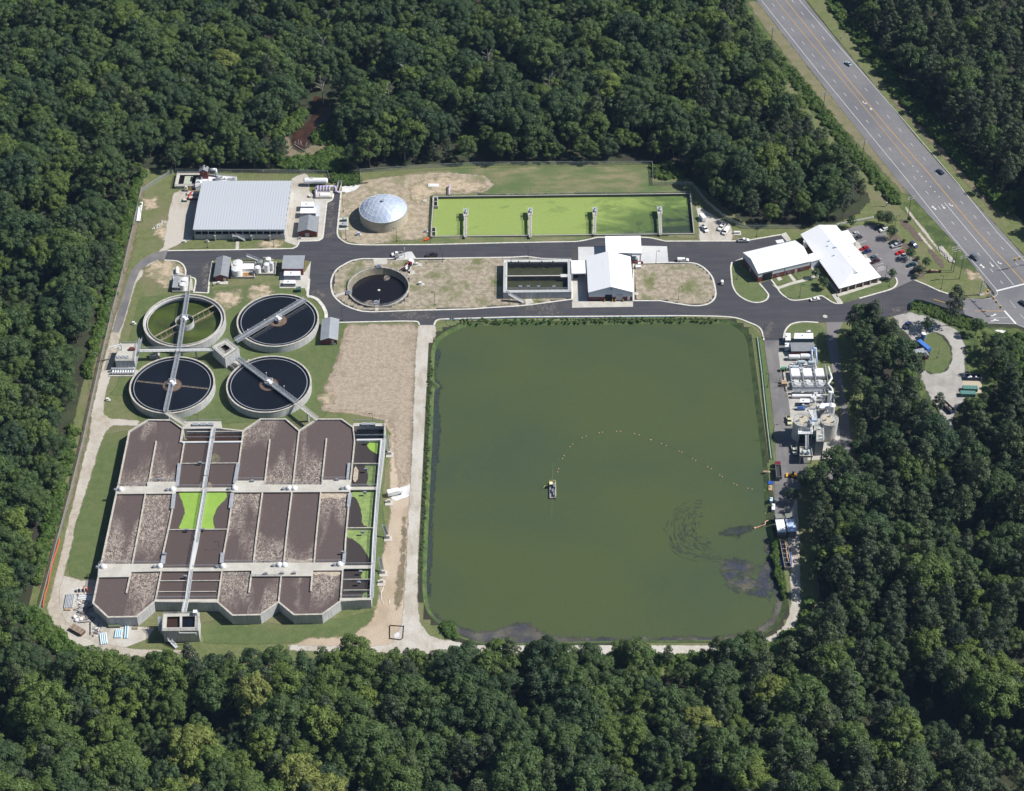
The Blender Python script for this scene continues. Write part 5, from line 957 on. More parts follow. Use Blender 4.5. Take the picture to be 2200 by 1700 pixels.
# big metal building
rib = rib_roof('ribbed metal roof', (.50, .53, .58), (.38, .41, .46), 1.35, 0)
big = gable('filter_building', 'huge open sided shed with a pale ribbed metal roof and concrete plinth', [(414.4, 493.5), (611, 493.5), (626, 388.4), (434.6, 388.8)], 6.3, 7.5, steel, rib, 'ew', .3, None, 0, cat='shed')
for ch in list(big.children):
    if ch.name.startswith('wall'): bpy.data.objects.remove(ch)
c, w, d, rz = frame4(*[G(x, y, 6.3) for x, y in [(414.4, 493.5), (611, 493.5), (626, 388.4), (434.6, 388.8)]])
m = MB(); rr = [Vector((sx * (w / 2 - .5), sy * (d / 2 - .5), 0)) for sx, sy in ((-1, -1), (1, -1), (1, 1), (-1, 1))]; m.strip(rr, .5, 0, 3.0, True); mk('lower_wall', m, conc_wall, big, local=True)
m = MB(); m.strip(rr, .25, 4.9, 6.1, True); mk('fascia', m, mat('pale grey fascia', (.40, .44, .50), .5, fine=.03), big, local=True)
for k in range(14): x = -w / 2 + .6 + k * (w - 1.2) / 13; m = MB(); m.box(x, -d / 2 + .5, 3.0, .35, .3, 1.95); mk('post', m, galv, big, local=True)
for k in range(9): y = -d / 2 + 1.5 + k * (d - 3) / 8; m = MB(); m.box(w / 2 - .5, y, 3.0, .3, .35, 1.95); m.box(-w / 2 + .5, y, 3.0, .3, .35, 1.95); mk('post', m, galv, big, local=True)
for k in range(4): x = -w / 2 + 10.4 + k * 9.0; m = MB(); m.box(x, -d / 2 - .2, 0, .7, 1.6, 3.1); mk('buttress', m, conc, big, local=True)
m = MB(); m.sheet(rr, 2.2); mk('basin_water', m, w_dark, big, local=True)
m = MB(); m.beam((-1.2, -d / 2 - .9, 3.0), (2.6, -d / 2 - .9, .3), 1.2, .2); m.rail([(-3.5, -d / 2 - .4, 3.0), (-1.2, -d / 2 - 1.5, 3.0), (2.6, -d / 2 - 1.5, .3)]); m.rail([(-1.2, -d / 2 - .3, 3.0), (2.6, -d / 2 - .3, .3)]); m.box(-2.3, -d / 2 - .9, 2.8, 2.2, 1.3, .2); mk('stair', m, galv, big, local=True)
# influent structure behind it
t, sqv = blockhouse([(381, 372), (449, 372), (449, 399), (375, 400)], 1.6, 'intake_basin', 'low open concrete intake basin behind the corner of the ribbed metal shed', 'basin', conc_wall, conc_new, hollow=.5, lid=w_tank)
q = G(404, 388, 1.2); m = MB(); m.box(q.x, q.y, .5, 4, 7.5, .7); mk('screen_channel', m, mat('pale green cover', (.42, .45, .36), .7, fine=.1), t)
t, sqv = blockhouse([(421, 389), (436, 374), (509, 380), (509, 392), (440, 396), (419, 402)], 2.4, 'screen_platform', 'bright white raised deck of screening machines behind the ribbed metal shed', 'platform', conc_wall, white)
for (x, y, sx, sy, sz) in ((468, 386, 2, 2, 2.6), (476, 384, 1.2, 3.2, 1.2), (483, 386, 1.2, 1.2, 1.0), (495, 386, 3, 1.6, .8), (502, 386, 1.6, 1.8, 1), (427, 392, 1.6, 1.2, .9), (434, 385, .9, .9, 1.8)):
    q = G(x, y, 2.4); m = MB(); m.box(q.x, q.y, 2.4, sx, sy, sz * .7); m.cyl(q.x, q.y, 2.4 + sz * .7, 2.4 + sz, min(sx, sy) * .35, 10); mk('screen_machine', m, galv, t)
tw = gable('intake_tower', 'tall narrow brick tower with a grey gabled roof at the forest edge', [(427.3, 369.5), (447.5, 369.5), (447.5, 359), (428.5, 359)], 7.0, 8.4, brick, shingle, 'ns', .3, feats=[('roof_vent', 'S', 0, 6.4, .7, .5, steel)])
for s in (-1, 1): m = MB(); m.box(s * .9, 1.2, 7.85, .9, 1.2, .28); mk('skylight', m, black, tw, local=True)
a = G(449, 365, 6.0); m = MB(); m.pipe([Vector((a.x, a.y, 6.0)), Vector((a.x + 3.4, a.y, 6.2)), Vector((a.x + 3.6, a.y - 1, 2.3))], .75, 14); one('odour_duct', m, galv, 'fat shiny duct bending down beside the tall brick tower', 'duct', smooth=True)
for i, (x, y, mt, lab, h) in enumerate(((415, 418, galv, 'open flat steel tray parked beside the ribbed shed, furthest from the road', .9), (413, 428, red_shed, 'dark red steel tray parked beside the ribbed shed, below the grey tray', 1.3), (398, 432, tealp, 'small green bin standing just left of the dark red tray', 1.2))):
    q = G(x, y, 0); t = thing('storage_tray', lab, 'container', (q.x, q.y, 0)); L = 6.2 if i < 2 else 2.0; m = MB(); m.box(q.x, q.y, 0, L, 2.4, h); mk('body', m, mt, t); m = MB(); m.box(q.x, q.y, h, L - .3, 2.1, .06); mk('load', m, conc_new if i < 2 else offwhite, t)
q = G(409, 424, 0); m = MB(); m.rod((q.x + .8, q.y + 3, 1.8), (q.x - .6, q.y - 3, 1.9), .35, 10); one('red_auger', m, redp, 'red steel pipe lying across the two trays', 'pipe')
q = G(400, 410, 0); t = thing('mini_excavator', 'small cream excavator parked left of the ribbed shed', 'excavator', (q.x, q.y, 0)); m = MB(); m.box(q.x, q.y - .7, 0, 2.4, .45, .6); m.box(q.x, q.y + .7, 0, 2.4, .45, .6); mk('track', m, rubber, t); m = MB(); m.box(q.x, q.y, .6, 1.8, 1.6, .9); m.box(q.x + .2, q.y, 1.5, 1.1, 1.1, 1.1); mk('cab', m, offwhite, t); m = MB(); m.beam((q.x + .9, q.y, 1.4), (q.x + 2.2, q.y, 2.3), .25); m.beam((q.x + 2.2, q.y, 2.3), (q.x + 2.8, q.y, .6), .2); mk('boom', m, yellowp, t)
# brick buildings with grey roofs
gr = 'small brick service buildings with grey roofs'
sd = [('door', 'S', -.1, .1, 1.9, 2.1, offwhite)]
gable('brick_building', 'gabled brick building with double cream doors beside the ribbed metal shed', [(639.4, 499), (681.6, 499), (686, 466.8), (642, 466.8)], 3.3, 5.0, brick, shingle, 'ns', .5, feats=[('double_door', 'S', -.2, .1, 1.9, 2.2, offwhite), ('door_window', 'S', -.65, 1.1, .45, .6, glass), ('door_window', 'S', .25, 1.1, .45, .6, glass)], group=gr)
gable('brick_building', 'long gabled brick building beside the white chemical tanks', [(458.5, 595.4), (489.7, 595.4), (497, 553.4), (464.9, 554)], 3.0, 4.4, brick, shingle, 'ns', .5, feats=[('door', 'S', 1.7, .1, 1.3, 2.0, offwhite)], group=gr)
gable('brick_building', 'brick building with pale grey roof beside white generator boxes', [(606, 577.5), (652.2, 577.5), (655, 548.8), (608.5, 548.8)], 4.4, 5.3, brick, shingle2, 'ew', .3, feats=[('door', 'S', -2, .1, 1.6, 2.2, brick)], group=gr)
gable('brick_building', 'small gabled brick shed standing alone right of the clarifiers', [(688.3, 731.8), (725.9, 730.8), (729, 686), (691, 686)], 3.0, 4.4, brick, shingle2, 'ns', .5, feats=[('door', 'S', 1.6, .6, 1.1, 2.0, offwhite), ('step', 'S', 1.6, 0, 2.6, .6, conc_new), ('air_conditioner', 'E', -2.5, .6, .9, .8, white)], group=gr)
gable('brick_building', 'brick building with a plain grey roof among white machinery by the pond', [(1698, 754.7), (1751.6, 754.7), (1748.7, 736), (1698.5, 736)], 3.2, 4.0, brick, shingle, 'ew', .4, feats=[('window', 'S', -1.8, .9, .9, .9, offwhite), ('window', 'S', 3.2, .9, .9, .9, steel)], group=gr)
# generic boxes
def cab(name, lab, cat, px, z, mt, front=None, topm=None, group=None, ribs=0):
    A = ccw([G(x, y, z) for x, y in px]); p = sum(A, Vector()) / 4; t = thing(name, lab, cat, (p.x, p.y, 0), 0, group)
    m = MB(); m.prism(A, .1, z - .15); mk('body', m, mt, t); m = MB(); m.prism(offset(A, .12), z - .15, z); mk('lid', m, topm or white, t)
    if front: lo = sorted(A, key=lambda v: v.y)[:2]; lo.sort(key=lambda v: v.x); m = MB(); m.beam((lo[0].x + .3, lo[0].y - .06, z * .5), (lo[1].x - .3, lo[1].y - .06, z * .5), .12, z * .55); mk('louvre_panel', m, front, t)
    q = p; m = MB(); m.cyl(q.x - .6, q.y, z, z + .35, .3, 10); mk('vent', m, steel, t)
    return t
LBL = mat('pale blue panels', (.45, .52, .64), .5, stretch=(6, 6, 1), c2=(.38, .45, .56), s=2, fine=.03)
cab('generator_housing', 'white generator housing furthest up the pad beside the ribbed shed', 'generator', [(647.5, 434), (674, 433.8), (674, 443.6), (646.8, 443.8)], 3.0, LBL, steel)
cab('generator_housing', 'white generator housing just behind the gabled brick building with double doors', 'generator', [(646, 447.5), (675, 447.5), (679, 451), (678, 458), (645, 458)], 3.2, LBL, steel)
cab('generator_housing', 'larger white generator with grey louvred front, on the pad by the road bend', 'generator', [(611, 581.8), (645, 581.8), (645.5, 592), (610, 592)], 3.0, LBL, steel)
cab('generator_housing', 'smaller white generator with grey front, lower one on the pad by the road bend', 'generator', [(610, 602), (634.8, 602), (634.5, 609), (609, 609)], 2.2, steel, steel)
cab('transformer', 'dark green transformer box at the pad edge by the round clarifier', 'transformer', [(637, 616), (646, 616), (646, 622), (637, 622)], 2.0, greenp, topm=greenp)
cab('transformer', 'green transformer box on the roadside pad near the dome tank, upper one', 'transformer', [(735, 467), (745, 467), (745, 471), (735, 471)], 1.8, greenp, topm=mat('pale green lid', (.35, .42, .38), .6, fine=.05))
cab('switch_cabinet', 'grey steel cabinet on the roadside pad near the dome tank, lower one', 'electrical cabinet', [(734.5, 478), (744.5, 478), (744.5, 484), (734.5, 484)], 1.8, greenp, topm=galv)
cab('white_container', 'upright narrow white container beside brick building at the pond corner', 'container', [(1688, 716), (1698, 716), (1698.5, 731), (1688, 731)], 3.2, LBL)
cab('white_container', 'second white container, left of the plain grey roof and below the first', 'container', [(1687, 737), (1696.5, 737), (1697, 745), (1687, 745)], 3.0, LBL, LBL)
cab('generator_housing', 'wide white generator with blue front behind the plain grey roof by the pond', 'generator', [(1707.5, 716), (1746.6, 716), (1747, 727.5), (1706, 727.5)], 3.2, mat('blue panels', (.14, .23, .42), .5, stretch=(6, 6, 1), c2=(.10, .18, .34), s=2, fine=.03), None)
cab('equipment_hut', 'small dark hut with a ribbed white roof between pipe rows and silos', 'hut', [(1720, 856.5), (1739, 857), (1739.5, 864.5), (1718.5, 864.5)], 2.6, dark)
rq_ = random.Random(12); c_ = G(1762, 868, 0); t = thing('process_pipework', 'jumble of small white pipes, boxes and valves between the press frame and the silos', 'pipework', (c_.x, c_.y, 0))
for i in range(46):
    q = G(rq_.uniform(1742, 1792), rq_.uniform(846, 892), 0); k = rq_.random(); m = MB()
    if k < .4: m.box(q.x, q.y, .17, rq_.uniform(.6, 2.2), rq_.uniform(.5, 1.5), rq_.uniform(.5, 2.2)); mk('equipment_box', m, rq_.choice((white, white, galv, conc_pad)), t)
    elif k < .75: a = rq_.choice((0, 1)); L = rq_.uniform(1.5, 4); z = rq_.uniform(.8, 3); m.rod((q.x - L * a / 2, q.y - L * (1 - a) / 2, z), (q.x + L * a / 2, q.y + L * (1 - a) / 2, z), .18, 8); m.beam((q.x, q.y, .15), (q.x, q.y, z), .12); mk('pipe', m, rq_.choice((white, galv, white)), t)
    else: m.cyl(q.x, q.y, .17, rq_.uniform(1, 2.6), rq_.uniform(.3, .7), 12); mk('valve_can', m, white, t)
for (x0, y0, lab, n) in ((1712, 790, 'low row of small white machinery boxes above the press frame', 24), (1728, 871, 'scattered small machinery around the dark hut', 12)):
    c_ = G(x0, y0, 0); t = thing('small_machinery', lab, 'machinery', (c_.x, c_.y, 0))
    for i in range(n): q = G(x0 + rq_.uniform(-14, 40 if n > 20 else 14), y0 + rq_.uniform(-7, 7), 0); m = MB(); m.box(q.x, q.y, .17, rq_.uniform(.5, 1.8), rq_.uniform(.5, 1.2), rq_.uniform(.5, 1.8)); mk('machine_box', m, rq_.choice((white, galv, steel, conc_pad)), t)
# dome tank
dm = G(823.4, 448, 6.2); t = thing('dome_tank', 'round beige tank under a faceted shiny blue silver dome', 'storage tank', (dm.x, dm.y, 0))
rd = 11.8; m = MB(); m.cyl(dm.x, dm.y, 0, 6.1, rd, 64); mk('tank_wall', m, mat('beige tank wall', (.50, .46, .36), .8, c2=(.44, .40, .31), s=.4, fine=.06, streak=.2), t)
m = MB(); m.ring(dm.x, dm.y, 6.0, 6.25, rd - .3, rd + .2, 64); mk('rim', m, galv, t)
alu = mat('dome aluminium', (.48, .55, .67), .5, .15, c2=(.36, .44, .58), s=.2, fine=.03)
rise = 4.4; Rs = (rd * rd + rise * rise) / (2 * rise); rows = [0, 2.5, 4.9, 7.3, 9.7, rd]; cnt = [1, 6, 12, 18, 24, 30]
def dz(r): return 6.2 + math.sqrt(Rs * Rs - r * r) - (Rs - rise)
V = []; Fs = []; E = set(); idx = []
for k, (r, n_) in enumerate(zip(rows, cnt)):
    idx.append(list(range(len(V), len(V) + n_))); V += [Vector((dm.x + r * math.cos(2 * math.pi * i / n_ + .2), dm.y + r * math.sin(2 * math.pi * i / n_ + .2), dz(r))) for i in range(n_)]
for k in range(5):
    A, Bq = idx[k], idx[k + 1]
    for s in range(6):
        if k == 0: Fs.append((A[0], Bq[s], Bq[(s + 1) % 6])); continue
        for j in range(k):
            a0 = A[(s * k + j) % len(A)]; a1 = A[(s * k + j + 1) % len(A)]; b0 = Bq[(s * (k + 1) + j) % len(Bq)]; b1 = Bq[(s * (k + 1) + j + 1) % len(Bq)]
            Fs += [(a0, b0, b1), (a0, b1, a1)]
        Fs.append((A[((s + 1) * k) % len(A)], Bq[((s + 1) * (k + 1) - 1) % len(Bq)], Bq[((s + 1) * (k + 1)) % len(Bq)]))
m = MB(); m.add(V, Fs); mk('dome', m, alu, t)
for f in Fs:
    for a, b in zip(f, f[1:] + f[:1]): E.add((min(a, b), max(a, b)))
m = MB()
for a, b in E: m.beam(V[a] + Vector((0, 0, .05)), V[b] + Vector((0, 0, .05)), .08, .05)
mk('dome_rib', m, white, t)
m = MB(); m.cyl(dm.x, dm.y, dz(0) - .1, dz(0) + .6, .6, 14); m.cyl(dm.x, dm.y, dz(0) + .6, dz(0) + .8, .85, 14); mk('vent', m, galv, t)
q = Vector((dm.x + 1, dm.y - rd - .15, 0)); m = MB(); m.beam((q.x - .3, q.y, 0), (q.x - .3, q.y, 6.3), .08); m.beam((q.x + .3, q.y, 0), (q.x + .3, q.y, 6.3), .08); [m.beam((q.x - .3, q.y, .5 * k), (q.x + .3, q.y, .5 * k), .06) for k in range(1, 13)]; mk('ladder', m, galv, t)
# horizontal white tank and purple manifold
def htank(lab, a, b, r, z, name='horizontal_tank', mt=white, saddles=True, cat='tank'):
    c = (a + b) / 2; t = thing(name, lab, cat, (c.x, c.y, 0)); d = (b - a).normalized(); m = MB()
    L = (b - a).length; pts = [a - d * 0, b]; m.rod(a, b, r, 24)
    for e, s in ((a, -1), (b, 1)): m.rod(e, e + d * s * r * .35, r * .98, 24, r * .62)
    m.v = [(v[0], v[1], v[2] + z) for v in m.v]; mk('shell', m, mt, t)
    if saddles:
        for f in (.18, .82): q = a.lerp(b, f); m = MB(); m.box(q.x, q.y, .05, .6, r * 1.5, z - r * .5) if abs(d.x) > .7 else m.box(q.x, q.y, .05, r * 1.5, .6, z - r * .5); mk('saddle', m, conc, t)
    return t
a, b = G(655, 391, 2), G(702, 391, 2); a.z = b.z = 0
tk = htank('long horizontal white pressure tank at the forest edge fence', a, b, 1.55, 2.7)
m = MB(); q = a.lerp(b, .3); m.cyl(q.x, q.y, 4.2, 5.0, .25, 8); m.cyl(q.x + .8, q.y, 4.2, 4.8, .3, 8); mk('valve', m, offwhite, tk)
q = G(697, 418, 0); t = thing('pipe_manifold', 'lilac pipe manifold with looping branches on a concrete block', 'pipework', (q.x, q.y, 0))
m = MB(); m.box(q.x, q.y - 1.2, .1, 8.4, 5.4, 1.2); mk('plinth', m, conc_new, t); m = MB(); m.box(q.x + .6, q.y - 2.2, 1.3, 5, 2.4, .5); mk('cabinet', m, white, t)
for k in range(5): x = q.x - 3.4 + k * 1.5; m = MB(); m.pipe([(x, q.y + 3.6, 1.6), (x, q.y + 3.4, 2.9), (x, q.y + 1.2, 2.9), (x, q.y + .8, 1.3)], .34); mk('branch_pipe', m, purple, t, smooth=True)
m = MB(); m.pipe([(q.x - 4, q.y - 3.4, 1.6), (q.x - 4.2, q.y + 3.6, 2.2), (q.x + 4.6, q.y + 3.8, 2.4), (q.x + 5.6, q.y + 3.2, 2.2), (q.x + 5.7, q.y + 1, 1.4), (q.x + 7.6, q.y + 1, .4)], .45, 12); mk('header_pipe', m, purple, t, smooth=True)
q = G(728, 405, 0); t = thing('inlet_screen', 'sloping concrete trough at the top end of the short access road', 'trough', (q.x, q.y, 0)); m = MB(); m.box(q.x - .9, q.y, 0, .35, 8, 1.2, R(-8)); m.box(q.x + .9, q.y, 0, .35, 8, 1.2, R(-8)); m.box(q.x, q.y + 3.6, 0, 2, .35, 1.2, R(-8)); mk('wall', m, conc, t); m = MB(); m.rail([(q.x - 1.2, q.y - 4, 1.2), (q.x - .2, q.y + 3.8, 1.2), (q.x + 1.6, q.y + 3.6, 1.2), (q.x + .6, q.y - 4, 1.2)]); mk('railing', m, galv, t)
q = G(667.5, 423, 0); m = MB(); m.cyl(q.x, q.y, 0, .9, 1.1, 18); m.ring(q.x, q.y, .9, 1.1, .6, 1.15, 18); one('manhole_chamber', m, offwhite, 'round cream manhole chamber left of the lilac pipes', 'manhole')
q = G(1583, 502, 0); a = Vector((q.x - 1.5, q.y, 0)); b = Vector((q.x + 1.5, q.y, 0)); htank('small horizontal white gas tank on a pad beside the gravel car lot', a, b, .55, .95)
a, b = G(966, 402, 0), G(965.5, 421, 0); m = MB(); m.pipe([(a.x, a.y, .3), (a.x, a.y - .5, 1.6), (b.x, b.y + .5, 1.6), (b.x, b.y, .2)], .35, 12); one('purple_pipe', m, purple, 'short lilac pipe crossing the upper rim of the lime lagoon', 'pipe', smooth=True)
q = G(931, 399.5, 0); m = MB(); m.box(q.x, q.y, .3, 4.2, 1.6, .25); m.box(q.x, q.y, .55, 1.4, .9, .12); one('vault_lid', m, white, 'white rectangular vault slab in the sandy turf above the dome tank', 'vault lid')
for (x, y, lab) in ((913, 432, 'pale round lid in dry turf between dome tank and lagoon'), (1367, 632, 'pale round lid in turf just right of the gabled hall'), (1931, 0, ''), (1772.5, 681, 'pale round manhole lid on asphalt near the big oak shade')):
    if lab: q = G(x, y, 0); m = MB(); m.cyl(q.x, q.y, .1, .34, 1.1, 20); m.cyl(q.x, q.y, .34, .4, .4, 12); one('manhole', m, conc_new, lab, 'manhole lid')
for (x, y, s, lab, mt) in ((772, 505.5, 1.6, 'blue grey valve cabinet in grass near the lower side of the dome tank', LBL), (916, 499, 1.2, 'small pale valve box at the lower left corner of the lagoon', galv), (904.5, 612, 1.5, 'small white box on a slab right of the round black tank', white), (897, 570, 1.3, 'white cabinet on a slab above the round black tank', white), (288.5, 697, 1.3, 'white utility box on the grass left of the green clarifier', white), (233, 861, 1.3, 'white utility box on the grass left of the lowest dark clarifier', white), (446, 520.5, 1.1, 'grey post box on the grass before the ribbed shed', galv), (397, 521, 1.1, 'white drum on gravel left of the ribbed shed front', white), (471.5, 610.5, 1.2, 'white meter box before the long gabled brick building', white), (646, 514, 1.1, 'grey fan box by the corner of the double door brick building', steel)):
    q = G(x, y, 0); t = thing('utility_box', lab, 'utility box', (q.x, q.y, 0)); m = MB(); m.box(q.x, q.y, .1, s * 1.5, s, .35); mk('base_slab', m, conc_new, t); m = MB(); m.box(q.x - s * .2, q.y, .45, s * .9, s * .7, s * .8); mk('cabinet', m, mt, t)
# ------------------------------------------------ chemical area
def vtank(lab, x, y, r, h, mt=white, z0=.1, name='vertical_tank', dome=True):
    q = G(x, y, 0); t = thing(name, lab, 'tank', (q.x, q.y, 0)); m = MB(); m.cyl(q.x, q.y, z0, z0 + h, r, 32); mk('shell', m, mt, t)
    m = MB(); m.cyl(q.x, q.y, z0 + h, z0 + h + r * .28, r * 1.01, 32, r * .15); mk('lid', m, white if mt is white else mt, t)
    m = MB(); m.cyl(q.x + r * .4, q.y, z0 + h, z0 + h + .5, r * .14, 8); m.beam((q.x - r * .3, q.y - r - .08, .1), (q.x - r * .3, q.y - r - .08, z0 + h), .08); mk('fitting', m, galv, t); return t
vtank('big white cylinder tank, the rear one beside the long gabled brick roof', 512.7, 581, 2.3, 4.8); vtank('big white cylinder tank, the front one beside the long gabled brick roof', 510, 592, 2.45, 4.3)
vtank('white oval tank between the big white cylinders and the pipe cluster', 555, 588, 1.4, 4.0); vtank('dark blue grey tank behind the white oval tank', 560, 573, 1.35, 3.2, steel)
vtank('slim white tank in the walled bay, rear', 578, 572, 1.3, 4.6); vtank('slim white tank in the walled bay, front', 574, 583, 1.35, 4.4); vtank('narrow white tank at right of the walled bay', 585, 581, .9, 4.8)
def bay(px, lab, h=1.2, floor=conc_new, mt=conc):
    A = ccw([G(x, y, h) for x, y in px]); p = sum(A, Vector()) / len(A); t = thing('containment_bay', lab, 'containment wall', (p.x, p.y, 0)); m = MB(); m.strip(offset(A, -.15), .3, 0, h, True); mk('wall', m, mt, t); m = MB(); m.sheet(offset(A, -.2), .18); mk('floor', m, floor, t); return t
bay([(496, 562), (549, 562), (547, 595), (495.5, 595)], 'low walled bay holding two big white tanks and an orange stained floor')
bay([(551, 566), (594, 562), (592, 588), (550, 588)], 'low walled bay holding the slim white tanks')
q = G(534.5, 578, 0); m = MB(); m.box(q.x, q.y, .2, 5.2, 4.2, 1.5); one('white_bin', m, white, 'flat white covered tank between the cylinders and the oval tank', 'tank')
q = G(533, 591, 0); m = MB(); m.sheet([(q.x - 2.6, q.y - 1.4), (q.x + 2.2, q.y - 1.0), (q.x + 1.8, q.y + 1.4), (q.x - 2.6, q.y + 1.6)], .22); o = mk('spill_stain', m, mat('orange stain', (.36, .19, .07), .8, c2=(.25, .13, .05), s=.8, fine=.15), kind='structure')
q = G(545, 561, 0); t = thing('steel_stair', 'light steel access stair and rail behind the flat white tank', 'stair', (q.x, q.y, 0)); m = MB(); m.beam((q.x - 3.2, q.y, 3.2), (q.x + 2.2, q.y, .3), .9, .15); m.rail([(q.x - 3.2, q.y + .5, 3.2), (q.x + 2.2, q.y + .5, .3)]); mk('flight', m, galv, t); m = MB(); m.beam((q.x - 3.2, q.y, 0), (q.x - 3.2, q.y, 3.2), .15); m.rail([(q.x - 8, q.y - .8, 1.3), (q.x + 3, q.y - .8, 1.3)]); mk('railing', m, galv, t)
for (x, y) in ((567, 566), (584, 566), (568, 585), (589, 586)):
    pass
q = G(566, 577, 0); m = MB(); m.pipe([(q.x, q.y - 3, 1), (q.x, q.y + 3, 1), (q.x, q.y + 3, 4.4), (q.x + 3, q.y + 3, 4.4)], .18); m.pipe([(q.x + 3.6, q.y - 2, .8), (q.x + 3.6, q.y + 2.5, 3.6), (q.x + 5, q.y + 2.5, 3.6)], .14); one('dosing_pipes', m, offwhite, 'thin cream dosing pipes looping among the slim white tanks', 'pipework')
# west chemical station
q = G(378, 606, 2.6); A = ccw([G(x, y, 2.8) for x, y in ((374, 592.6), (385, 593), (382, 618), (369.5, 618))]); p = sum(A, Vector()) / 4
t = thing('pump_shelter', 'narrow open shelter with pale grey roof left of two white tanks', 'shelter', (p.x, p.y, 0)); m = MB(); m.prism(A, 2.65, 2.8); mk('roof', m, shingle2, t)
for v in offset(A, -.2): m = MB(); m.box(v.x, v.y, .1, .15, .15, 2.5); mk('post', m, galv, t)
m = MB(); m.box(p.x, p.y - 2, .1, 1.2, 1.6, 1.2); m.box(p.x, p.y + 1.5, .1, 1.0, 2.2, 1.4); mk('pump', m, steel, t)
a, b = G(381, 580, 0), G(381, 592, 0); htank('small horizontal white tank behind the narrow grey shelter roof', a, b, .75, 1.3)
vtank('white tank beside the narrow grey shelter, the rear wider one', 397.5, 612, 1.6, 3.6); vtank('white tank beside the narrow grey shelter, the front one', 393.5, 622.5, 1.45, 3.4)
bay([(371, 590), (410, 592), (407, 626), (370, 626)], 'low walled bay around the grey shelter and its white tanks above the green clarifier', .9)
# ------------------------------------------------ solids complex by the pond
a, b = G(1694, 773, 0), G(1716, 773, 0); htank('first stubby white horizontal vessel below the plain grey roof', a, b, 1.1, 1.8)
a, b = G(1719, 772, 0), G(1740, 772, 0); htank('second stubby white horizontal vessel below the plain grey roof', a, b, 1.2, 1.9)
q = G(1748, 776, 0); m = MB(); m.pipe([(q.x - 1, q.y - 2, .3), (q.x - 1, q.y + 3, 5.0), (q.x + .8, q.y + 3, 5.2), (q.x + 1, q.y - 3, .3)], .5, 12); one('blue_duct', m, mat('sky blue duct', (.36, .46, .66), .4, fine=.04), 'tall blue grey loop of duct right of the stubby white vessels', 'duct', smooth=True)
for i, (x, y, lab) in enumerate(((1721, 786, 'small pump skid with a blue grey drum, left of a pair'), (1743, 787, 'small pump skid with a blue grey drum, right of a pair'), (1708, 797, 'dark fronted press under white pipes at the frame corner'))):
    q = G(x, y, 0); t = thing('pump_skid', lab, 'pump', (q.x, q.y, 0)); m = MB(); m.box(q.x, q.y, .2, 3.6, 2.2, 1.0); mk('base', m, steel, t); m = MB(); m.rod((q.x - 1.5, q.y + .4, 2.0), (q.x + 1.5, q.y + .4, 2.0), .8, 14); mk('drum', m, mat('pale steel blue', (.42, .5, .56), .5, fine=.05), t, smooth=False)
q0, q1 = G(1702, 858, 0), G(1757, 800, 0); W0 = G(1700, 845, 0); Xl, Xr = G(1699, 830, 0).x, G(1777, 830, 0).x; Yb, Yt = G(1700, 846, 0).y, G(1700, 800, 0).y
t = thing('belt_press_frame', 'large white steel framework of three press bays between grey beams', 'press frame', ((Xl + Xr) / 2, (Yb + Yt) / 2, 0))
bw = (Xr - Xl) / 3
for k in range(3):
    x = Xl + bw * (k + .5)
    m = MB(); m.box(x, Yt - 3.2, 2.2, bw - 1.2, 6.0, .5); m.box(x, Yt - 3.2, .1, bw - 2, 5.0, 2.1); mk('press_cover', m, white, t)
    m = MB(); m.box(x, Yt - 9, 1.4, bw - 1.4, 3.6, .35); m.box(x - .8, Yt - 9, 1.75, 1.2, 2.4, .8); mk('press_table', m, conc_pad, t)
    m = MB(); m.box(x, Yb + 3.4, 2.0, bw - .6, 2.6, .5); m.box(x - 1.1, Yb + 3.4, 2.5, .9, 1.0, .7); mk('press_trough', m, white, t)
    for s in (-1, 1): m = MB(); m.cyl(x + s * 1.1, Yb + .6, 0, 1.7, .5, 12); mk('pump_can', m, white, t)
for k in range(4):
    x = Xl + bw * k; m = MB(); m.beam((x, Yt + 1.5, 3.4), (x, Yb + 1.6, 3.4), .3, .4); [m.beam((x, Yt + 1.5 - j * (Yt - Yb) / 3, 0), (x, Yt + 1.5 - j * (Yt - Yb) / 3, 3.4), .25) for j in range(4)]; mk('grey_beam', m, galv, t)
for y in (Yt - 6.5, Yt - 11, Yb + 1.8, Yb): m = MB(); m.beam((Xl, y, 3.1), (Xr, y, 3.1), .18); m.rail([(Xl, y, 2.9), (Xr, y, 2.9)], .9, 2, .04); mk('cross_rail', m, galv, t)
m = MB(); m.box((Xl + Xr) / 2, Yb - .2, 2.2, Xr - Xl, 1.5, .12); mk('catwalk', m, steel, t)
q = G(1724, 855, 0); a = Vector((Xl - .4, q.y, 0)); b = Vector((Xl + 9.2, q.y, 0)); htank('long low white header pipe running in front of the press frame', a, b, .8, 1.2, name='header_pipe', cat='pipe')
a = Vector((Xl + 10.4, q.y, 0)); b = Vector((Xl + 12.6, q.y, 0)); htank('short end piece of white header pipe beside the grey riser', a, b, .8, 1.2, name='header_pipe', cat='pipe')
q = G(1781, 868, 0); m = MB(); m.rod((q.x, q.y, .3), (q.x + .2, q.y + 1.5, 6.0), 1.05, 18, .95); one('white_scrubber', m, white, 'fat upright white pipe in front of the press frame right end', 'pipe')
q = G(1786, 870, 0); e = G(1779, 806, 0); m = MB(); m.pipe([(e.x, e.y + 2, 3.2), (e.x + .6, e.y - 6, 3.4), (q.x - 1, q.y + 9, 4.2), (q.x + .6, q.y + 6, 4.2), (q.x + 1.4, q.y - 1, .5)], .5, 12); one('curved_duct', m, white, 'long white duct curving along the right side of the press frame', 'duct', smooth=True)
m = MB(); q = G(1753, 801, 0); m.beam((q.x, q.y - 2, .5), (q.x - .8, q.y + 2.2, 6.6), .6, .3); one('inclined_conveyor', m, conc_pad, 'narrow cream inclined conveyor poking up behind the press frame right', 'conveyor')
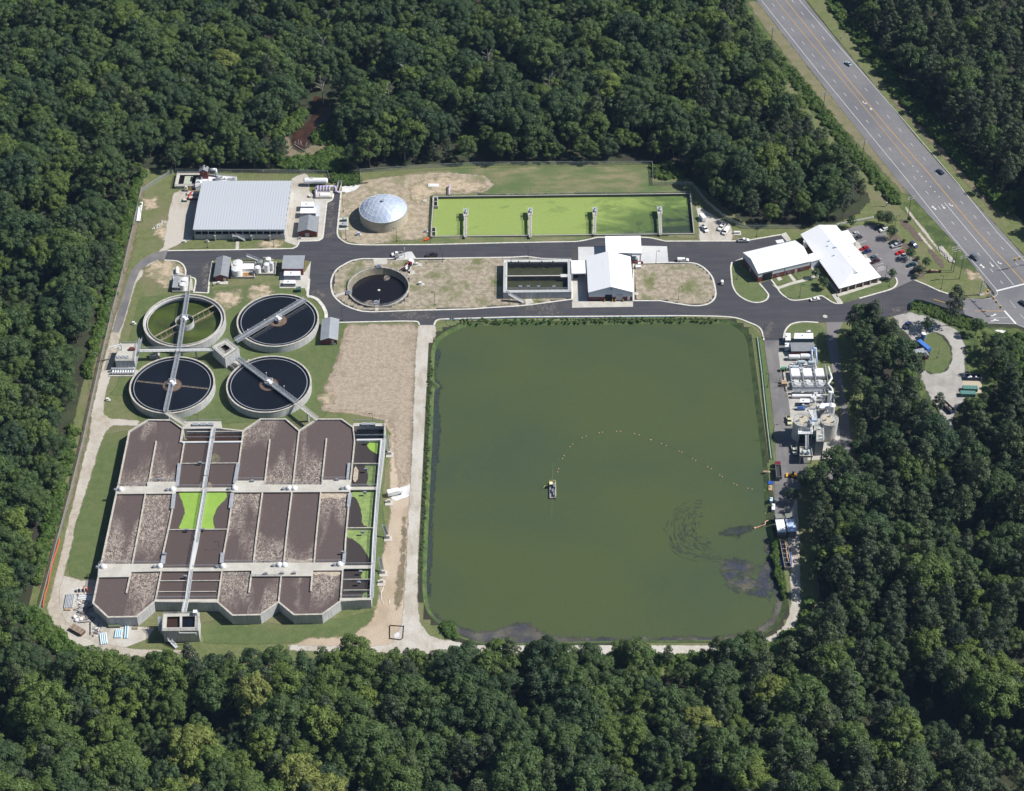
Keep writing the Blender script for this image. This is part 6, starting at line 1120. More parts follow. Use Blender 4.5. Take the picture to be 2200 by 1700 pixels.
A = ccw([G(x, y, 4.6) for x, y in ((1764, 866.5), (1791, 866.5), (1793.5, 876.5), (1760, 877))]); p = sum(A, Vector()) / 4; t = thing('white_shelter', 'bright white flat roofed shelter behind the right hand silo', 'shelter', (p.x, p.y, 0)); m = MB(); m.prism(A, 4.4, 4.6); mk('roof', m, roof_white, t)
for v in offset(A, -.3): m = MB(); m.box(v.x, v.y, .1, .3, .3, 4.3); mk('post', m, steel, t)
q = G(1785, 897, 0); m = MB(); m.cyl(q.x, q.y + 1, .1, 6.6, 1.5, 20); m.cyl(q.x, q.y + 1, 6.6, 7.2, 1.5, 20, .4); one('white_hopper', m, white, 'round white hopper top just behind the right hand silo', 'hopper')
silom = mat('stained pale silo', (.64, .63, .60), .85, c2=(.52, .51, .48), s=.25, fine=.08, streak=.5)
for (x, y, lab) in ((1724, 903, 'left hand concrete silo with flat beige roof and deck fittings'), (1782, 902, 'right hand concrete silo with flat beige roof and stained side')):
    p = G(x, y, 10); t = thing('silo', lab, 'silo', (p.x, p.y, 0), 0, 'twin concrete silos'); m = MB(); m.cyl(p.x, p.y, 0, 9.8, 3.9, 48); mk('shell', m, silom, t); m = MB(); m.cyl(p.x, p.y, 9.8, 10.0, 4.05, 48); mk('roof', m, conc, t)
    m = MB(); m.box(p.x + (.9 if x < 1750 else -.9), p.y, 10.0, 4.2, 5.2, .12); mk('roof_deck', m, mat('beige membrane', (.46, .41, .32), .9, fine=.06), t)
    m = MB(); m.rail([(p.x + 3.9 * math.cos(a), p.y + 3.9 * math.sin(a), 10) for a in [2 * math.pi * i / 16 for i in range(17)]], 1.1, 2, .04); mk('railing', m, galv, t)
    for dx, dy in ((-1.8, -.6), (.4, 1.8), (1.6, -1.8)): m = MB(); m.cyl(p.x + dx, p.y + dy, 10, 10.9, .4, 10); m.box(p.x + dx, p.y + dy, 10.9, .9, .5, .3); mk('roof_fitting', m, galv, t)
A = ccw([G(x, y, 8.7) for x, y in ((1755, 912), (1769, 912), (1770.5, 948.5), (1754, 948.5))]); p = sum(A, Vector()) / 4; t = thing('elevator_tower', 'tall grey concrete shaft standing in front between the two silos', 'tower', (p.x, p.y, 0)); m = MB(); m.prism(A, 0, 8.5); mk('wall', m, mat('grey panel wall', (.27, .29, .32), .8, stretch=(1, 1, 1), c2=(.22, .24, .27), s=.6, fine=.06), t); m = MB(); m.prism(offset(A, .1), 8.5, 8.7); mk('roof', m, conc, t); m = MB(); m.rail([Vector((v.x, v.y, 8.7)) for v in A]); mk('railing', m, galv, t)
for dy in (2, -2, -4): m = MB(); m.box(p.x, p.y + dy, 8.7, .9, .6, .8); mk('roof_fitting', m, paleblue, t)
A = ccw([G(x, y, 11) for x, y in ((1736, 880), (1752, 880), (1756, 905), (1757, 914), (1744, 914), (1744, 896))]); p = sum(A, Vector()) / 6; t = thing('bridge_deck', 'pale concrete deck joining the tops of the two silos', 'platform', (p.x, p.y, 0)); m = MB(); m.prism(A, 10.6, 10.9); mk('deck', m, conc_pad, t); m = MB(); m.rail([Vector((v.x, v.y, 10.9)) for v in A], 1.1, 2, .04); mk('railing', m, galv, t); m = MB(); m.box(p.x, p.y - 1.5, 10.9, 2.6, 1.8, .9); m.box(p.x - 1.6, p.y - 3, 10.9, .8, 3, .5); mk('hatch', m, LBL, t); m = MB(); m.box(p.x, p.y, 0, 1.2, 1.2, 10.6); mk('column', m, conc, t)
A = ccw([G(x, y, 7.5) for x, y in ((1717, 914.5), (1745, 914.5), (1746, 932.5), (1714, 932.5))]); p = sum(A, Vector()) / 4; t = thing('loadout_platform', 'bright white platform on tall legs in front of the left silo', 'platform', (p.x, p.y, 0)); m = MB(); m.prism(A, 7.2, 7.5); mk('deck', m, white, t); m = MB(); m.rail([Vector((v.x, v.y, 7.5)) for v in A] + [Vector((A[0].x, A[0].y, 7.5))]); mk('railing', m, white, t)
for v in offset(A, -.3): m = MB(); m.beam((v.x, v.y, 0), (v.x, v.y, 7.2), .3); mk('leg', m, galv, t)
m = MB(); m.box(p.x, p.y + .8, .1, 4.6, 2.6, 6.6); mk('bay_wall', m, dark, t)  # dark block added to stand for the shade between the platform legs
m = MB(); m.box(p.x + .5, p.y + .5, 7.5, 2.4, 1.6, 1.5); m.beam((p.x - 2, p.y + 1, 8), (p.x + 1, p.y + 3, 10.5), .4); m.beam((p.x + 2.6, p.y + 1, 8), (p.x + .4, p.y + 3, 10.5), .4); mk('hopper_head', m, white, t)
q = G(1732, 975, 0); t = thing('load_hopper', 'raised concrete hopper slab with two blue grey motor drums', 'hopper', (q.x, q.y, 0)); A = ccw([G(x, y, 4.2) for x, y in ((1718, 962), (1743, 962), (1746, 982), (1718, 982))]); m = MB(); m.prism(A, 3.9, 4.2); m.strip(offset(A, -.1), .2, 4.2, 4.9, True); mk('slab', m, conc, t)
for v in offset(A, -.4): m = MB(); m.box(v.x, v.y, 0, .4, .4, 3.9); mk('leg', m, conc, t)
for x in (1725, 1736): v = G(x, 975, 4.3); m = MB(); m.cyl(v.x, v.y, 4.2, 5.6, .8, 16); m.ball((v.x, v.y, 5.6), .8, 14, 7); mk('motor_drum', m, mat('pale steel blue', (.42, .5, .56), .5, fine=.05), t)
a, b = G(1733.5, 934, 7.0), G(1733.5, 965, 4.6); m = MB(); m.beam(a, b, 1.5, .25); m.rail([a + Vector((.7, 0, 0)), b + Vector((.7, 0, 0))], .8); m.rail([a - Vector((.7, 0, 0)), b - Vector((.7, 0, 0))], .8); one('belt_conveyor', m, steel, 'steep grey belt conveyor dropping from white platform to hopper slab', 'conveyor')
q = G(1747, 941.5, 0); m = MB(); m.box(q.x, q.y, 0, 1.8, 1.3, 1.5); one('green_bin', m, mat('bright green bin', (.06, .42, .12), .6, fine=.05), 'bright green bin standing between platform legs and grey shaft', 'bin')
q = G(1721, 881, 0); t = thing('blue_pump_unit', 'blue machinery trailer between the dark hut and the left silo', 'pump', (q.x, q.y, 0)); m = MB(); m.box(q.x, q.y, .5, 3.4, 1.3, .9); m.rod((q.x - 1.6, q.y, 1.7), (q.x + .8, q.y, 1.7), .45, 10); mk('engine', m, bluep, t); m = MB(); m.beam((q.x - 4, q.y, .7), (q.x - 1.6, q.y, .7), .2); mk('drawbar', m, dark, t)
q = G(1683, 797, 0); t = thing('green_mixer', 'green drum mixer parked left of the press machinery', 'mixer', (q.x, q.y, 0)); m = MB(); m.box(q.x, q.y, .3, 2.8, 1.5, .6); mk('base', m, dark, t); m = MB(); m.rod((q.x - 1, q.y, 1.5), (q.x + 1.3, q.y, 1.7), .85, 14, .6); mk('drum', m, mat('green drum', (.04, .28, .16), .6, fine=.05), t)
q = G(1684, 827, 0); t = thing('pallet_rack', 'open steel rack stacked with tan sacks left of the press frame', 'rack', (q.x, q.y, 0)); m = MB(); [m.beam((q.x + sx * 1.8, q.y + sy * 1.6, 0), (q.x + sx * 1.8, q.y + sy * 1.6, 3.4), .15) for sx in (-1, 1) for sy in (-1, 1)]; [m.beam((q.x - 1.8, q.y + sy * 1.6, z), (q.x + 1.8, q.y + sy * 1.6, z), .12) for sy in (-1, 1) for z in (1.2, 3.3)]; mk('frame', m, rust, t); m = MB(); m.box(q.x, q.y - .7, .2, 2.6, 1.2, 1.7); m.box(q.x, q.y + .8, .2, 2.4, 1.1, 1.5); mk('sacks', m, timber, t)
for (x, y) in ((1677, 800), (1685, 800), (1691, 839), (1692, 852), (1740, 877), (1741, 890)): q = G(x, y, 0); m = MB(); m.cyl(q.x, q.y, 0, 1.5, .16, 10); one('bollard', m, yellowp, 'yellow guard post at the edge of the solids machinery yard', 'bollard', 'yellow guard posts')
q = G(1744.5, 711, 0); cab('rooftop_unit', 'grey cooling unit behind the wide blue fronted generator', 'air conditioner', [(1733, 710), (1741, 710), (1741, 713), (1733, 713)], 2.4, galv)
# ================================================================== VEHICLES (first of each kind at the origin, facing +x)
def wheels(t, xs, y, r=.36, w=.26):
    for x in xs:
        for s in (1, -1): m = MB(); m.rod((x, s * y - w / 2, r), (x, s * y + w / 2, r), r, 12); mk('wheel', m, rubber, t, local=True)
def shell(t, prof, w, name='body', mt=None, color=(.5, .5, .5), inset=.0, topw=None):
    m = MB(); n = len(prof); ys = w / 2; vs = []
    zs = [p[1] for p in prof]; zm, zM = min(zs), max(zs)
    for s in (-1, 1):
        for x, z in prof: k = 1 if topw is None else 1 - (1 - topw / w) * (z - zm) / (zM - zm); vs.append((x, s * ys * k, z))
    m.add(vs, [tuple(range(n)), tuple(range(2 * n - 1, n - 1, -1))] + [(i, n + i, n + (i + 1) % n, (i + 1) % n) for i in range(n)]); return mk(name, m, mt or paint, t, color=color, local=True)
def sedan(name='parked_car', L=4.7, suv=False):
    t = thing(name, 'x', 'car'); h = .25 if suv else 0; a = L / 2
    shell(t, [(-a, .35), (a, .35), (a, .62 + h * .6), (a - .25, .78 + h), (a - 1.35, .95 + h), (-a + .9, 1.0 + h), (-a + .1, .95 + h), (-a, .7)], 1.82)
    rb = -a + (.1 if suv else .75)
    shell(t, [(rb, .98 + h), (a - 1.25, .94 + h), (a - 2.0, 1.40 + h), (rb + (.2 if suv else .75), 1.42 + h)], 1.66, 'window', glass, topw=1.35)
    m = MB(); x0, x1 = rb + (.15 if suv else .7), a - 2.0; m.box((x0 + x1) / 2, 0, 1.40 + h, x1 - x0, 1.4, .07); mk('roof', m, paint, t, color=(.5, .5, .5), local=True)
    wheels(t, (a - .85, -a + .85), .82); return t
def pickup(name='pickup_truck', cap=False):
    t = thing(name, 'x', 'pickup truck'); a = 2.8
    shell(t, [(-a, .5), (a, .5), (a, .85), (a - .2, 1.05), (a - 1.35, 1.15), (-a, 1.15)], 1.95)
    shell(t, [(-.5, 1.14), (a - 1.3, 1.14), (a - 1.95, 1.72), (-.4, 1.76)], 1.8, 'window', glass, topw=1.5)
    m = MB(); m.box(.2, 0, 1.74, 1.35, 1.5, .08); mk('roof', m, paint, t, color=(.5, .5, .5), local=True)
    if cap: m = MB(); m.prism([(-a + .05, -.9), (-.52, -.9), (-.52, .9), (-a + .05, .9)], 1.155, 1.78); mk('bed_cap', m, paint, t, local=True)
    else: m = MB(); m.box(-1.65, 0, 1.10, 2.1, 1.6, .07); mk('bed', m, dark, t, local=True)
    wheels(t, (a - .95, -a + 1.1), .88, .4); return t
def van(name='utility_van'):
    t = thing(name, 'x', 'van'); a = 2.7
    shell(t, [(-a, .4), (a, .4), (a, .95), (a - .7, 1.15), (a - 1.3, 1.95), (-a, 2.0)], 1.95, topw=1.75); m = MB(); m.add([(a - .72, -.8, 1.2), (a - .72, .8, 1.2), (a - 1.2, .75, 1.86), (a - 1.2, -.75, 1.86)], [(0, 1, 2, 3)]); m.v = [(v[0] + .04, v[1], v[2] + .03) for v in m.v]; mk('window', m, glass, t, local=True)
    wheels(t, (a - .95, -a + .95), .88); return t
S0, S1, P0, P1, V0 = sedan(), sedan(suv=True, name='parked_suv'), pickup(), pickup('capped_pickup', True), van()
for o in (S0, S1, P0, P1, V0): learn(o)
Z0 = .16; _used = set()
def put(proto, px, deg, label, col, group=None, z=Z0):
    p = G(px[0], px[1], .6); keys = {'body': col, 'roof': col, 'bed_cap': col}
    if proto.name not in _used:
        _used.add(proto.name); proto.location = (p.x, p.y, z); proto.rotation_euler = (0, 0, R(deg)); proto['label'] = label
        if group: proto['group'] = group
        for c in proto.children:
            if c.name.split('.')[0] in keys: c.color = (*col, 1)
        return proto
    return dup(proto, (p.x, p.y, z), R(deg), label, group, keys)
WH, SV, BK, RD_, BL_, GN = (.8, .8, .8), (.45, .47, .5), (.012, .012, .014), (.38, .015, .02), (.02, .035, .12), (.015, .035, .03)
# keep an untouched prototype state: colours are set per copy
CP = 'cars in the office car park'
put(S0, (1836, 503), 208, 'silver car half tucked under the office porch roof', SV, CP)
put(S0, (1843, 511), 208, 'charcoal car parked beside the silver one at the office porch', (.04, .05, .06), CP)
put(S0, (1857, 534), 208, 'dark red car parked along the office wall', RD_, CP)
put(S0, (1862.5, 541), 208, 'deep blue car next to the dark red car', BL_, CP)
put(S0, (1874.5, 554.5), 208, 'grey green car with a pale roof, above the maroon one', (.07, .10, .11), CP)
put(S0, (1881, 561.5), 208, 'dark maroon car, lowest in the row along the office wall', (.06, .012, .02), CP)
put(S1, (1889, 490), 205, 'black suv under the shade of the two big lot trees', BK, CP)
put(S1, (1898.5, 494.5), 205, 'white suv parked beside a tree, behind the black suv', WH, CP)
put(S0, (1920, 521), 205, 'dark green car beside the silver pickup', GN, CP)
put(P0, (1925.5, 528), 203, 'silver pickup truck beside the dark green car in the lot', SV, CP)
put(S0, (1934, 543.5), 205, 'bright red car beside a tree in the lot', (.6, .015, .012), CP)
put(S1, (1940.5, 551), 205, 'white suv half hidden under a tree next to the bright red car', WH, CP)
put(S0, (1958, 569.5), 203, 'dark teal car alone near the lower end of the lot', (.01, .05, .07), CP)
put(S1, (1965, 583), 203, 'black suv under a small tree at the lot exit', BK, CP)
put(S1, (1963, 527), 300, 'slate blue suv parked on the mulch next to the lot', (.05, .06, .14), CP)
put(S0, (1751, 643.5), 14, 'white sedan stopped at the kerb below the office lawn', WH)
put(P0, (1597.5, 517.5), 2, 'white pickup at the kerb before the garage wing', WH)
put(P0, (1514, 492), 292, 'white pickup hitched to a white trailer on the gravel lot', WH)
put(P0, (1550, 489), 240, 'white pickup parked diagonally on the gravel lot beside a van', WH)
put(V0, (1559.5, 497.5), 240, 'white van parked diagonally on the gravel lot', WH)
put(P1, (1467.5, 560), 0, 'white pickup with a closed white bed cap beside the dry field', WH)
put(P0, (853, 547), 192, 'white service pickup beside the round black tank, next to a pale slab', WH)
put(P0, (928, 549.5), 2, 'black pickup parked on the plant road', BK)
put(S0, (1822, 137), 125, 'pale blue car driving up the highway', (.35, .45, .5))
put(S0, (2019.6, 369.6), 125, 'dark blue car on the highway right lane', (.02, .03, .07))
put(S1, (2093.6, 553.8), -53, 'slate grey suv heading down the highway to the junction', (.10, .13, .17))
put(S0, (2198, 652), 125, 'dark car entering at the edge of the junction', (.02, .025, .04))
put(P0, (1949.5, 699), 60, 'blue and white pickup in tree shade on the gravel yard', (.06, .10, .25), z=.1)
put(P0, (1695, 904), 272, 'pale yellow utility pickup left of the silos', (.62, .62, .38), z=.15)
put(P0, (1706, 968), 275, 'white and dark utility pickup left of the hopper slab', (.55, .6, .5), z=.15)
q = G(1509.5, 470, .6); t = thing('box_trailer', 'short white box trailer hitched behind the pickup on gravel', 'trailer', (q.x, q.y, .1), R(292)); m = MB(); m.box(0, 0, .5, 4.2, 2.1, 2.0); mk('body', m, white, t, local=True); wheels(t, (0,), .95); m = MB(); m.beam((2.1, 0, .55), (3.3, 0, .55), .15); mk('drawbar', m, dark, t, local=True)
q = G(1551.5, 609, .5); t = thing('golf_cart', 'white golf cart driving on the asphalt between islands', 'golf cart', (q.x, q.y, .14), R(90)); m = MB(); m.box(0, 0, .3, 2.3, 1.2, .5); mk('body', m, mat('beige cart body', (.6, .58, .5), .6, fine=.03), t, local=True); m = MB(); m.box(-.1, 0, 1.85, 1.7, 1.25, .08); mk('roof', m, white, t, local=True); m = MB(); [m.beam((x, s * .55, .8), (x, s * .55, 1.85), .06) for x in (-.8, .6) for s in (-1, 1)]; mk('frame', m, dark, t, local=True); m = MB(); m.box(-.3, 0, .8, .6, 1.1, .4); mk('seat', m, offwhite, t, local=True); wheels(t, (.8, -.8), .55, .25, .2)
# crane truck at the round tank
q = G(878, 573, .6); t = thing('crane_truck', 'white flatbed crane truck backed up to the round black tank', 'truck', (q.x, q.y, .3), R(62)); m = MB(); m.box(2.6, 0, .5, 1.9, 2.2, 1.9); mk('cab', m, white, t, local=True); m = MB(); m.box(3.3, 0, 1.4, .55, 1.9, .8); mk('window', m, glass, t, local=True); m = MB(); m.box(-1.0, 0, .7, 5.2, 2.2, .35); mk('bed', m, dark, t, local=True)
m = MB(); m.box(1.2, 0, 1.05, .9, 1.6, 1.4); m.beam((1.2, 0, 2.4), (-3.2, .3, 3.0), .4); m.beam((-3.2, .3, 3.0), (-5.6, .2, 1.8), .25); mk('crane', m, mat('maroon crane', (.22, .03, .05), .5, fine=.05), t, local=True); m = MB(); m.box(-1.5, .5, 1.05, 2.2, .7, .9); m.box(-2.8, -.5, 1.05, 1.4, .7, .7); mk('cargo', m, white, t, local=True); wheels(t, (2.7, -1.2, -2.4), 1.0, .48, .3); m = MB(); m.box(-3.4, 1.7, .3, .3, 1.4, .2); m.box(-3.4, -1.7, .3, .3, 1.4, .2); mk('outrigger', m, dark, t, local=True)
q = G(868.5, 556, 0); t = thing('jib_hoist', 'slim white jib crane post standing at the kerb near the service pickup', 'crane', (q.x, q.y, 0)); m = MB(); m.beam((q.x, q.y, .2), (q.x + .3, q.y + .6, 6.2), .35); m.beam((q.x + .1, q.y, 3.0), (q.x - 4.2, q.y - .4, 1.2), .3); m.beam((q.x - 4.2, q.y - .4, 0), (q.x - 4.2, q.y - .4, 2.6), .2); mk('mast', m, white, t); m = MB(); m.box(q.x - 4.2, q.y - .4, .2, .9, .9, .3); mk('foot', m, dark, t)
# dump truck, loader
q = G(1672, 1014, 1); t = thing('dump_truck', 'long dump truck with maroon cab and black load beside the pond', 'dump truck', (q.x, q.y, .14), R(88)); m = MB(); m.box(4.0, 0, .7, 1.9, 2.3, 1.7); m.box(5.2, 0, .7, 1.0, 1.9, 1.0); mk('cab', m, mat('maroon cab paint', (.16, .02, .035), .4, fine=.05), t, local=True); m = MB(); m.box(4.6, 0, 1.7, .9, 2.0, .6); mk('window', m, glass, t, local=True)
m = MB(); m.strip([(-4.6, -1.15), (2.6, -1.15), (2.6, 1.15), (-4.6, 1.15)], .14, 1.0, 2.6, True); m.box(-1.0, 0, .8, 7.1, 2.2, .2); mk('bed', m, mat('grey truck bed', (.22, .2, .2), .6, fine=.06), t, local=True); m = MB(); m.box(-1.0, 0, 1.0, 7.0, 2.1, 1.0); mk('load', m, dark, t, local=True); wheels(t, (4.4, -2.0, -3.3), 1.0, .52, .35)
q = G(1703, 1022, .8); t = thing('wheel_loader', 'small yellow loader at the end of the yard by the trees', 'loader', (q.x, q.y, .14), R(170)); m = MB(); m.box(-.8, 0, .5, 2.0, 1.5, 1.1); m.box(.4, 0, .5, 1.6, 1.0, .6); m.beam((.5, .5, 1.4), (2.2, .5, .5), .2); m.beam((.5, -.5, 1.4), (2.2, -.5, .5), .2); mk('body', m, mat('loader yellow', (.75, .36, .03), .5, fine=.05), t, local=True); m = MB(); m.box(-.1, 0, 1.6, 1.1, 1.2, 1.0); mk('cab', m, glass, t, local=True); m = MB(); m.prism([(2.1, -1.1), (2.8, -1.1), (2.8, 1.1), (2.1, 1.1)], .1, .8); mk('bucket', m, yellowp, t, local=True); wheels(t, (1.0, -1.3), .8, .55, .4)
# cargo truck body on the white stone
q = G(845, 1059, 1.2); t = thing('cargo_box', 'white cargo box truck body resting at the white stone heap', 'truck', (q.x, q.y, .1), R(18)); m = MB(); m.box(0, 0, .7, 5.0, 2.3, 1.9); mk('body', m, white, t, local=True); m = MB(); m.box(3.1, 0, .6, 1.1, 2.1, 1.4); mk('cab', m, white, t, local=True); m = MB(); m.box(3.4, 0, 1.3, .6, 1.9, .55); mk('window', m, glass, t, local=True); wheels(t, (2.7, -1.2, -2.0), .95, .45, .3)
# ------------------------------------------------ pond side equipment
for i, (x, y, lab, mt) in enumerate(((1677.5, 1130, 'white covered dewatering trailer nearest the pond, left of a pair', roof_white), (1699.5, 1129, 'pale blue covered dewatering trailer, right of a pair at the tree edge', mat('pale blue canopy', (.42, .55, .80), .5, c2=(.55, .66, .85), s=.3, fine=.03)))):
    q = G(x, y, 3.2); t = thing('dewatering_trailer', lab, 'trailer', (q.x, q.y, .1), R(3), 'covered dewatering trailers'); m = MB(); m.box(0, 0, 2.9, 3.6, 7.2, .3); mk('canopy', m, mt, t, local=True); m = MB(); m.box(0, -.4, .5, 3.2, 7.6, 1.9); mk('body', m, mat('dull grey trailer', (.14, .15, .16), .7, fine=.06), t, local=True)
    m = MB(); m.box(0, 5.6, .8, 2.9, 2.6, 2.3); mk('tractor', m, mat('grey green cab', (.20, .22, .19) if i == 0 else (.08, .09, .1), .6, fine=.05), t, local=True); m = MB(); [m.beam((sx * 1.6, sy * 3.4, 2.3), (sx * 1.6, sy * 3.4, 2.95), .12) for sx in (-1, 1) for sy in (-1, 1)]; mk('post', m, galv, t, local=True); wheels(t, (), 1)
    for yy in (-3, -2, 5.6): m = MB(); m.rod((-1.5, yy, .5), (1.5, yy, .5), .5, 12); mk('wheel', m, rubber, t, local=True)
a, b = G(1682, 1163, 1), G(1693, 1222, 1); c = (a + b) / 2; L = (a - b).length; rz = math.atan2(a.y - b.y, a.x - b.x)
t = thing('frame_barge', 'long open steel tank frame with timber pieces lying on blue sheets', 'tank frame', (c.x, c.y, .05), rz); m = MB(); m.strip([(-L / 2, -1.35), (L / 2, -1.35), (L / 2, 1.35), (-L / 2, 1.35)], .16, 0, 2.0, True); mk('frame', m, mat('pale worn steel', (.42, .38, .33), .8, c2=(.28, .22, .18), s=1, fine=.1), t, local=True)
for k in range(1, 6): m = MB(); m.beam((-L / 2 + L * k / 6, -1.35, 1.9), (-L / 2 + L * k / 6, 1.35, 1.9), .15); mk('cross_bar', m, galv, t, local=True)
m = MB(); m.box(0, 0, .02, L - .3, 2.5, .5); mk('tank_floor', m, dark, t, local=True); random.seed(5)
for k in range(9): x = -L / 2 + 3 + (L - 4) * k / 9; m = MB(); m.beam((x, -.9 + random.random() * .5, 2.05), (x + 2.2, -.9 + random.random() * .6, 2.1), .3, .12); mk('timber_piece', m, timber, t, local=True)
for (px, lab) in (([(1672, 1176), (1678, 1172), (1684, 1219), (1677, 1219)], 'blue tarpaulin on the ground left of the open tank frame'), ([(1696, 1178), (1698, 1178), (1702, 1218), (1700, 1222)], 'thin strip of blue tarpaulin right of the open tank frame'), ([(1650, 1034.5), (1662, 1034.5), (1661, 1041.5), (1650, 1041)], 'small blue tarpaulin on the bank behind the dump truck')):
    m = MB(); m.slab([Vector((p.x, p.y, .22)) for p in W(px)], .08); one('tarpaulin', m, bluetarp, lab, 'tarpaulin')
for (x, y, sx, sy, lab, mt) in ((1661, 1094, 1.4, 3.6, 'slim white box between pond and trailers', white), (1656.5, 1078, 1.2, 2.2, 'pale blue tank by the shaded water edge', paleblue), (1647.5, 1014.5, 3.0, .9, 'pale plank lying on the pond bank beside the dump truck', timber), (1655, 1049.5, 1.6, 3.0, 'pinkish timber pallet on the bank below the blue tarpaulin', timber)):
    q = G(x, y, 0); m = MB(); m.box(q.x, q.y, .1, sx, sy, 1.4 if mt in (white, paleblue) else .25, R(-6)); m.box(q.x, q.y + sy * .2, .1 + (1.4 if mt in (white, paleblue) else .25), sx * .5, sy * .3, .3, R(-6)); one('bank_item', m, mt, lab, 'equipment box' if mt in (white, paleblue) else 'timber')
q = [G(x, y, -.6) for x, y in ((1621, 1134), (1632, 1131.5), (1643, 1130), (1644, 1124), (1650, 1121.5))]; m = MB(); m.pipe([Vector((v.x, v.y, z)) for v, z in zip(q, (-.8, -.6, .2, .3, .3))], .22); m.ball((q[0].x, q[0].y, -.8), .5); one('discharge_hose', m, mat('salmon hose', (.62, .36, .26), .7, fine=.05), 'salmon coloured discharge hose reaching into the dark silt plume', 'hose')
# dredge
q = G(1187.4, 1052, 0); t = thing('dredge', 'small dredge barge with yellow cab moored in the middle of the green pond', 'dredge boat', (q.x, q.y, -1.0), R(0)); m = MB(); m.box(-1.0, 0, .0, .75, 9.5, .75); m.box(1.0, 0, 0, .75, 9.5, .75); m.box(0, -4.2, .1, 2.8, 1.0, .6); mk('pontoon', m, mat('grey pontoon', (.33, .31, .32), .7, c2=(.2, .19, .2), s=1, fine=.1), t, local=True)
m = MB(); m.box(0, 0, .45, 1.4, 8.6, .3); mk('deck', m, dark, t, local=True); m = MB(); m.box(-.7, 2.4, .75, 1.2, 1.5, 1.7); mk('cab', m, offwhite, t, local=True); m = MB(); m.box(-.7, 2.4, 2.45, 1.4, 1.7, .12); mk('cab_roof', m, mat('cream yellow', (.80, .70, .38), .5, fine=.03), t, local=True); m = MB(); m.box(-.7, 1.62, 1.5, 1.0, .08, .7); mk('window', m, glass, t, local=True)
m = MB(); m.box(.7, 2.2, .75, .9, 2.8, 1.0); m.box(0, -1, .75, .9, 2.0, .9); m.rod((.2, -3.4, 1.0), (.2, 0, 1.4), .25, 10); mk('engine', m, mat('blue grey engine', (.16, .19, .25), .5, fine=.1), t, local=True); m = MB(); m.rail([(-1.35, 4.7, .75), (-.4, 4.7, .75)]); m.rail([(.4, 4.7, .75), (1.35, 4.7, .75), (1.35, -4.6, .75)]); mk('railing', m, mat('yellow rail', (.70, .62, .20), .5, fine=.03), t, local=True)
m = MB(); m.beam((-1.3, 2.4, 1.2), (-3.4, 2.2, .8), .12); m.beam((-3.4, 2.2, .8), (-3.9, 1.4, .6), .12); m.beam((-3.0, 2.6, .8), (-3.8, 2.6, .6), .1); mk('side_arm', m, mat('yellow rail', (.70, .62, .20), .5, fine=.03), t, local=True)
for (x, y) in ((.3, 3), (-.5, -2), (.4, -3), (-.2, -.6)): m = MB(); m.beam((x - .3, y, .8), (x + .3, y + .7, 1.3), .14); mk('lever', m, white, t, local=True)
a, b = G(1187.5, 995, -.9), G(1185.5, 1112, -.9); m = MB(); m.beam(a, b, .06); one('tow_cable', m, mat('pale cable', (.30, .36, .24), .7, fine=.05), 'thin pale cable running up and down from the dredge barge', 'cable')
BU = [(1198,1014.3),(1200,1007.5),(1208,985.5),(1211.5,979),(1224.5,959.8),(1230.5,954.5),(1250.5,941),(1259,937.4),(1287,930.5),(1294,929),(1324.5,927),(1333,927),(1363,932),(1373,935),(1396.5,945),(1399,945.3),(1421,953.6),(1431,957.6),(1458.5,969.5),(1464.5,972),(1487.5,986),(1494.5,990),(1520.5,1003),(1527.5,1007.5),(1546,1020.8),(1551.5,1024.5),(1576,1039),(1582.5,1042.5),(1606.5,1049.5),(1615.5,1051),(1642,1054),(1645.5,1095.5),(1644,1103),(1188,1033)]
b0 = None
for i, (x, y) in enumerate(BU):
    p = G(x, y, -.9)
    if b0 is None:
        m = MB(); m.ball((0, 0, .08), .28, 12, 8); b0 = mk('float_buoy', m, mat('salmon buoy', (.55, .33, .24), .5, fine=.03)); tag(b0, 'small salmon float buoy on the curved hose line across the pond', 'buoy', 'float buoys across the pond'); b0.location = (p.x, p.y, -1.0)
    else: o = b0.copy(); COL.objects.link(o); o.location = (p.x, p.y, -1.0)
m = MB(); m.pipe([G(x, y, -1.02) for x, y in BU[16:24]], .07, 6); one('floating_hose', m, mat('green hose', (.05, .07, .03), .7, fine=.05), 'dark hose just awash between the salmon float buoys', 'hose')
# ------------------------------------------------ storage yard bottom left
def pipes(lab, x0, y0, x1, y1, n, r, mt, step, rows=1, name='pipe_stack'):
    a, b = G(x0, y0, 0), G(x1, y1, 0); d = (b - a).normalized(); nr = Vector((d.y, -d.x, 0)); t = thing(name, lab, 'pipe stack', tuple((a + b) / 2))
    for k in range(n): m = MB(); o = nr * (k - n / 2) * step; m.rod(a + o + Vector((0, 0, r + .1)), b + o + Vector((0, 0, r + .1)), r, 10); mk('pipe', m, mt, t)
    m = MB(); m.beam(a + d * 1 - nr * n * step / 2 + Vector((0, 0, .05)), a + d * 1 + nr * n * step / 2 + Vector((0, 0, .05)), .2, .1); mk('bearer', m, oldwood, t); return t
pipes('stack of long silver pipes on timbers in the gravel storage yard', 150, 1278, 145, 1308, 6, .28, galv, .62)
pipes('short row of pale blue and white pipes beside the last tank wall', 254, 1354, 251, 1372, 4, .3, paleblue, .75)
pipes('pair of long pale blue pipes right of the short row', 270, 1347, 268, 1373, 2, .3, paleblue, .9)
pipes('jumbled white pipes near the track at the yard bottom', 219, 1362, 222, 1386, 4, .3, mat('white blue pipe', (.62, .74, .80), .5, fine=.04), .75)
pipes('single tall black pipe standing off near the tank corner', 191.5, 1338, 191.5, 1365, 1, .2, dark, 1)
pipes('white pipes poking from the shade beside the first tank wall', 168, 1287, 200, 1290, 3, .35, white, .9)
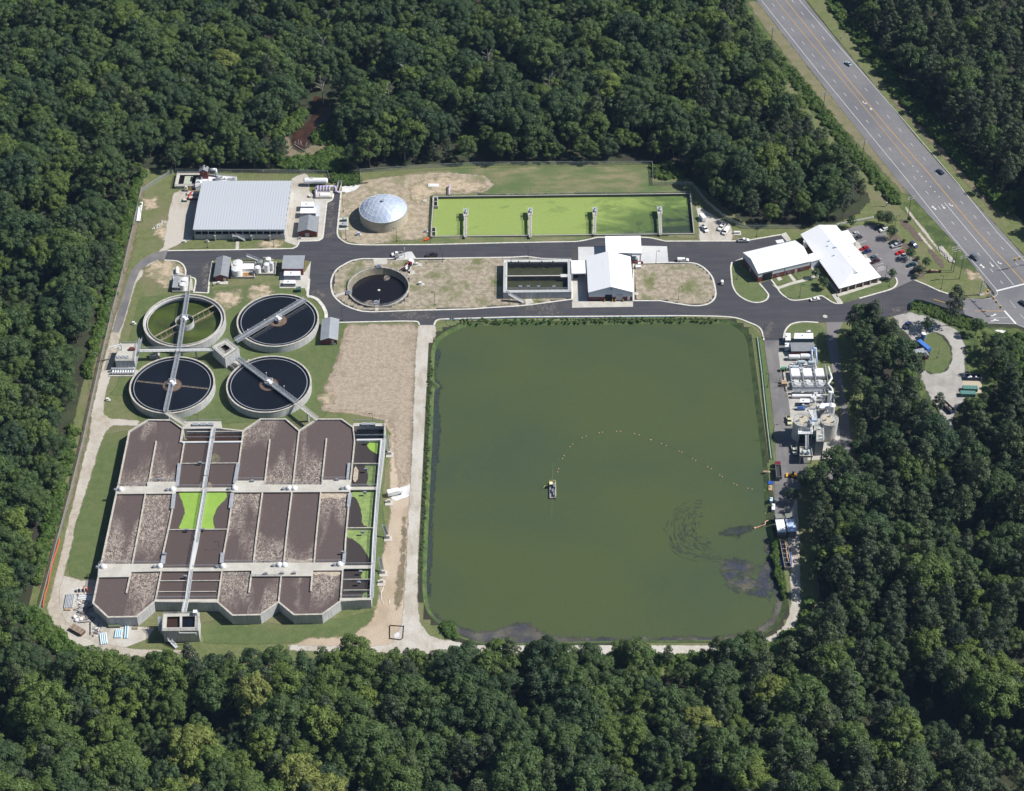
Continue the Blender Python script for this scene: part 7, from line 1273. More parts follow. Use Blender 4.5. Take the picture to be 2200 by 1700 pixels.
pipes('long white pipe bundle lying on grass inside the upper left fence', 301.5, 436, 295.5, 477, 3, .3, white, .7)
q = G(167, 1357, 0); t = thing('skip_container', 'open brown timber topped skip on the storage yard track', 'skip', (q.x, q.y, 0), R(-33)); m = MB(); m.box(0, 0, 0, 6.2, 2.6, 1.5); mk('body', m, rust, t, local=True); m = MB(); m.box(0, 0, 1.5, 6.3, 2.7, .12); mk('plank_cover', m, oldwood, t, local=True); m = MB(); [m.box(-2 + k * 2, 0, 1.62, .2, 2.7, .05) for k in range(3)]; mk('batten', m, rust, t, local=True)
q = G(246, 1347, 0); m = MB(); m.rod((q.x - 2.2, q.y, .6), (q.x + 2.4, q.y, .7), .8, 12, .7); one('green_roll', m, olive, 'long olive green wrapped roll beside the pale blue pipes', 'roll')
q = G(145.5, 1311, 0); m = MB(); m.box(q.x, q.y, .1, 2.6, 1.0, .5); m.box(q.x, q.y, .6, 2.2, .8, .15); one('timber_crate', m, timber, 'tan timber crate below the silver pipe stack', 'crate')
q = G(290, 1351, 0); m = MB(); m.box(q.x, q.y, .1, 2.2, 1.3, .15); m.box(q.x - .8, q.y, 0, .2, 1.3, .1); m.box(q.x + .8, q.y, 0, .2, 1.3, .1); m.box(q.x, q.y, .25, 1.9, 1.0, .3); one('pallet', m, oldwood, 'wooden pallet on grass right of the pale blue pipes', 'pallet')
random.seed(3); d0 = None
for (x, y, c) in ((170.5, 1270.5, white), (179, 1270, white), (184.5, 1269, orangep)):
    q = G(x, y, 0); t = thing('cable_reel', 'small ' + ('orange' if c is orangep else 'white') + ' drum reel at the top of the storage yard', 'drum', (q.x, q.y, 0), 0, 'drum reels in the yard'); m = MB(); m.rod((q.x - .6, q.y, .8), (q.x + .6, q.y, .8), .45, 12); mk('core', m, dark, t)
    for s in (-1, 1): m = MB(); m.rod((q.x + s * .6, q.y, .8), (q.x + s * .72, q.y, .8), .85, 14); mk('flange', m, c, t)
for (x, y) in ((161, 1327), (165, 1334), (174.5, 1332)): q = G(x, y, 0); m = MB(); m.ball((q.x, q.y, .5), .85, 10, 6, .75); m.box(q.x, q.y, 0, 1.3, 1.1, .9, x); one('bulk_bag', m, white, 'lumpy white bulk bag in the middle of the storage yard', 'bag', 'white bulk bags in the yard')
t = thing('scrap_heap', 'tangle of rusty scrap iron and bent pipes beside the tank wall shade', 'scrap heap', tuple(G(185, 1310, 0)))
cols = [rust, steel, mat('brown pipe', (.22, .13, .10), .8, fine=.1), galv, dark, white]
for i in range(70):
    x, y = random.gauss(182, 9), random.gauss(1310, 16); x = min(max(x, 160), 203 if y < 1300 else 215); q = G(x, y, 0); a = random.uniform(0, 3.14); L = random.uniform(.5, 2.4); m = MB(); m.beam((q.x - L * math.cos(a), q.y - L * math.sin(a), .15), (q.x + L * math.cos(a), q.y + L * math.sin(a), random.uniform(.15, .7)), random.uniform(.1, .35), .15); mk('scrap_piece', m, random.choice(cols), t)
t = thing('scrap_heap', 'scattered rusty scrap around the skip and single black pipe', 'scrap heap', tuple(G(208, 1360, 0)))
for i in range(28): q = G(random.gauss(207, 8), random.gauss(1357, 6), 0); a = random.uniform(0, 3.14); L = random.uniform(.3, 1.5); m = MB(); m.beam((q.x - L * math.cos(a), q.y - L * math.sin(a), .15), (q.x + L * math.cos(a), q.y + L * math.sin(a), random.uniform(.15, .5)), random.uniform(.1, .4), .15); mk('scrap_piece', m, random.choice(cols), t)
q = G(347 * 1 + 0, 1, 0)
# inlet protection square
q = W([(838, 1345), (868, 1347), (866, 1372), (860, 1376), (838, 1373)]); t = thing('silt_fence', 'small square of black silt fence around a stony inlet', 'silt fence', tuple(sum(q, Vector()) / 5)); m = MB(); m.strip(q, .08, .05, .6, True); mk('fabric', m, dark, t); m = MB(); [m.beam((v.x, v.y, 0), (v.x, v.y, 1.2), .1) for v in q]; mk('stake', m, oldwood, t)
patch('stone_bed', [(845, 1360), (858, 1358), (860, 1370), (846, 1372)], g_white, .12, .8, 1)
for (px, lab) in (([(800,1262),(795,1275),(796,1290),(800,1298)], 'white hose curled on tan soil right of the tank corner'), ([(810,1286),(813,1290),(812,1298)], 'short white hose scrap beside the curled hose')): P = [Vector((v.x + 0, v.y, .2)) for v in W([(x + 24, y) for x, y in px])]; m = MB(); m.pipe(P, .12, 6); one('hose', m, white, lab, 'hose')
# red plough at the lagoon corner
q = G(917, 516, 0); t = thing('orange_barrow', 'orange red implement lying at the lower left corner of the lagoon', 'implement', (q.x, q.y, .1), R(30)); m = MB(); m.box(0, 0, .3, 2.4, 1.2, .4); m.beam((-1.2, 0, .5), (-2.4, -.4, .2), .2); m.box(.5, 0, .7, 1.2, .8, .35); mk('body', m, mat('orange red paint', (.75, .13, .03), .5, fine=.1), t, local=True); wheels(t, (.4,), .6, .3, .2)
# gravel yard east
q = G(1984.5, 744, 1.2); t = thing('blue_container', 'long bright blue container at the edge of the oval lawn', 'container', (q.x, q.y, .1), R(-57)); m = MB(); m.box(0, 0, 0, 7.4, 2.3, 2.3); mk('body', m, mat('bright blue paint', (.05, .16, .50), .5, c2=(.04, .13, .42), s=.5, fine=.05), t, local=True); m = MB(); m.box(0, 0, 2.3, 7.2, 2.1, .08); mk('lid', m, mat('bright blue lid', (.06, .19, .56), .5, fine=.04), t, local=True)
q = G(1979, 759, 1); t = thing('open_stall', 'white tin lean-to with grey gable beside the blue container', 'shed', (q.x, q.y, .1), R(10)); m = MB(); m.slab([Vector((-3.4, -1.6, 2.2)), Vector((1.4, -1.6, 2.6)), Vector((1.4, 1.6, 2.6)), Vector((-3.4, 1.6, 2.2))], .1); mk('roof', m, galv, t, local=True); m = MB(); [m.beam((x, y, 0), (x, y, 2.2), .15) for x in (-3, 1) for y in (-1.4, 1.4)]; mk('post', m, oldwood, t, local=True)
gable('garden_shed', 'tiny brown shed with grey gabled roof at the end of the blue container', [(1987, 767), (1996, 765), (1992, 753), (1982, 755)], 2.0, 2.8, oldwood, shingle, 'ns', .2, feats=[('door', 'S', 0, .1, .8, 1.6, brick)])
q = G(1982.5, 727, 0); m = MB(); m.cyl(q.x, q.y, .1, 3.0, 1.1, 20); t = thing('blue_tank', 'upright blue cylinder tank with white top above the blue container', 'tank', (q.x, q.y, 0)); mk('shell', m, bluep, t); m = MB(); m.cyl(q.x, q.y, 3.0, 3.2, 1.15, 20, .9); mk('lid', m, white, t)
q = G(2001, 711.5, 0); m = MB(); m.box(q.x, q.y, .1, 1.1, 1.1, 2.2); m.box(q.x, q.y, 2.3, 1.2, 1.2, .15); one('portable_toilet', m, bluep, 'small blue portable toilet under the dark round tree', 'portable toilet')
pad([(2068, 815), (2110, 812), (2108, 845), (2066, 846)], .14, mat('tan pad', (.46, .40, .31), .9, fine=.08))
for (x, y, dg, mt, lab, ld) in ((2090, 811, -2, navy, 'navy open dumpster full of white rubbish at the gravel yard', white), (2084, 835.5, -3, tealp, 'teal covered dumpster, upper of the pair below the navy one', None), (2079, 846.5, -3, tealp, 'teal covered dumpster, lower of the pair by the forest', None), (2037, 876, 118, navy, 'dark blue open dumpster at the narrow lower track', oldwood)):
    q = G(x, y, 1); t = thing('dumpster', lab, 'dumpster', (q.x, q.y, .15), R(dg), 'roll-off dumpsters at the gravel yard'); m = MB(); m.strip([(-3.4, -1.2), (3.4, -1.2), (3.4, 1.2), (-3.4, 1.2)], .14, 0, 1.7, True) if ld else m.box(0, 0, 0, 6.6, 2.3, 1.7); mk('body', m, mt, t, local=True)
    if ld: m = MB(); m.box(0, 0, .05, 6.6, 2.2, .9); mk('load', m, dark, t, local=True); m = MB(); [m.ball((random.uniform(-2.6, 2.8), random.uniform(-.7, .7), 1.05), .55, 8, 5, .5) for k in range(7)]; mk('rubbish', m, ld, t, local=True)
    else: m = MB(); m.box(0, 0, 1.7, 6.7, 2.4, .12); [m.box(-2.8 + k * 1.4, 0, 1.82, .12, 2.4, .06) for k in range(5)]; mk('lid', m, mat('teal lid', (.09, .22, .20), .6, fine=.06), t, local=True)
    m = MB(); [m.box(-2.8 + k * 1.4, s * 1.28, .1, .15, .1, 1.5) for k in range(5) for s in (-1, 1)]; mk('rib', m, mt, t, local=True)
q = G(2013, 772, 0); t = thing('notice_board', 'small white notice board on a tall post on the oval lawn', 'sign', (q.x, q.y, 0)); m = MB(); m.beam((q.x, q.y, 0), (q.x + .3, q.y, 7), .12); mk('post', m, polem, t); m = MB(); m.box(q.x - .1, q.y - .1, .8, 1.1, .08, 1.6); mk('board', m, white, t)
# ================================================================== POLES
lp = thing('street_lamp', 'dark lamp post', 'street lamp', (0, 0, 0), 0, 'lamp posts along the plant roads')
m = MB(); m.cyl(0, 0, 0, 8.2, .11, 8, .07); m.cyl(0, 0, 0, .5, .3, 10); mk('post', m, polem, lp, local=True); m = MB(); m.beam((0, 0, 8.15), (-1.0, 0, 8.2), .1); m.box(-1.2, 0, 8.05, .8, .4, .18); mk('lamp_head', m, polem, lp, local=True); learn(lp)
LMP = [(852.4,518.7,'in dry turf below the dome tank'),(743.7,515,'beside the two roadside cabinets near the dome tank'),(950.3,563.7,'on the dry island right of the black pickup'),(934.5,656.4,'in the dry island right of the round black tank'),(719,609.6,'at the left tip of the dry island'),(737.6,456,'beside the short access road left of the dome'),(735.8,690,'at the kerb above the small brick shed'),(1094,655.5,'by the stair of the rectangular tank'),(1134.5,557,'behind the rectangular tank'),(588.5,531,'on the grass before the ribbed shed, right one'),(446,533,'on the grass before the ribbed shed, left one'),(457.5,614.7,'at the corner of the long gabled brick building'),(1625.3,509,'on the grass above the white pickup at the kerb'),(1717.7,639.7,'on the lawn below the garage wing'),(1457.3,645,'on the dry field right of the gabled hall'),(1409,568,'on the pale slab right of the gabled hall'),(1583,601,'on the lawn left of the garage wing'),(1901.6,599.8,'by the hatched parking bay'),(1910,617,'beside the small round tree south of the office'),(2021.8,621,'on the verge above the gate island'),(1639,727,'at the top corner of the pond bank'),(1649,832,'on the pond bank beside the press frame'),(1660.4,941,'on the pond bank beside the silos'),(1922,492,'behind the white suv in the car park'),(905,1,'')]
for i, (x, y, w) in enumerate([l for l in LMP if l[2]]):
    p = G(x, y, 0); lab = 'slim dark lamp post ' + w
    if i == 0: lp.location = (p.x, p.y, 0); lp['label'] = lab
    else: dup(lp, (p.x, p.y, 0), R(random.choice((0, 180))), lab)
fp_ = thing('lamp_pole', 'x', 'street lamp', (0, 0, 0), 0, 'tall poles along the left fence'); m = MB(); m.cyl(0, 0, 0, 9.5, .14, 8, .09); mk('post', m, woodpole, fp_, local=True); m = MB(); m.beam((0, 0, 9.2), (-1.4, .3, 9.6), .12); m.box(-1.6, .3, 9.5, .7, .35, .15); mk('lamp_arm', m, steel, fp_, local=True); learn(fp_)
for i, (x, y, w) in enumerate(((244.6, 685, 'level with the green clarifier'), (218.4, 792.5, 'beside the valve house with the jib'), (267, 588, 'at the bend of the old asphalt lane'), (307, 477, 'beside the white pipes along the fence'))):
    p = G(x, y, 0); lab = 'leaning wooden lamp pole ' + w
    if i == 0: fp_.location = (p.x, p.y, 0); fp_['label'] = lab
    else: dup(fp_, (p.x, p.y, 0), 0, lab)
up = thing('utility_pole', 'x', 'utility pole', (0, 0, 0), 0, 'wooden power poles along the highway'); m = MB(); m.cyl(0, 0, 0, 14.5, .2, 8, .14); mk('post', m, woodpole, up, local=True)
for z in (14.2, 13.0): m = MB(); m.beam((-1.9, -.6, z), (1.9, .6, z), .22); [m.cyl(k * 1.7, k * .55, z + .1, z + .5, .1, 6) for k in (-1, -.4, .4, 1)]; mk('crossarm', m, mat('bleached crossarm', (.50, .48, .44), .8, fine=.05), up, local=True)
learn(up)
for i, (x, y, w) in enumerate(((1655.7, 107, 'furthest up the highway verge'), (1767, 247, 'second down the highway verge, at the forest edge'), (1850.6, 352.7, 'in the verge where the forest narrows'), (1949.7, 473, 'between the car park and the highway'), (2043.6, 581, 'left of the three close together by the junction'), (2048, 585, 'middle of the three close together by the junction'), (2061, 600, 'right of the three close together by the junction'))):
    p = G(x, y, 0); lab = 'wooden power pole ' + w
    if i == 0: up.location = (p.x, p.y, 0); up['label'] = lab
    else: dup(up, (p.x, p.y, 0), 0, lab)
q = G(1904, 443.5, 0); t = thing('guy_pole', 'short grey pole with a white box near the white rail fence', 'pole', (q.x, q.y, 0)); m = MB(); m.cyl(q.x, q.y, 0, 8, .14, 8); mk('post', m, woodpole, t); m = MB(); m.box(q.x, q.y - .25, 1.5, .7, .4, 1.1); mk('box', m, white, t)
q = G(2104.8, 634, 0); t = thing('signal_mast', 'galvanised traffic signal mast with yellow lights over the side road', 'traffic light', (q.x, q.y, 0)); m = MB(); m.cyl(q.x, q.y, 0, 9.2, .32, 12, .22); m.cyl(q.x, q.y, 0, .5, .8, 12); mk('mast', m, galv, t)
e = G(2149, 660, 5.5); m = MB(); m.beam((q.x, q.y, 7.6), (e.x, e.y, 6.2), .22); mk('arm', m, galv, t)
for f in (.32, .62, .78, 1.0):
    v = Vector((q.x, q.y, 7.6)).lerp(Vector((e.x, e.y, 6.2)), f); m = MB(); m.box(v.x, v.y, v.z - 1.3, .8, .55, 1.5); o = mk('signal_head', m, yellowp, t); m = MB(); [m.rod((v.x, v.y - .28, v.z - 1.05 + k * .45), (v.x, v.y - .36, v.z - 1.05 + k * .45), .16, 10) for k in range(3)]; mk('lens', m, dark, o)
q = G(2215, 590, 0); a = G(2172, 559, 6.5); b = G(2220, 545, 7); t = thing('signal_gantry', 'traffic signal arm with yellow lights reaching over the highway', 'traffic light', (q.x, q.y, 0)); m = MB(); m.cyl(b.x + 2, b.y, 0, 8, .3, 12); mk('mast', m, galv, t); m = MB(); m.beam((b.x + 2, b.y, 7.4), (a.x, a.y, 6.8), .22); mk('arm', m, galv, t)
for f in (.35, .6): v = Vector((b.x + 2, b.y, 7.4)).lerp(Vector((a.x, a.y, 6.8)), 1 - f * .7 + .1); m = MB(); m.box(v.x, v.y, v.z - 1.3, .8, .55, 1.5); mk('signal_head', m, yellowp, t)
q = G(1805, 88, 0); t = thing('road_sign', 'small white sign on the verge right of the upper highway', 'sign', (q.x, q.y, 0)); m = MB(); m.beam((q.x, q.y, 0), (q.x, q.y, 2.2), .1); mk('post', m, galv, t); m = MB(); m.box(q.x, q.y - .1, 1.4, 1.0, .08, 1.2); mk('plate', m, white, t)
# ================================================================== FENCES
def fence(lab, px, h=2.3, mt=mesh_f, postm=galv, step=6, r=.05, name='chain_link_fence', z=0, cat='fence', w=.03):
    P = [Vector((p.x, p.y, z)) for p in W(px)]; t = thing(name, lab, cat, tuple(sum(P, Vector()) / len(P))); m = MB(); m.strip(P, w, z + .05, z + h); mk('mesh_panel', m, mt, t)
    m = MB(); [m.beam(a + Vector((0, 0, h)), b + Vector((0, 0, h)), r * 2) for a, b in zip(P, P[1:])]; mk('top_rail', m, postm, t); n = 0
    for a, b in zip(P, P[1:]):
        k = max(1, round((b - a).length / step))
        for i in range(k):
            if n < 95: q = a.lerp(b, i / k); m = MB(); m.beam(q, q + Vector((0, 0, h + .15)), r * 2); mk('post', m, postm, t); n += 1
    return t
fence('chain link fence running the whole left side of the plant', [(373, 371), (340, 390), (304, 414), (285, 500), (266.7, 579), (240, 683), (213, 798), (180, 950), (150, 1070), (116.5, 1197), (84, 1322)], step=8)
fence('chain link fence along the forest behind the ribbed shed', [(377, 371), (520, 372), (700, 374)])
fence('short chain link fence running down beside the white pressure tank', [(704, 374), (710, 393)]); fence('chain link fence above the dome tank and lagoon turf', [(774, 371.5), (775, 396)] [::-1] + [(902.6, 362.6), (1021, 356.5), (1200, 355), (1401, 354.6), (1402.6, 399), (1485, 398)])
fence('chain link fence skirting the forest corner right of the lagoon', [(1485, 398), (1520, 440), (1562, 474), (1600, 492), (1720, 492)]); fence('green screened fence on the bramble island beside the plant entrance', [(1955, 668), (1956, 655), (1964, 649.5), (1980, 651), (2000, 657), (2090, 689)], 1.8, mesh_g, greenp)
fence('low black silt barrier across the sandy turf near the lilac pipes', [(736, 397.5), (790, 394.5)], .7, dark, dark)
fence('crumpled orange safety netting along the lower left fence', [(129, 1160), (122, 1185), (112, 1215), (103, 1262), (97, 1280), (92.5, 1305.6)], 1.1, mesh_o, orangep, 4, name='safety_netting', w=.12)
t = fence('white three rail fence behind the office building', [(1797, 485.5), (1812, 483)], 1.1, white, white, 3, .05, 'rail_fence')
P = W([(1797, 485.5), (1841, 476.7), (1877, 469.5)])
for o in list(t.children): bpy.data.objects.remove(o)
m = MB(); m.rail(P, 1.2, 3, .07, 3); mk('rail', m, white, t)
P = [Vector((p.x, p.y, 0)) for p in W([(1627, 727), (1631, 760), (1636, 800), (1642, 860), (1648.5, 920), (1656.5, 988)])]; t = thing('pipe_rail', 'long pale green pipe rail following the upper right pond bank', 'pipe rail', tuple(P[2])); m = MB(); m.rail(P, .9, 5, .09, 2); mk('rail', m, mat('pale green pipe', (.42, .52, .50), .5, fine=.05), t); m = MB(); m.pipe([p + Vector((.8, 0, .2)) for p in P], .16, 8); mk('ground_pipe', m, greenp, t)
P = [Vector((p.x, p.y, .25)) for p in W([(1450, 681.4), (1100, 684), (956, 688.5)])]; t = thing('blue_pipeline', 'thin blue pipe laid along the kerb above the pond', 'pipe', tuple(P[1])); m = MB(); m.pipe(P, .18, 8); mk('pipe', m, mat('steel blue pipe', (.10, .18, .30), .6, fine=.1), t)
# rocks
random.seed(11)
t = thing('rock_heap', 'grey white riprap rocks lining the ditch near the junction', 'rocks', tuple(G(2030, 548, 0)))
for i in range(90): f = random.random(); q = G(2018 + 28 * f + random.uniform(-4, 4), 531 + 33 * f + random.uniform(-2, 2), 0); r = random.uniform(.3, .75); m = MB(); m.ball((q.x, q.y, .25), r, 6, 4, .7); mk('rock', m, conc, t)
q = G(2008, 585, 0); t = thing('entrance_sign', 'low tan masonry entrance sign on the verge below the three poles', 'sign', (q.x, q.y, 0)); m = MB(); m.box(q.x, q.y, 0, 4.2, .8, 1.2, R(-8)); mk('wall', m, timber, t); m = MB(); m.box(q.x - 2.4, q.y, 0, .9, .9, 1.6); m.box(q.x + 2.4, q.y - .3, 0, .9, .9, 1.6); mk('pillar', m, brick, t)
q = G(363, 486, 0)
t = thing('rubble_heap', 'grey concrete rubble on the grass left of the gravel yard', 'rubble heap', tuple(G(344, 486, 0)))
for i in range(40): f = random.random(); q = G(328 + 24 * f + random.uniform(-3, 3), 492 - 14 * f + random.uniform(-3, 3), 0); r = random.uniform(.25, .7); m = MB(); m.ball((q.x, q.y, .2), r, 6, 4, .6); mk('rubble_piece', m, conc, t)
# ================================================================== TREES
rg = np.random.default_rng(21)
def leaf_cloud(centres, radii, n_per, size, flat=.0, droop=0, up=.35, inner=.15):
    """many leaf sprays set on lumpy shells; returns verts, faces and a per-face tone"""
    V = []; Fc = []; T = []
    for (c, r, n, tone) in zip(centres, radii, n_per, rg.random(len(radii))):
        d = rg.normal(size=(n, 3)); d /= np.linalg.norm(d, axis=1)[:, None]; d[:, 2] = np.where(d[:, 2] < -.35, -d[:, 2], d[:, 2])
        k = 1 - inner * rg.random(n)
        w = 1 + .20 * np.sin(d[:, 0] * 7 + c[0] * 3) * np.sin(d[:, 1] * 6 + c[1] * 5) + .10 * np.sin(d[:, 2] * 15 + c[2]); p = np.array(c) + d * np.array(r) * (k * w)[:, None]
        nrm = d + rg.normal(scale=.34, size=(n, 3)); nrm[:, 2] += up; nrm /= np.linalg.norm(nrm, axis=1)[:, None]
        a = np.cross(nrm, rg.normal(size=(n, 3))); a /= np.linalg.norm(a, axis=1)[:, None]; b = np.cross(nrm, a)
        s = size * rg.uniform(.6, 1.35, n)[:, None]; s2 = s * rg.uniform(.5, 1.0, n)[:, None]
        q = np.stack([p - a * s - b * s2 * .3, p + b * s2 * -.9, p + a * s + b * s2 * .2, p + b * s2], 1)
        o = len(V); V += q.reshape(-1, 3).tolist(); Fc += [(o + 4 * i, o + 4 * i + 1, o + 4 * i + 2, o + 4 * i + 3) for i in range(n)]
        T += np.clip(.5 + (tone - .5) * .7 + rg.normal(scale=.16, size=n), 0, 1).tolist()
    return V, Fc, T
def leaf_mesh(name, V, Fc, T, m):
    me = bpy.data.meshes.new(name); me.from_pydata(V, [], Fc); me.update(); a = me.attributes.new('lf', 'FLOAT', 'FACE'); a.data.foreach_set('value', np.array(T, np.float32)); me.materials.append(m); return me
def trunk_mesh(name, h, r, limbs, m=bark):
    mb = MB(); mb.cyl(0, 0, 0, h * .5, r, 8, r * .7, False); mb.cyl(0, 0, h * .5, h, r * .7, 8, r * .25, False)
    for c in limbs: mb.rod((0, 0, max(1.5, c[2] * .55)), tuple(c), r * .35, 5, r * .1)
    me = bpy.data.meshes.new(name); me.from_pydata(mb.v, [], mb.f); me.materials.append(m); return me
PROTO = []   # (kind, crown mesh, trunk mesh, height, radius)
def broad(h, rad, n, seed, leaf=.42, cov=1.0):
    rng = random.Random(seed); C = []; Rr = []; N = []
    cb = h * .38
    for i in range(n):
        t = (i + .5) / n; z = cb + (h - cb) * (t ** .8) * .93; env = math.sin(math.pi * min(1, (z - cb) / (h - cb) * .82 + .16)) ** .65
        a = i * 2.399 + rng.uniform(-.8, .8); rr = rad * env * (.30 + .68 * math.sqrt(rng.random())) * (0 if i == n - 1 else 1)
        r = rad * rng.uniform(.18, .33) * (.8 + .3 * env); C.append((rr * math.cos(a), rr * math.sin(a), z - r * .35)); q = rng.uniform(.62, .9); Rr.append((r, r, r * q)); N.append(int(cov * 11 * r * r / leaf ** 2 * .55))
    return C, Rr, N
for i, (h, rad, n) in enumerate(((22, 8.0, 34), (24, 7.0, 30), (19, 7.4, 30), (25, 9.0, 42), (17, 5.6, 22), (21, 6.6, 27))):
    C, Rr, N = broad(h, rad, n, 50 + i); V, Fc, T = leaf_cloud(C, Rr, N, .40); PROTO.append(['broad', leaf_mesh('broadleaf_crown', V, Fc, T, LB), trunk_mesh('broadleaf_trunk', h * .8, .32, C[::2]), h, rad])
for i, (h, rad) in enumerate(((24, 5.2), (26, 5.8), (22, 4.9), (19, 5.2))):
    rng = random.Random(90 + i); C = []; Rr = []; N = []
    for k in range(22):
        t = k / 21; z = h * (.32 + .65 * t); a = k * 2.4 + rng.uniform(-.4, .4); e = rad * math.sin(math.pi * (.22 + .72 * t)) * .62; r = rad * (.40 - .10 * t) * rng.uniform(.8, 1.15); C.append((e * math.cos(a), e * math.sin(a), z)); Rr.append((r, r, r * .7)); N.append(int(7.5 * r * r / .38 ** 2 * .55))
    V, Fc, T = leaf_cloud(C, Rr, N, .38, up=.2, inner=.3); PROTO.append(['pine', leaf_mesh('pine_crown', V, Fc, T, LP), trunk_mesh('pine_trunk', h * .95, .28, C[::3]), h, rad])
def P_(kind): return [p for p in PROTO if p[0] == kind]
# forest outlines by the foot of the trees (measured on the picture)
FA = [(-260,-260),(1545,-260),(1552,-40),(1575,10),(1608,75),(1650,140),(1672,200),(1720,255),(1774,322),(1806,372),(1866,424),(1864,458),(1836,474),(1790,482),(1700,484),(1598,476),(1538,432),(1486,390),(1405,346),(1200,348),(1000,350),(870,355),(780,362),(700,367),(560,368),(400,366),(318,363),(302,398),(272,448),(262,510),(246,575),(226,640),(206,700),(186,770),(160,880),(140,980),(118,1070),(98,1150),(78,1220),(58,1270),(40,1320),(56,1362),(100,1402),(150,1436),(200,1452),(300,1446),(420,1432),(600,1424),(760,1428),(900,1424),(1050,1420),(1250,1424),(1420,1420),(1560,1416),(1650,1418),(1706,1400),(1744,1365),(1748,1300),(1744,1200),(1738,1120),(1730,1092),(1755,1072),(1802,1058),(1836,1046),(1840,985),(1836,900),(1824,800),(1818,745),(1816,715),(1850,702),(1886,708),(1912,738),(1932,770),(1955,803),(1972,845),(1985,885),(2000,915),(2022,950),(2030,1010),(2050,985),(2064,940),(2095,888),(2124,862),(2126,800),(2122,765),(2138,745),(2152,770),(2165,820),(2220,850),(2480,900),(2480,1900),(-260,1900)]
FR_ = [(1795,-260),(1788,-20),(1832,42),(1880,105),(1925,165),(1984,240),(2038,292),(2092,354),(2150,424),(2208,482),(2276,545),(2420,700),(2600,700),(2600,-260)]
CLEAR = [(598,300),(616,275),(648,250),(655,200),(718,196),(742,255),(738,300),(724,370),(612,372)]
def inpoly(x, y, poly):
    c = False; n = len(poly); j = n - 1
    for i in range(n):
        xi, yi = poly[i]; xj, yj = poly[j]
        if (yi > y) != (yj > y) and x < (xj - xi) * (y - yi) / (yj - yi) + xi: c = not c
        j = i
    return c
rng = random.Random(77); SP = 8.1; TREES = []
def pine_p(x, y):
    if y > 1080 and x > 1500: return .62 if x > 1700 else .42
    if x > 1800 and y < 560: return .70
    if x > 1800: return .5
    if y > 1400: return .16
    if x > 1500 and y < 400: return .3
    return .08
X0, X1, Y0, Y1 = -420, 440, -330, 420
nx, ny = int((X1 - X0) / SP), int((Y1 - Y0) / (SP * .9))
for j in range(ny):
    for i in range(nx):
        X = X0 + (i + .5 * (j % 2) + rng.uniform(-.38, .38)) * SP; Y = Y0 + (j + rng.uniform(-.38, .38)) * SP * .9
        x, y, s = PX(X, Y)
        if not (-150 < x < 2420 and -150 < y < 1860): continue
        if not (inpoly(x, y, FA) or inpoly(x, y, FR_)): continue
        if inpoly(x, y, CLEAR): continue
        pr = pine_p(x, y); edge = 0
        for dx, dy in ((28, 0), (-28, 0), (0, 24), (0, -24)):
            if not (inpoly(x + dx, y + dy, FA) or inpoly(x + dx, y + dy, FR_)): edge = 1
        gap = math.sin(X * .043 + 2 * math.sin(Y * .031)) * math.sin(Y * .051 + 1.7 * math.sin(X * .027 + 1)); deep = (not edge) and gap > .62
        if rng.random() < (.22 if deep else .025): continue
        k = 'pine' if rng.random() < pr else 'broad'; pi = rng.choice([a for a, p in enumerate(PROTO) if p[0] == k])
        sc_ = rng.uniform(.72, 1.12) * ((rng.uniform(.85, 1.02) if x > 1600 and 1040 < y < 1430 else rng.uniform(.58, .88)) if edge else 1) * (.86 if k == 'broad' and rng.random() < .5 else 1) * (.62 if deep else 1)
        if 1380 < y < 1470 and x < 1700: sc_ *= rng.uniform(.72, 1.0)
        # tone drifts in stands, with odd bright trees
        tone = .34 + .20 * math.sin(X * .021 + 1.3) * math.cos(Y * .017) + rng.gauss(0, .18) + (.36 if rng.random() < .11 else 0) + (.10 if y > 1350 and x < 1700 else 0)
        TREES.append([X, Y, pi, sc_, rng.uniform(0, 6.28), min(max(tone, 0), 1), x, y, s])
vis = [t for t in TREES if -20 < t[6] < 2220 and 20 < t[7] < 1760]
vis.sort(key=lambda t: -t[8] * t[3] * PROTO[t[2]][4]); solo = vis[:285]; sset = {id(t) for t in solo}; rest = [t for t in TREES if id(t) not in sset]
LM = [((230, 1400), 'gravel storage yard'), ((390, 1390), 'square sampling tower'), ((600, 1380), 'last row of aeration tanks'), ((860, 1400), 'silt fence square'), ((1030, 1390), 'muddy pond corner'), ((1250, 1400), 'lower edge of the pond'), ((1450, 1400), 'lower right pond edge'), ((1640, 1380), 'curved gravel track'), ((1740, 1180), 'open tank frame by the pond'), ((1780, 1040), 'yellow loader'), ((1850, 850), 'shaded lane behind the silos'), ((2050, 920), 'narrow lower gravel track'), ((150, 1100), 'orange netting fence'), ((230, 700), 'green algae clarifier'), ((300, 380), 'intake basin'), ((900, 340), 'dome tank'), ((1300, 340), 'lime lagoon'), ((1700, 450), 'garage wing'), ((2100, 380), 'highway')]
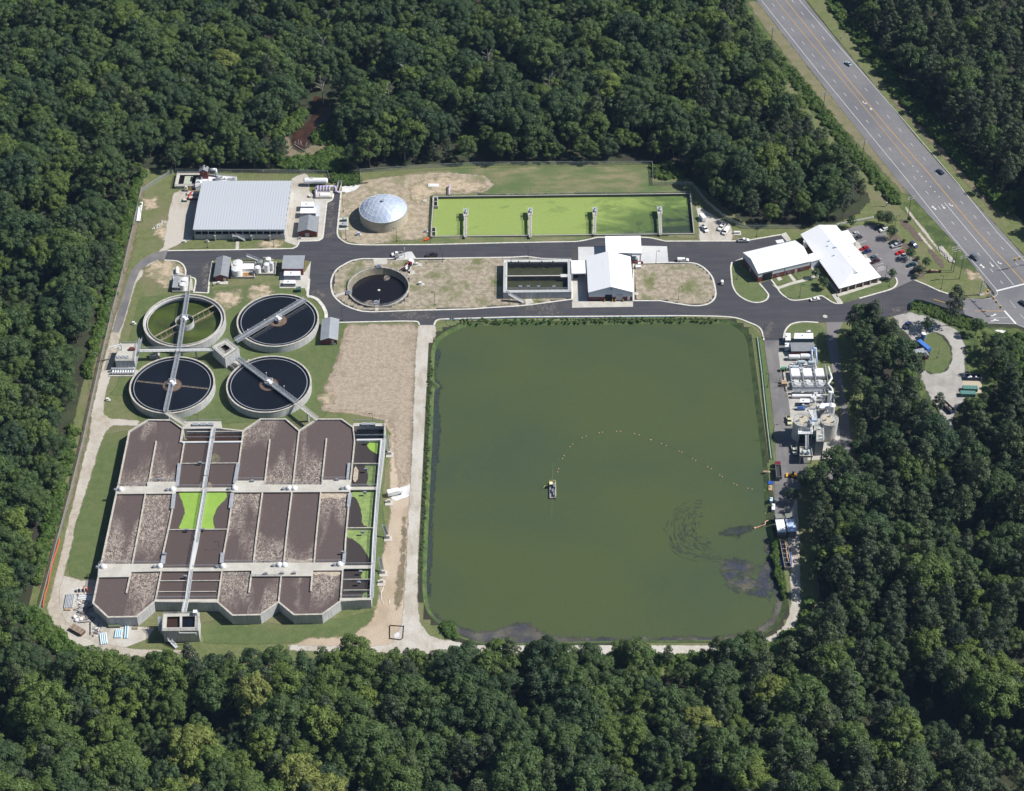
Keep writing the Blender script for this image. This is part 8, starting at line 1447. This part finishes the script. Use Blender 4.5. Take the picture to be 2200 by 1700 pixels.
def describe(t, kind):
    x, y = t[6], t[7]; near = min(LM, key=lambda l: (l[0][0] - x) ** 2 + (l[0][1] - y) ** 2); dx, dy = x - near[0][0], y - near[0][1]; dist = math.hypot(dx, dy)
    dirn = ('just below' if dy > 0 else 'just above') if dist < 75 else (('well below' if dy > 0 else 'well above') if abs(dy) > abs(dx) else ('right of' if dx > 0 else 'left of'))
    if dist > 190 and dirn.startswith('well'): dirn = 'deep in the woods far below' if dy > 0 else 'deep in the woods far above'
    c = ['dark blue green', 'deep green', 'mid green', 'fresh green', 'bright yellow green', 'pale lime green'][min(5, int(t[5] * 5.2 + .6))]
    h = PROTO[t[2]][3] * t[3]; sz = 'tall' if h > 18 else ('small' if h < 13 else 'medium')
    s = f'{sz} {c} {kind} {dirn} the {near[1]}'; return s if len(s.split()) <= 16 else s.replace('deep in the woods far', 'far').replace('in the woods ', '')
def solo_tree(t, kindname, name, lab, cat='tree', group=None):
    pr = PROTO[t[2]]; e = thing(name, lab, cat, (t[0], t[1], 0), t[4], group); e.scale = (t[3],) * 3
    for nm, me in (('trunk', pr[2]), ('crown', pr[1])): o = bpy.data.objects.new(nm, me); COL.objects.link(o); o.parent = e; o.color = (t[5], 0, 0, 1)
    return e
for t in solo:
    pine = PROTO[t[2]][0] == 'pine'; lab = describe(t, 'pine tree' if pine else 'broadleaf tree'); solo_tree(t, pine, 'pine_tree' if pine else 'broadleaf_tree', lab, 'tree', 'pine trees of the woods' if pine else 'broadleaf trees of the woods')
# the rest of the woods as one mass of instances
hid = bpy.data.collections.new('woodland kinds'); hid2 = bpy.data.collections.new('shrub kinds')
for i, p in enumerate(PROTO):
    a, b = p[1], p[2]; me = bpy.data.meshes.new('wood_kind'); nv = len(a.vertices)
    va = [tuple(v.co) for v in a.vertices]; vb = [tuple(v.co) for v in b.vertices]; fa = [tuple(f.vertices) for f in a.polygons]; fb = [tuple(k + nv for k in f.vertices) for f in b.polygons]
    me.from_pydata(va + vb, [], fa + fb); at = me.attributes.new('lf', 'FLOAT', 'FACE'); buf = np.zeros(len(fa), np.float32); a.attributes['lf'].data.foreach_get('value', buf); at.data.foreach_set('value', np.concatenate([buf, np.zeros(len(fb), np.float32)]))
    me.materials.append(a.materials[0]); me.materials.append(bark); me.polygons.foreach_set('material_index', [0] * len(fa) + [1] * len(fb)); o = bpy.data.objects.new('k%02d' % i, me); hid.objects.link(o)
def scatter(name, pts, coll, kind='stuff', label=None, cat=None, colmul=(0, 1, 0)):
    me = bpy.data.meshes.new(name); me.from_pydata([(p[0], p[1], p[6] if len(p) > 6 and False else p[5]) for p in pts], [], [])
    for an, ty, vals in (('ki', 'INT', [p[2] for p in pts]), ('sc', 'FLOAT', [p[3] for p in pts]), ('rz', 'FLOAT', [p[4] for p in pts])):
        a = me.attributes.new(an, ty, 'POINT'); a.data.foreach_set('value', np.array(vals, np.int32 if ty == 'INT' else np.float32))
    o = bpy.data.objects.new(name, me); COL.objects.link(o); o['kind'] = kind; o.color = (*colmul, 1)
    if label: o['label'] = label; o['category'] = cat
    ng = bpy.data.node_groups.new(name + ' nodes', 'GeometryNodeTree'); ng.interface.new_socket('Geometry', in_out='INPUT', socket_type='NodeSocketGeometry'); ng.interface.new_socket('Geometry', in_out='OUTPUT', socket_type='NodeSocketGeometry')
    gi, go = ng.nodes.new('NodeGroupInput'), ng.nodes.new('NodeGroupOutput'); ip = ng.nodes.new('GeometryNodeInstanceOnPoints'); ci = ng.nodes.new('GeometryNodeCollectionInfo'); ci.inputs['Collection'].default_value = coll; ci.inputs['Separate Children'].default_value = True; ci.inputs['Reset Children'].default_value = True; ip.inputs['Pick Instance'].default_value = True
    def na(nm, ty): n = ng.nodes.new('GeometryNodeInputNamedAttribute'); n.data_type = ty; n.inputs['Name'].default_value = nm; return n.outputs['Attribute']
    cx = ng.nodes.new('ShaderNodeCombineXYZ'); L = ng.links.new; L(na('rz', 'FLOAT'), cx.inputs['Z']); er = ng.nodes.new('FunctionNodeEulerToRotation'); L(cx.outputs[0], er.inputs[0]); L(er.outputs[0], ip.inputs['Rotation'])
    L(na('sc', 'FLOAT'), ip.inputs['Scale']); L(na('ki', 'INT'), ip.inputs['Instance Index']); L(gi.outputs[0], ip.inputs['Points']); L(ci.outputs[0], ip.inputs['Instance']); L(ip.outputs[0], go.inputs[0])
    md = o.modifiers.new('scatter', 'NODES'); md.node_group = ng; return o
# split the mass by tone so stands differ; still few objects
groups = {}
for t in rest: groups.setdefault(0 if t[5] < .25 else 1 if t[5] < .5 else 2, []).append(t)
scatter('woodland', [[t[0], t[1], t[2], t[3], t[4], 0] for t in rest], hid, 'stuff', colmul=(.02, .72, 0))
# shrubs and undergrowth
for i in range(3):
    C = [(random.uniform(-.9, .9), random.uniform(-.9, .9), random.uniform(.4, 1.1)) for _ in range(5)]; V, Fc, T = leaf_cloud(C, [(1, 1, .8)] * 5, [60] * 5, .30); o = bpy.data.objects.new('s%d' % i, leaf_mesh('shrub_leaves', V, Fc, T, LS)); hid2.objects.link(o)
SH = []
def strew(px, n, s0=.6, s1=1.4):
    xs = [p[0] for p in px]; ys = [p[1] for p in px]; k = 0
    while k < n:
        x, y = rng.uniform(min(xs), max(xs)), rng.uniform(min(ys), max(ys))
        if inpoly(x, y, px): p = G(x, y, 0); SH.append([p.x, p.y, rng.randrange(3), rng.uniform(s0, s1), rng.uniform(0, 6.28), 0]); k += 1
strew([(1592,10),(1622,55),(1656,98),(1695,140),(1735,186),(1775,236),(1815,286),(1852,334),(1892,380),(1928,422),(1936,440),(1918,438),(1880,400),(1838,352),(1800,304),(1760,254),(1718,200),(1680,152),(1640,112),(1606,66),(1580,20)], 480, .35, 1.25)
strew([(1965,220),(2020,270),(2070,330),(2125,395),(2175,450),(2165,462),(2110,405),(2050,340),(1990,275),(1945,225)], 330, .8, 2.0); strew([(1790,0),(1850,60),(1900,120),(1965,220),(1945,228),(1880,150),(1830,80),(1775,5)], 160, .8, 1.8)
strew([(1958,664),(1960,652),(1978,652),(2000,659),(2085,688),(2120,700),(2100,712),(2050,700),(2000,680)], 230, .3, .8)
strew([(712,372),(772,373),(773,396),(738,398),(714,392)], 130, .6, 1.2); strew([(1403,358),(1440,352),(1475,380),(1450,385),(1410,385)], 70, .5, 1.2)
strew([(300,400),(312,372),(300,365),(285,420),(258,500),(238,590),(212,700),(184,800),(190,820),(222,700),(250,600),(272,510)], 260, .7, 1.7)
strew([(150,920),(130,1010),(100,1130),(70,1240),(80,1260),(110,1160),(140,1040),(165,930)], 170, .7, 1.7); strew([(595,362),(600,335),(620,345),(690,335),(730,300),(745,350),(725,368)], 230, .7, 1.9); strew([(600,300),(590,280),(640,240),(660,250),(625,282)], 70, .9, 2.0); strew([(672,300),(700,270),(720,262),(712,290),(690,318)], 60, .8, 1.8)
strew([(100,1330),(60,1300),(60,1340),(110,1385),(170,1420),(260,1430),(250,1412),(160,1402)], 150, .8, 2.0); strew([(1100,1412),(1600,1412),(1600,1432),(1100,1432)], 160, .8, 1.8); strew([(960,686),(1440,682),(1540,684),(1560,692),(1400,692),(1000,697)], 330, .15, .42); strew([(955,1335),(975,1350),(985,1372),(965,1368),(950,1350)], 50, .5, 1.1)
strew([(925,760),(932,770),(928,840),(924,900),(920,1000),(916,1100),(908,1240),(903,1240),(908,1100),(915,900),(920,800)], 160, .15, .4); strew([(1664,1155),(1672,1165),(1672,1215),(1682,1240),(1690,1285),(1684,1285),(1668,1240),(1662,1200)], 90, .4, .9)
strew([(2135,720),(2200,720),(2240,800),(2180,850),(2130,800)], 150, .5, 1.3); strew([(1640,1400),(1560,1410),(1580,1440),(1700,1420),(1730,1380),(1745,1300),(1738,1290),(1722,1350)], 110, .8, 1.8)
scatter('undergrowth', SH, hid2, 'stuff', colmul=(.1, .8, 0))
# ------------------------------------------------ garden trees, one by one
random.seed(9)
def small_tree(x, y, h, r, tone, lab, kind='landscape_tree', seed=0, group=None, pine=False, m=None):
    p = G(x, y, 0); rng2 = random.Random(seed + int(x)); n = 9; C = []; Rr = []; N = []
    for k in range(n): t = k / (n - 1); a = k * 2.4; e = r * .55 * math.sin(math.pi * (.15 + .75 * t)); C.append((e * math.cos(a), e * math.sin(a), h * (.38 + .5 * t))); q = r * rng2.uniform(.42, .56); Rr.append((q, q, q * .8)); N.append(int(4.8 * q * q / .3 ** 2 * .55) + 12)
    V, Fc, T = leaf_cloud(C, Rr, N, .30); e = thing(kind, lab, 'tree', (p.x, p.y, .1), 0, group)
    o = bpy.data.objects.new('crown', leaf_mesh('small_crown', V, Fc, T, m or LB)); COL.objects.link(o); o.parent = e; o.color = (tone, 0, 0, 1)
    o = bpy.data.objects.new('trunk', trunk_mesh('small_trunk', h * .7, .12, C[::3])); COL.objects.link(o); o.parent = e
    return e
for (x, y, h, r, lab) in ((1751, 599, 6, 2.2, 'round lawn tree nearest the garage wing walkway'), (1763, 613, 5, 1.7, 'smallest of three round trees on the office lawn'), (1770, 622, 6.5, 2.5, 'largest round tree on the lawn before the office'), (1827, 490, 7, 2.7, 'round tree at the office back corner next to white rail fence'), (1888, 481, 7.5, 3.0, 'left of two big joined trees at the top of the car park'), (1906, 487, 8.5, 3.6, 'right of two big joined trees at the top of the car park'), (1913, 514, 7.5, 3.0, 'tree on the mulch bed beside the white suv'), (1953, 558, 7, 2.8, 'tree beside the bright red car in the lot'), (1988, 576, 6, 2.4, 'round tree at the tip of the mulch bed'), (1974, 592, 5.5, 2.2, 'small tree at the lot exit over the black suv'), (1915, 601, 6, 2.3, 'lone round tree at the corner of the office porch lawn'), (1953, 477, 3, 1.1, 'tiny young tree by the power pole'), (1966, 599, 2, 1.2, 'low bush at the end of the lot exit'), (1971, 560, 2.2, 1.2, 'low bush behind the dark teal car'), (1942, 521, 1.6, 1.0, 'little bush on the mulch above the slate blue suv'), (1924, 500, 1.8, 1.1, 'little bush beside the lot tree'), (1960, 546, 2.2, 1.2, 'dark bush under the red car tree')):
    small_tree(x, y, h, r, .18, lab, 'landscape_tree' if h > 2.5 else 'bush', group='planted trees around the office' if h > 2.5 else 'bushes of the mulch beds')
small_tree(1990, 714, 8, 3.6, .02, 'dark purple green round tree on the gravel yard', 'landscape_tree')
for (x, y, s, k, tone, lab) in ((2042, 700, 1.0, 6, .25, 'lone tall thin pine on the gate island beside the side road'), (2012, 890, .65, 9, .3, 'small pine at the left edge of the gravel yard'), (2112, 752, .62, 4, .55, 'bright green young tree at the roadside south of the junction'), (2134, 772, .6, 0, .15, 'dark tree group leader above the dumpsters'), (2152, 805, .7, 2, .15, 'dark bushy tree right of the dumpsters'), (2095, 722, .5, 5, .4, 'short scrubby tree beside the bramble island'), (1845, 735, .95, 1, .28, 'tall dark tree shading the lane start near the office'), (1865, 742, 1.0, 7, .2, 'dark pine at the tip of the forest by the entrance road'), (1842, 765, .8, 5, .42, 'lighter green tree at the lane side, forest tip'), (2170, 760, .5, 2, .35, 'small tree in rough grass below the junction'), (1738, 1056, .66, 2, .35, 'leafy tree overhanging the loader at the yard end'), (1790, 1032, .85, 0, .33, 'broad tree below the right silo'), (1762, 1050, .72, 5, .35, 'tree between the hopper slab and lane'), (1698, 1080, .5, 4, .1, 'dark small tree shading the water edge near the timber pallet')):
    p = G(x, y, 0); solo_tree([p.x, p.y, k, s, random.uniform(0, 6), tone], 0, 'pine_tree' if k > 5 else 'broadleaf_tree', lab, 'tree')
# dead trees
def dead(x, y, h, lab, seed):
    p = G(x, y, 0); rn = random.Random(seed); mb = MB(); top = Vector((rn.uniform(-1, 1), rn.uniform(-1, 1), h)); mb.rod((0, 0, 0), tuple(top * .6), .3, 6, .2); mb.rod(tuple(top * .6), tuple(top), .2, 6, .06); B2 = MB()
    for i in range(11):
        s = top * rn.uniform(.4, .9); a = rn.uniform(0, 6.28); L = rn.uniform(2, 4.5); e = s + Vector((math.cos(a) * L * .7, math.sin(a) * L * .7, L * .7)); B2.rod(tuple(s), tuple(e), .14, 5, .05)
        for j in range(3): b = a + rn.uniform(-1, 1); f = e + Vector((math.cos(b) * 1.3, math.sin(b) * 1.3, rn.uniform(.2, 1.2))); B2.rod(tuple(s.lerp(e, .5 + .15 * j)), tuple(f), .07, 4, .03)
    t = thing('dead_tree', lab, 'dead tree', (p.x, p.y, 0), 0, 'bare dead trees in the woods'); mk('trunk', mb, deadbark, t, local=True); mk('branches', B2, deadbark, t, local=True)
for i, (x, y, h, lab) in enumerate(((695, 225, 17, 'bare grey dead tree standing over the upper bend of the brown creek'), (560, 240, 18, 'wide bare dead tree in the woods left of the creek'), (615, 190, 17, 'slim bare dead tree above the creek clearing'), (872, 205, 20, 'forked bare tree in the woods above the dome tank'), (838, 245, 19, 'bare pale tree between the creek and the dome tank'), (1050, 170, 19, 'bare forked tree high in the woods above the lagoon'), (520, 320, 17, 'purple grey bare tree behind the ribbed shed'), (870, 345, 12, 'bare stringy snag at the fence above the dome tank'), (222, 1440, 12, 'bare grey tree at the bottom of the storage yard track'), (1252, 1715, 15, 'bare pale forked tree at the bottom edge of the woods'), (1560, 300, 14, 'small bare tree near the forest edge by the highway'), (700, 150, 22, 'bare snag high in the woods above the creek'), (410, 235, 21, 'bare twisted tree in the woods far above the intake basin'), (1180, 230, 21, 'bare crown poking from the woods above the middle of the lagoon'), (950, 60, 22, 'bare tree near the very top of the woods, above the lagoon'))): dead(x, y, h, lab, i + 3)
m = MB(); a, b = G(632, 312, 0), G(660, 329, 0); m.rod((a.x, a.y, .4), (b.x, b.y, .4), .25, 6, .12); [m.rod((a.x + k, a.y - .5 * k + 1, .4), (a.x + k + random.uniform(-2, 2), a.y - .5 * k + random.uniform(2, 5), .9), .09, 4) for k in range(8)]; one('fallen_tree', m, deadbark, 'fallen dead trunk with tangled branches at the lower end of the creek', 'fallen tree')
# thin blue summer air round the camera and the whole site
m = MB(); m.v = []; m.box(0, 0, -4.5, 5400, 5400, 615); hz = mk('haze', m, bpy.data.materials.new('haze air'), kind='stuff'); hm = hz.data.materials[0]; hm.use_nodes = True; hn = hm.node_tree; hn.nodes.remove(hn.nodes['Principled BSDF'])
pv = hn.nodes.new('ShaderNodeVolumePrincipled'); pv.inputs['Color'].default_value = (.38, .60, 1, 1); pv.inputs['Density'].default_value = 2.8e-5; hn.links.new(pv.outputs[0], hn.nodes['Material Output'].inputs['Volume'])
# ================================================================== LIGHT, SKY, CAMERA
wd = bpy.data.worlds.new('World'); sc.world = wd; wd.use_nodes = True; nt = wd.node_tree; bg = nt.nodes['Background']
sky = nt.nodes.new('ShaderNodeTexSky'); sky.sky_type = 'NISHITA'; sky.sun_disc = False; EL, AZ = R(48.5), R(3.5)
sky.sun_elevation = EL; sky.sun_rotation = R(90) - AZ; sky.air_density = 1.2; sky.dust_density = .5; sky.ozone_density = 2.5
nt.links.new(sky.outputs[0], bg.inputs[0]); bg.inputs[1].default_value = .054
sl = bpy.data.lights.new('sun', 'SUN'); sl.energy = 5.0; sl.angle = R(.53); sl.color = (1, .965, .91); so = bpy.data.objects.new('sun', sl); COL.objects.link(so)
to = Vector((math.cos(AZ) * math.cos(EL), math.sin(AZ) * math.cos(EL), math.sin(EL))); so.rotation_euler = to.to_track_quat('Z', 'Y').to_euler(); so.location = to * 300
cam = bpy.data.cameras.new('camera'); co = bpy.data.objects.new('camera', cam); COL.objects.link(co); sc.camera = co
cam.sensor_width = 36; cam.lens = F / 2200 * 36; cam.clip_start = 10; cam.clip_end = 6000
co.location = (0, CAMY, H); co.rotation_euler = (math.pi / 2 - TH, 0, 0)
vs = sc.view_settings; vs.view_transform = 'Standard'; vs.look = 'None'; vs.exposure = .24; vs.gamma = 1; vs.use_curve_mapping = False
sc.cycles.max_bounces = 6; sc.cycles.transparent_max_bounces = 12; sc.cycles.diffuse_bounces = 3
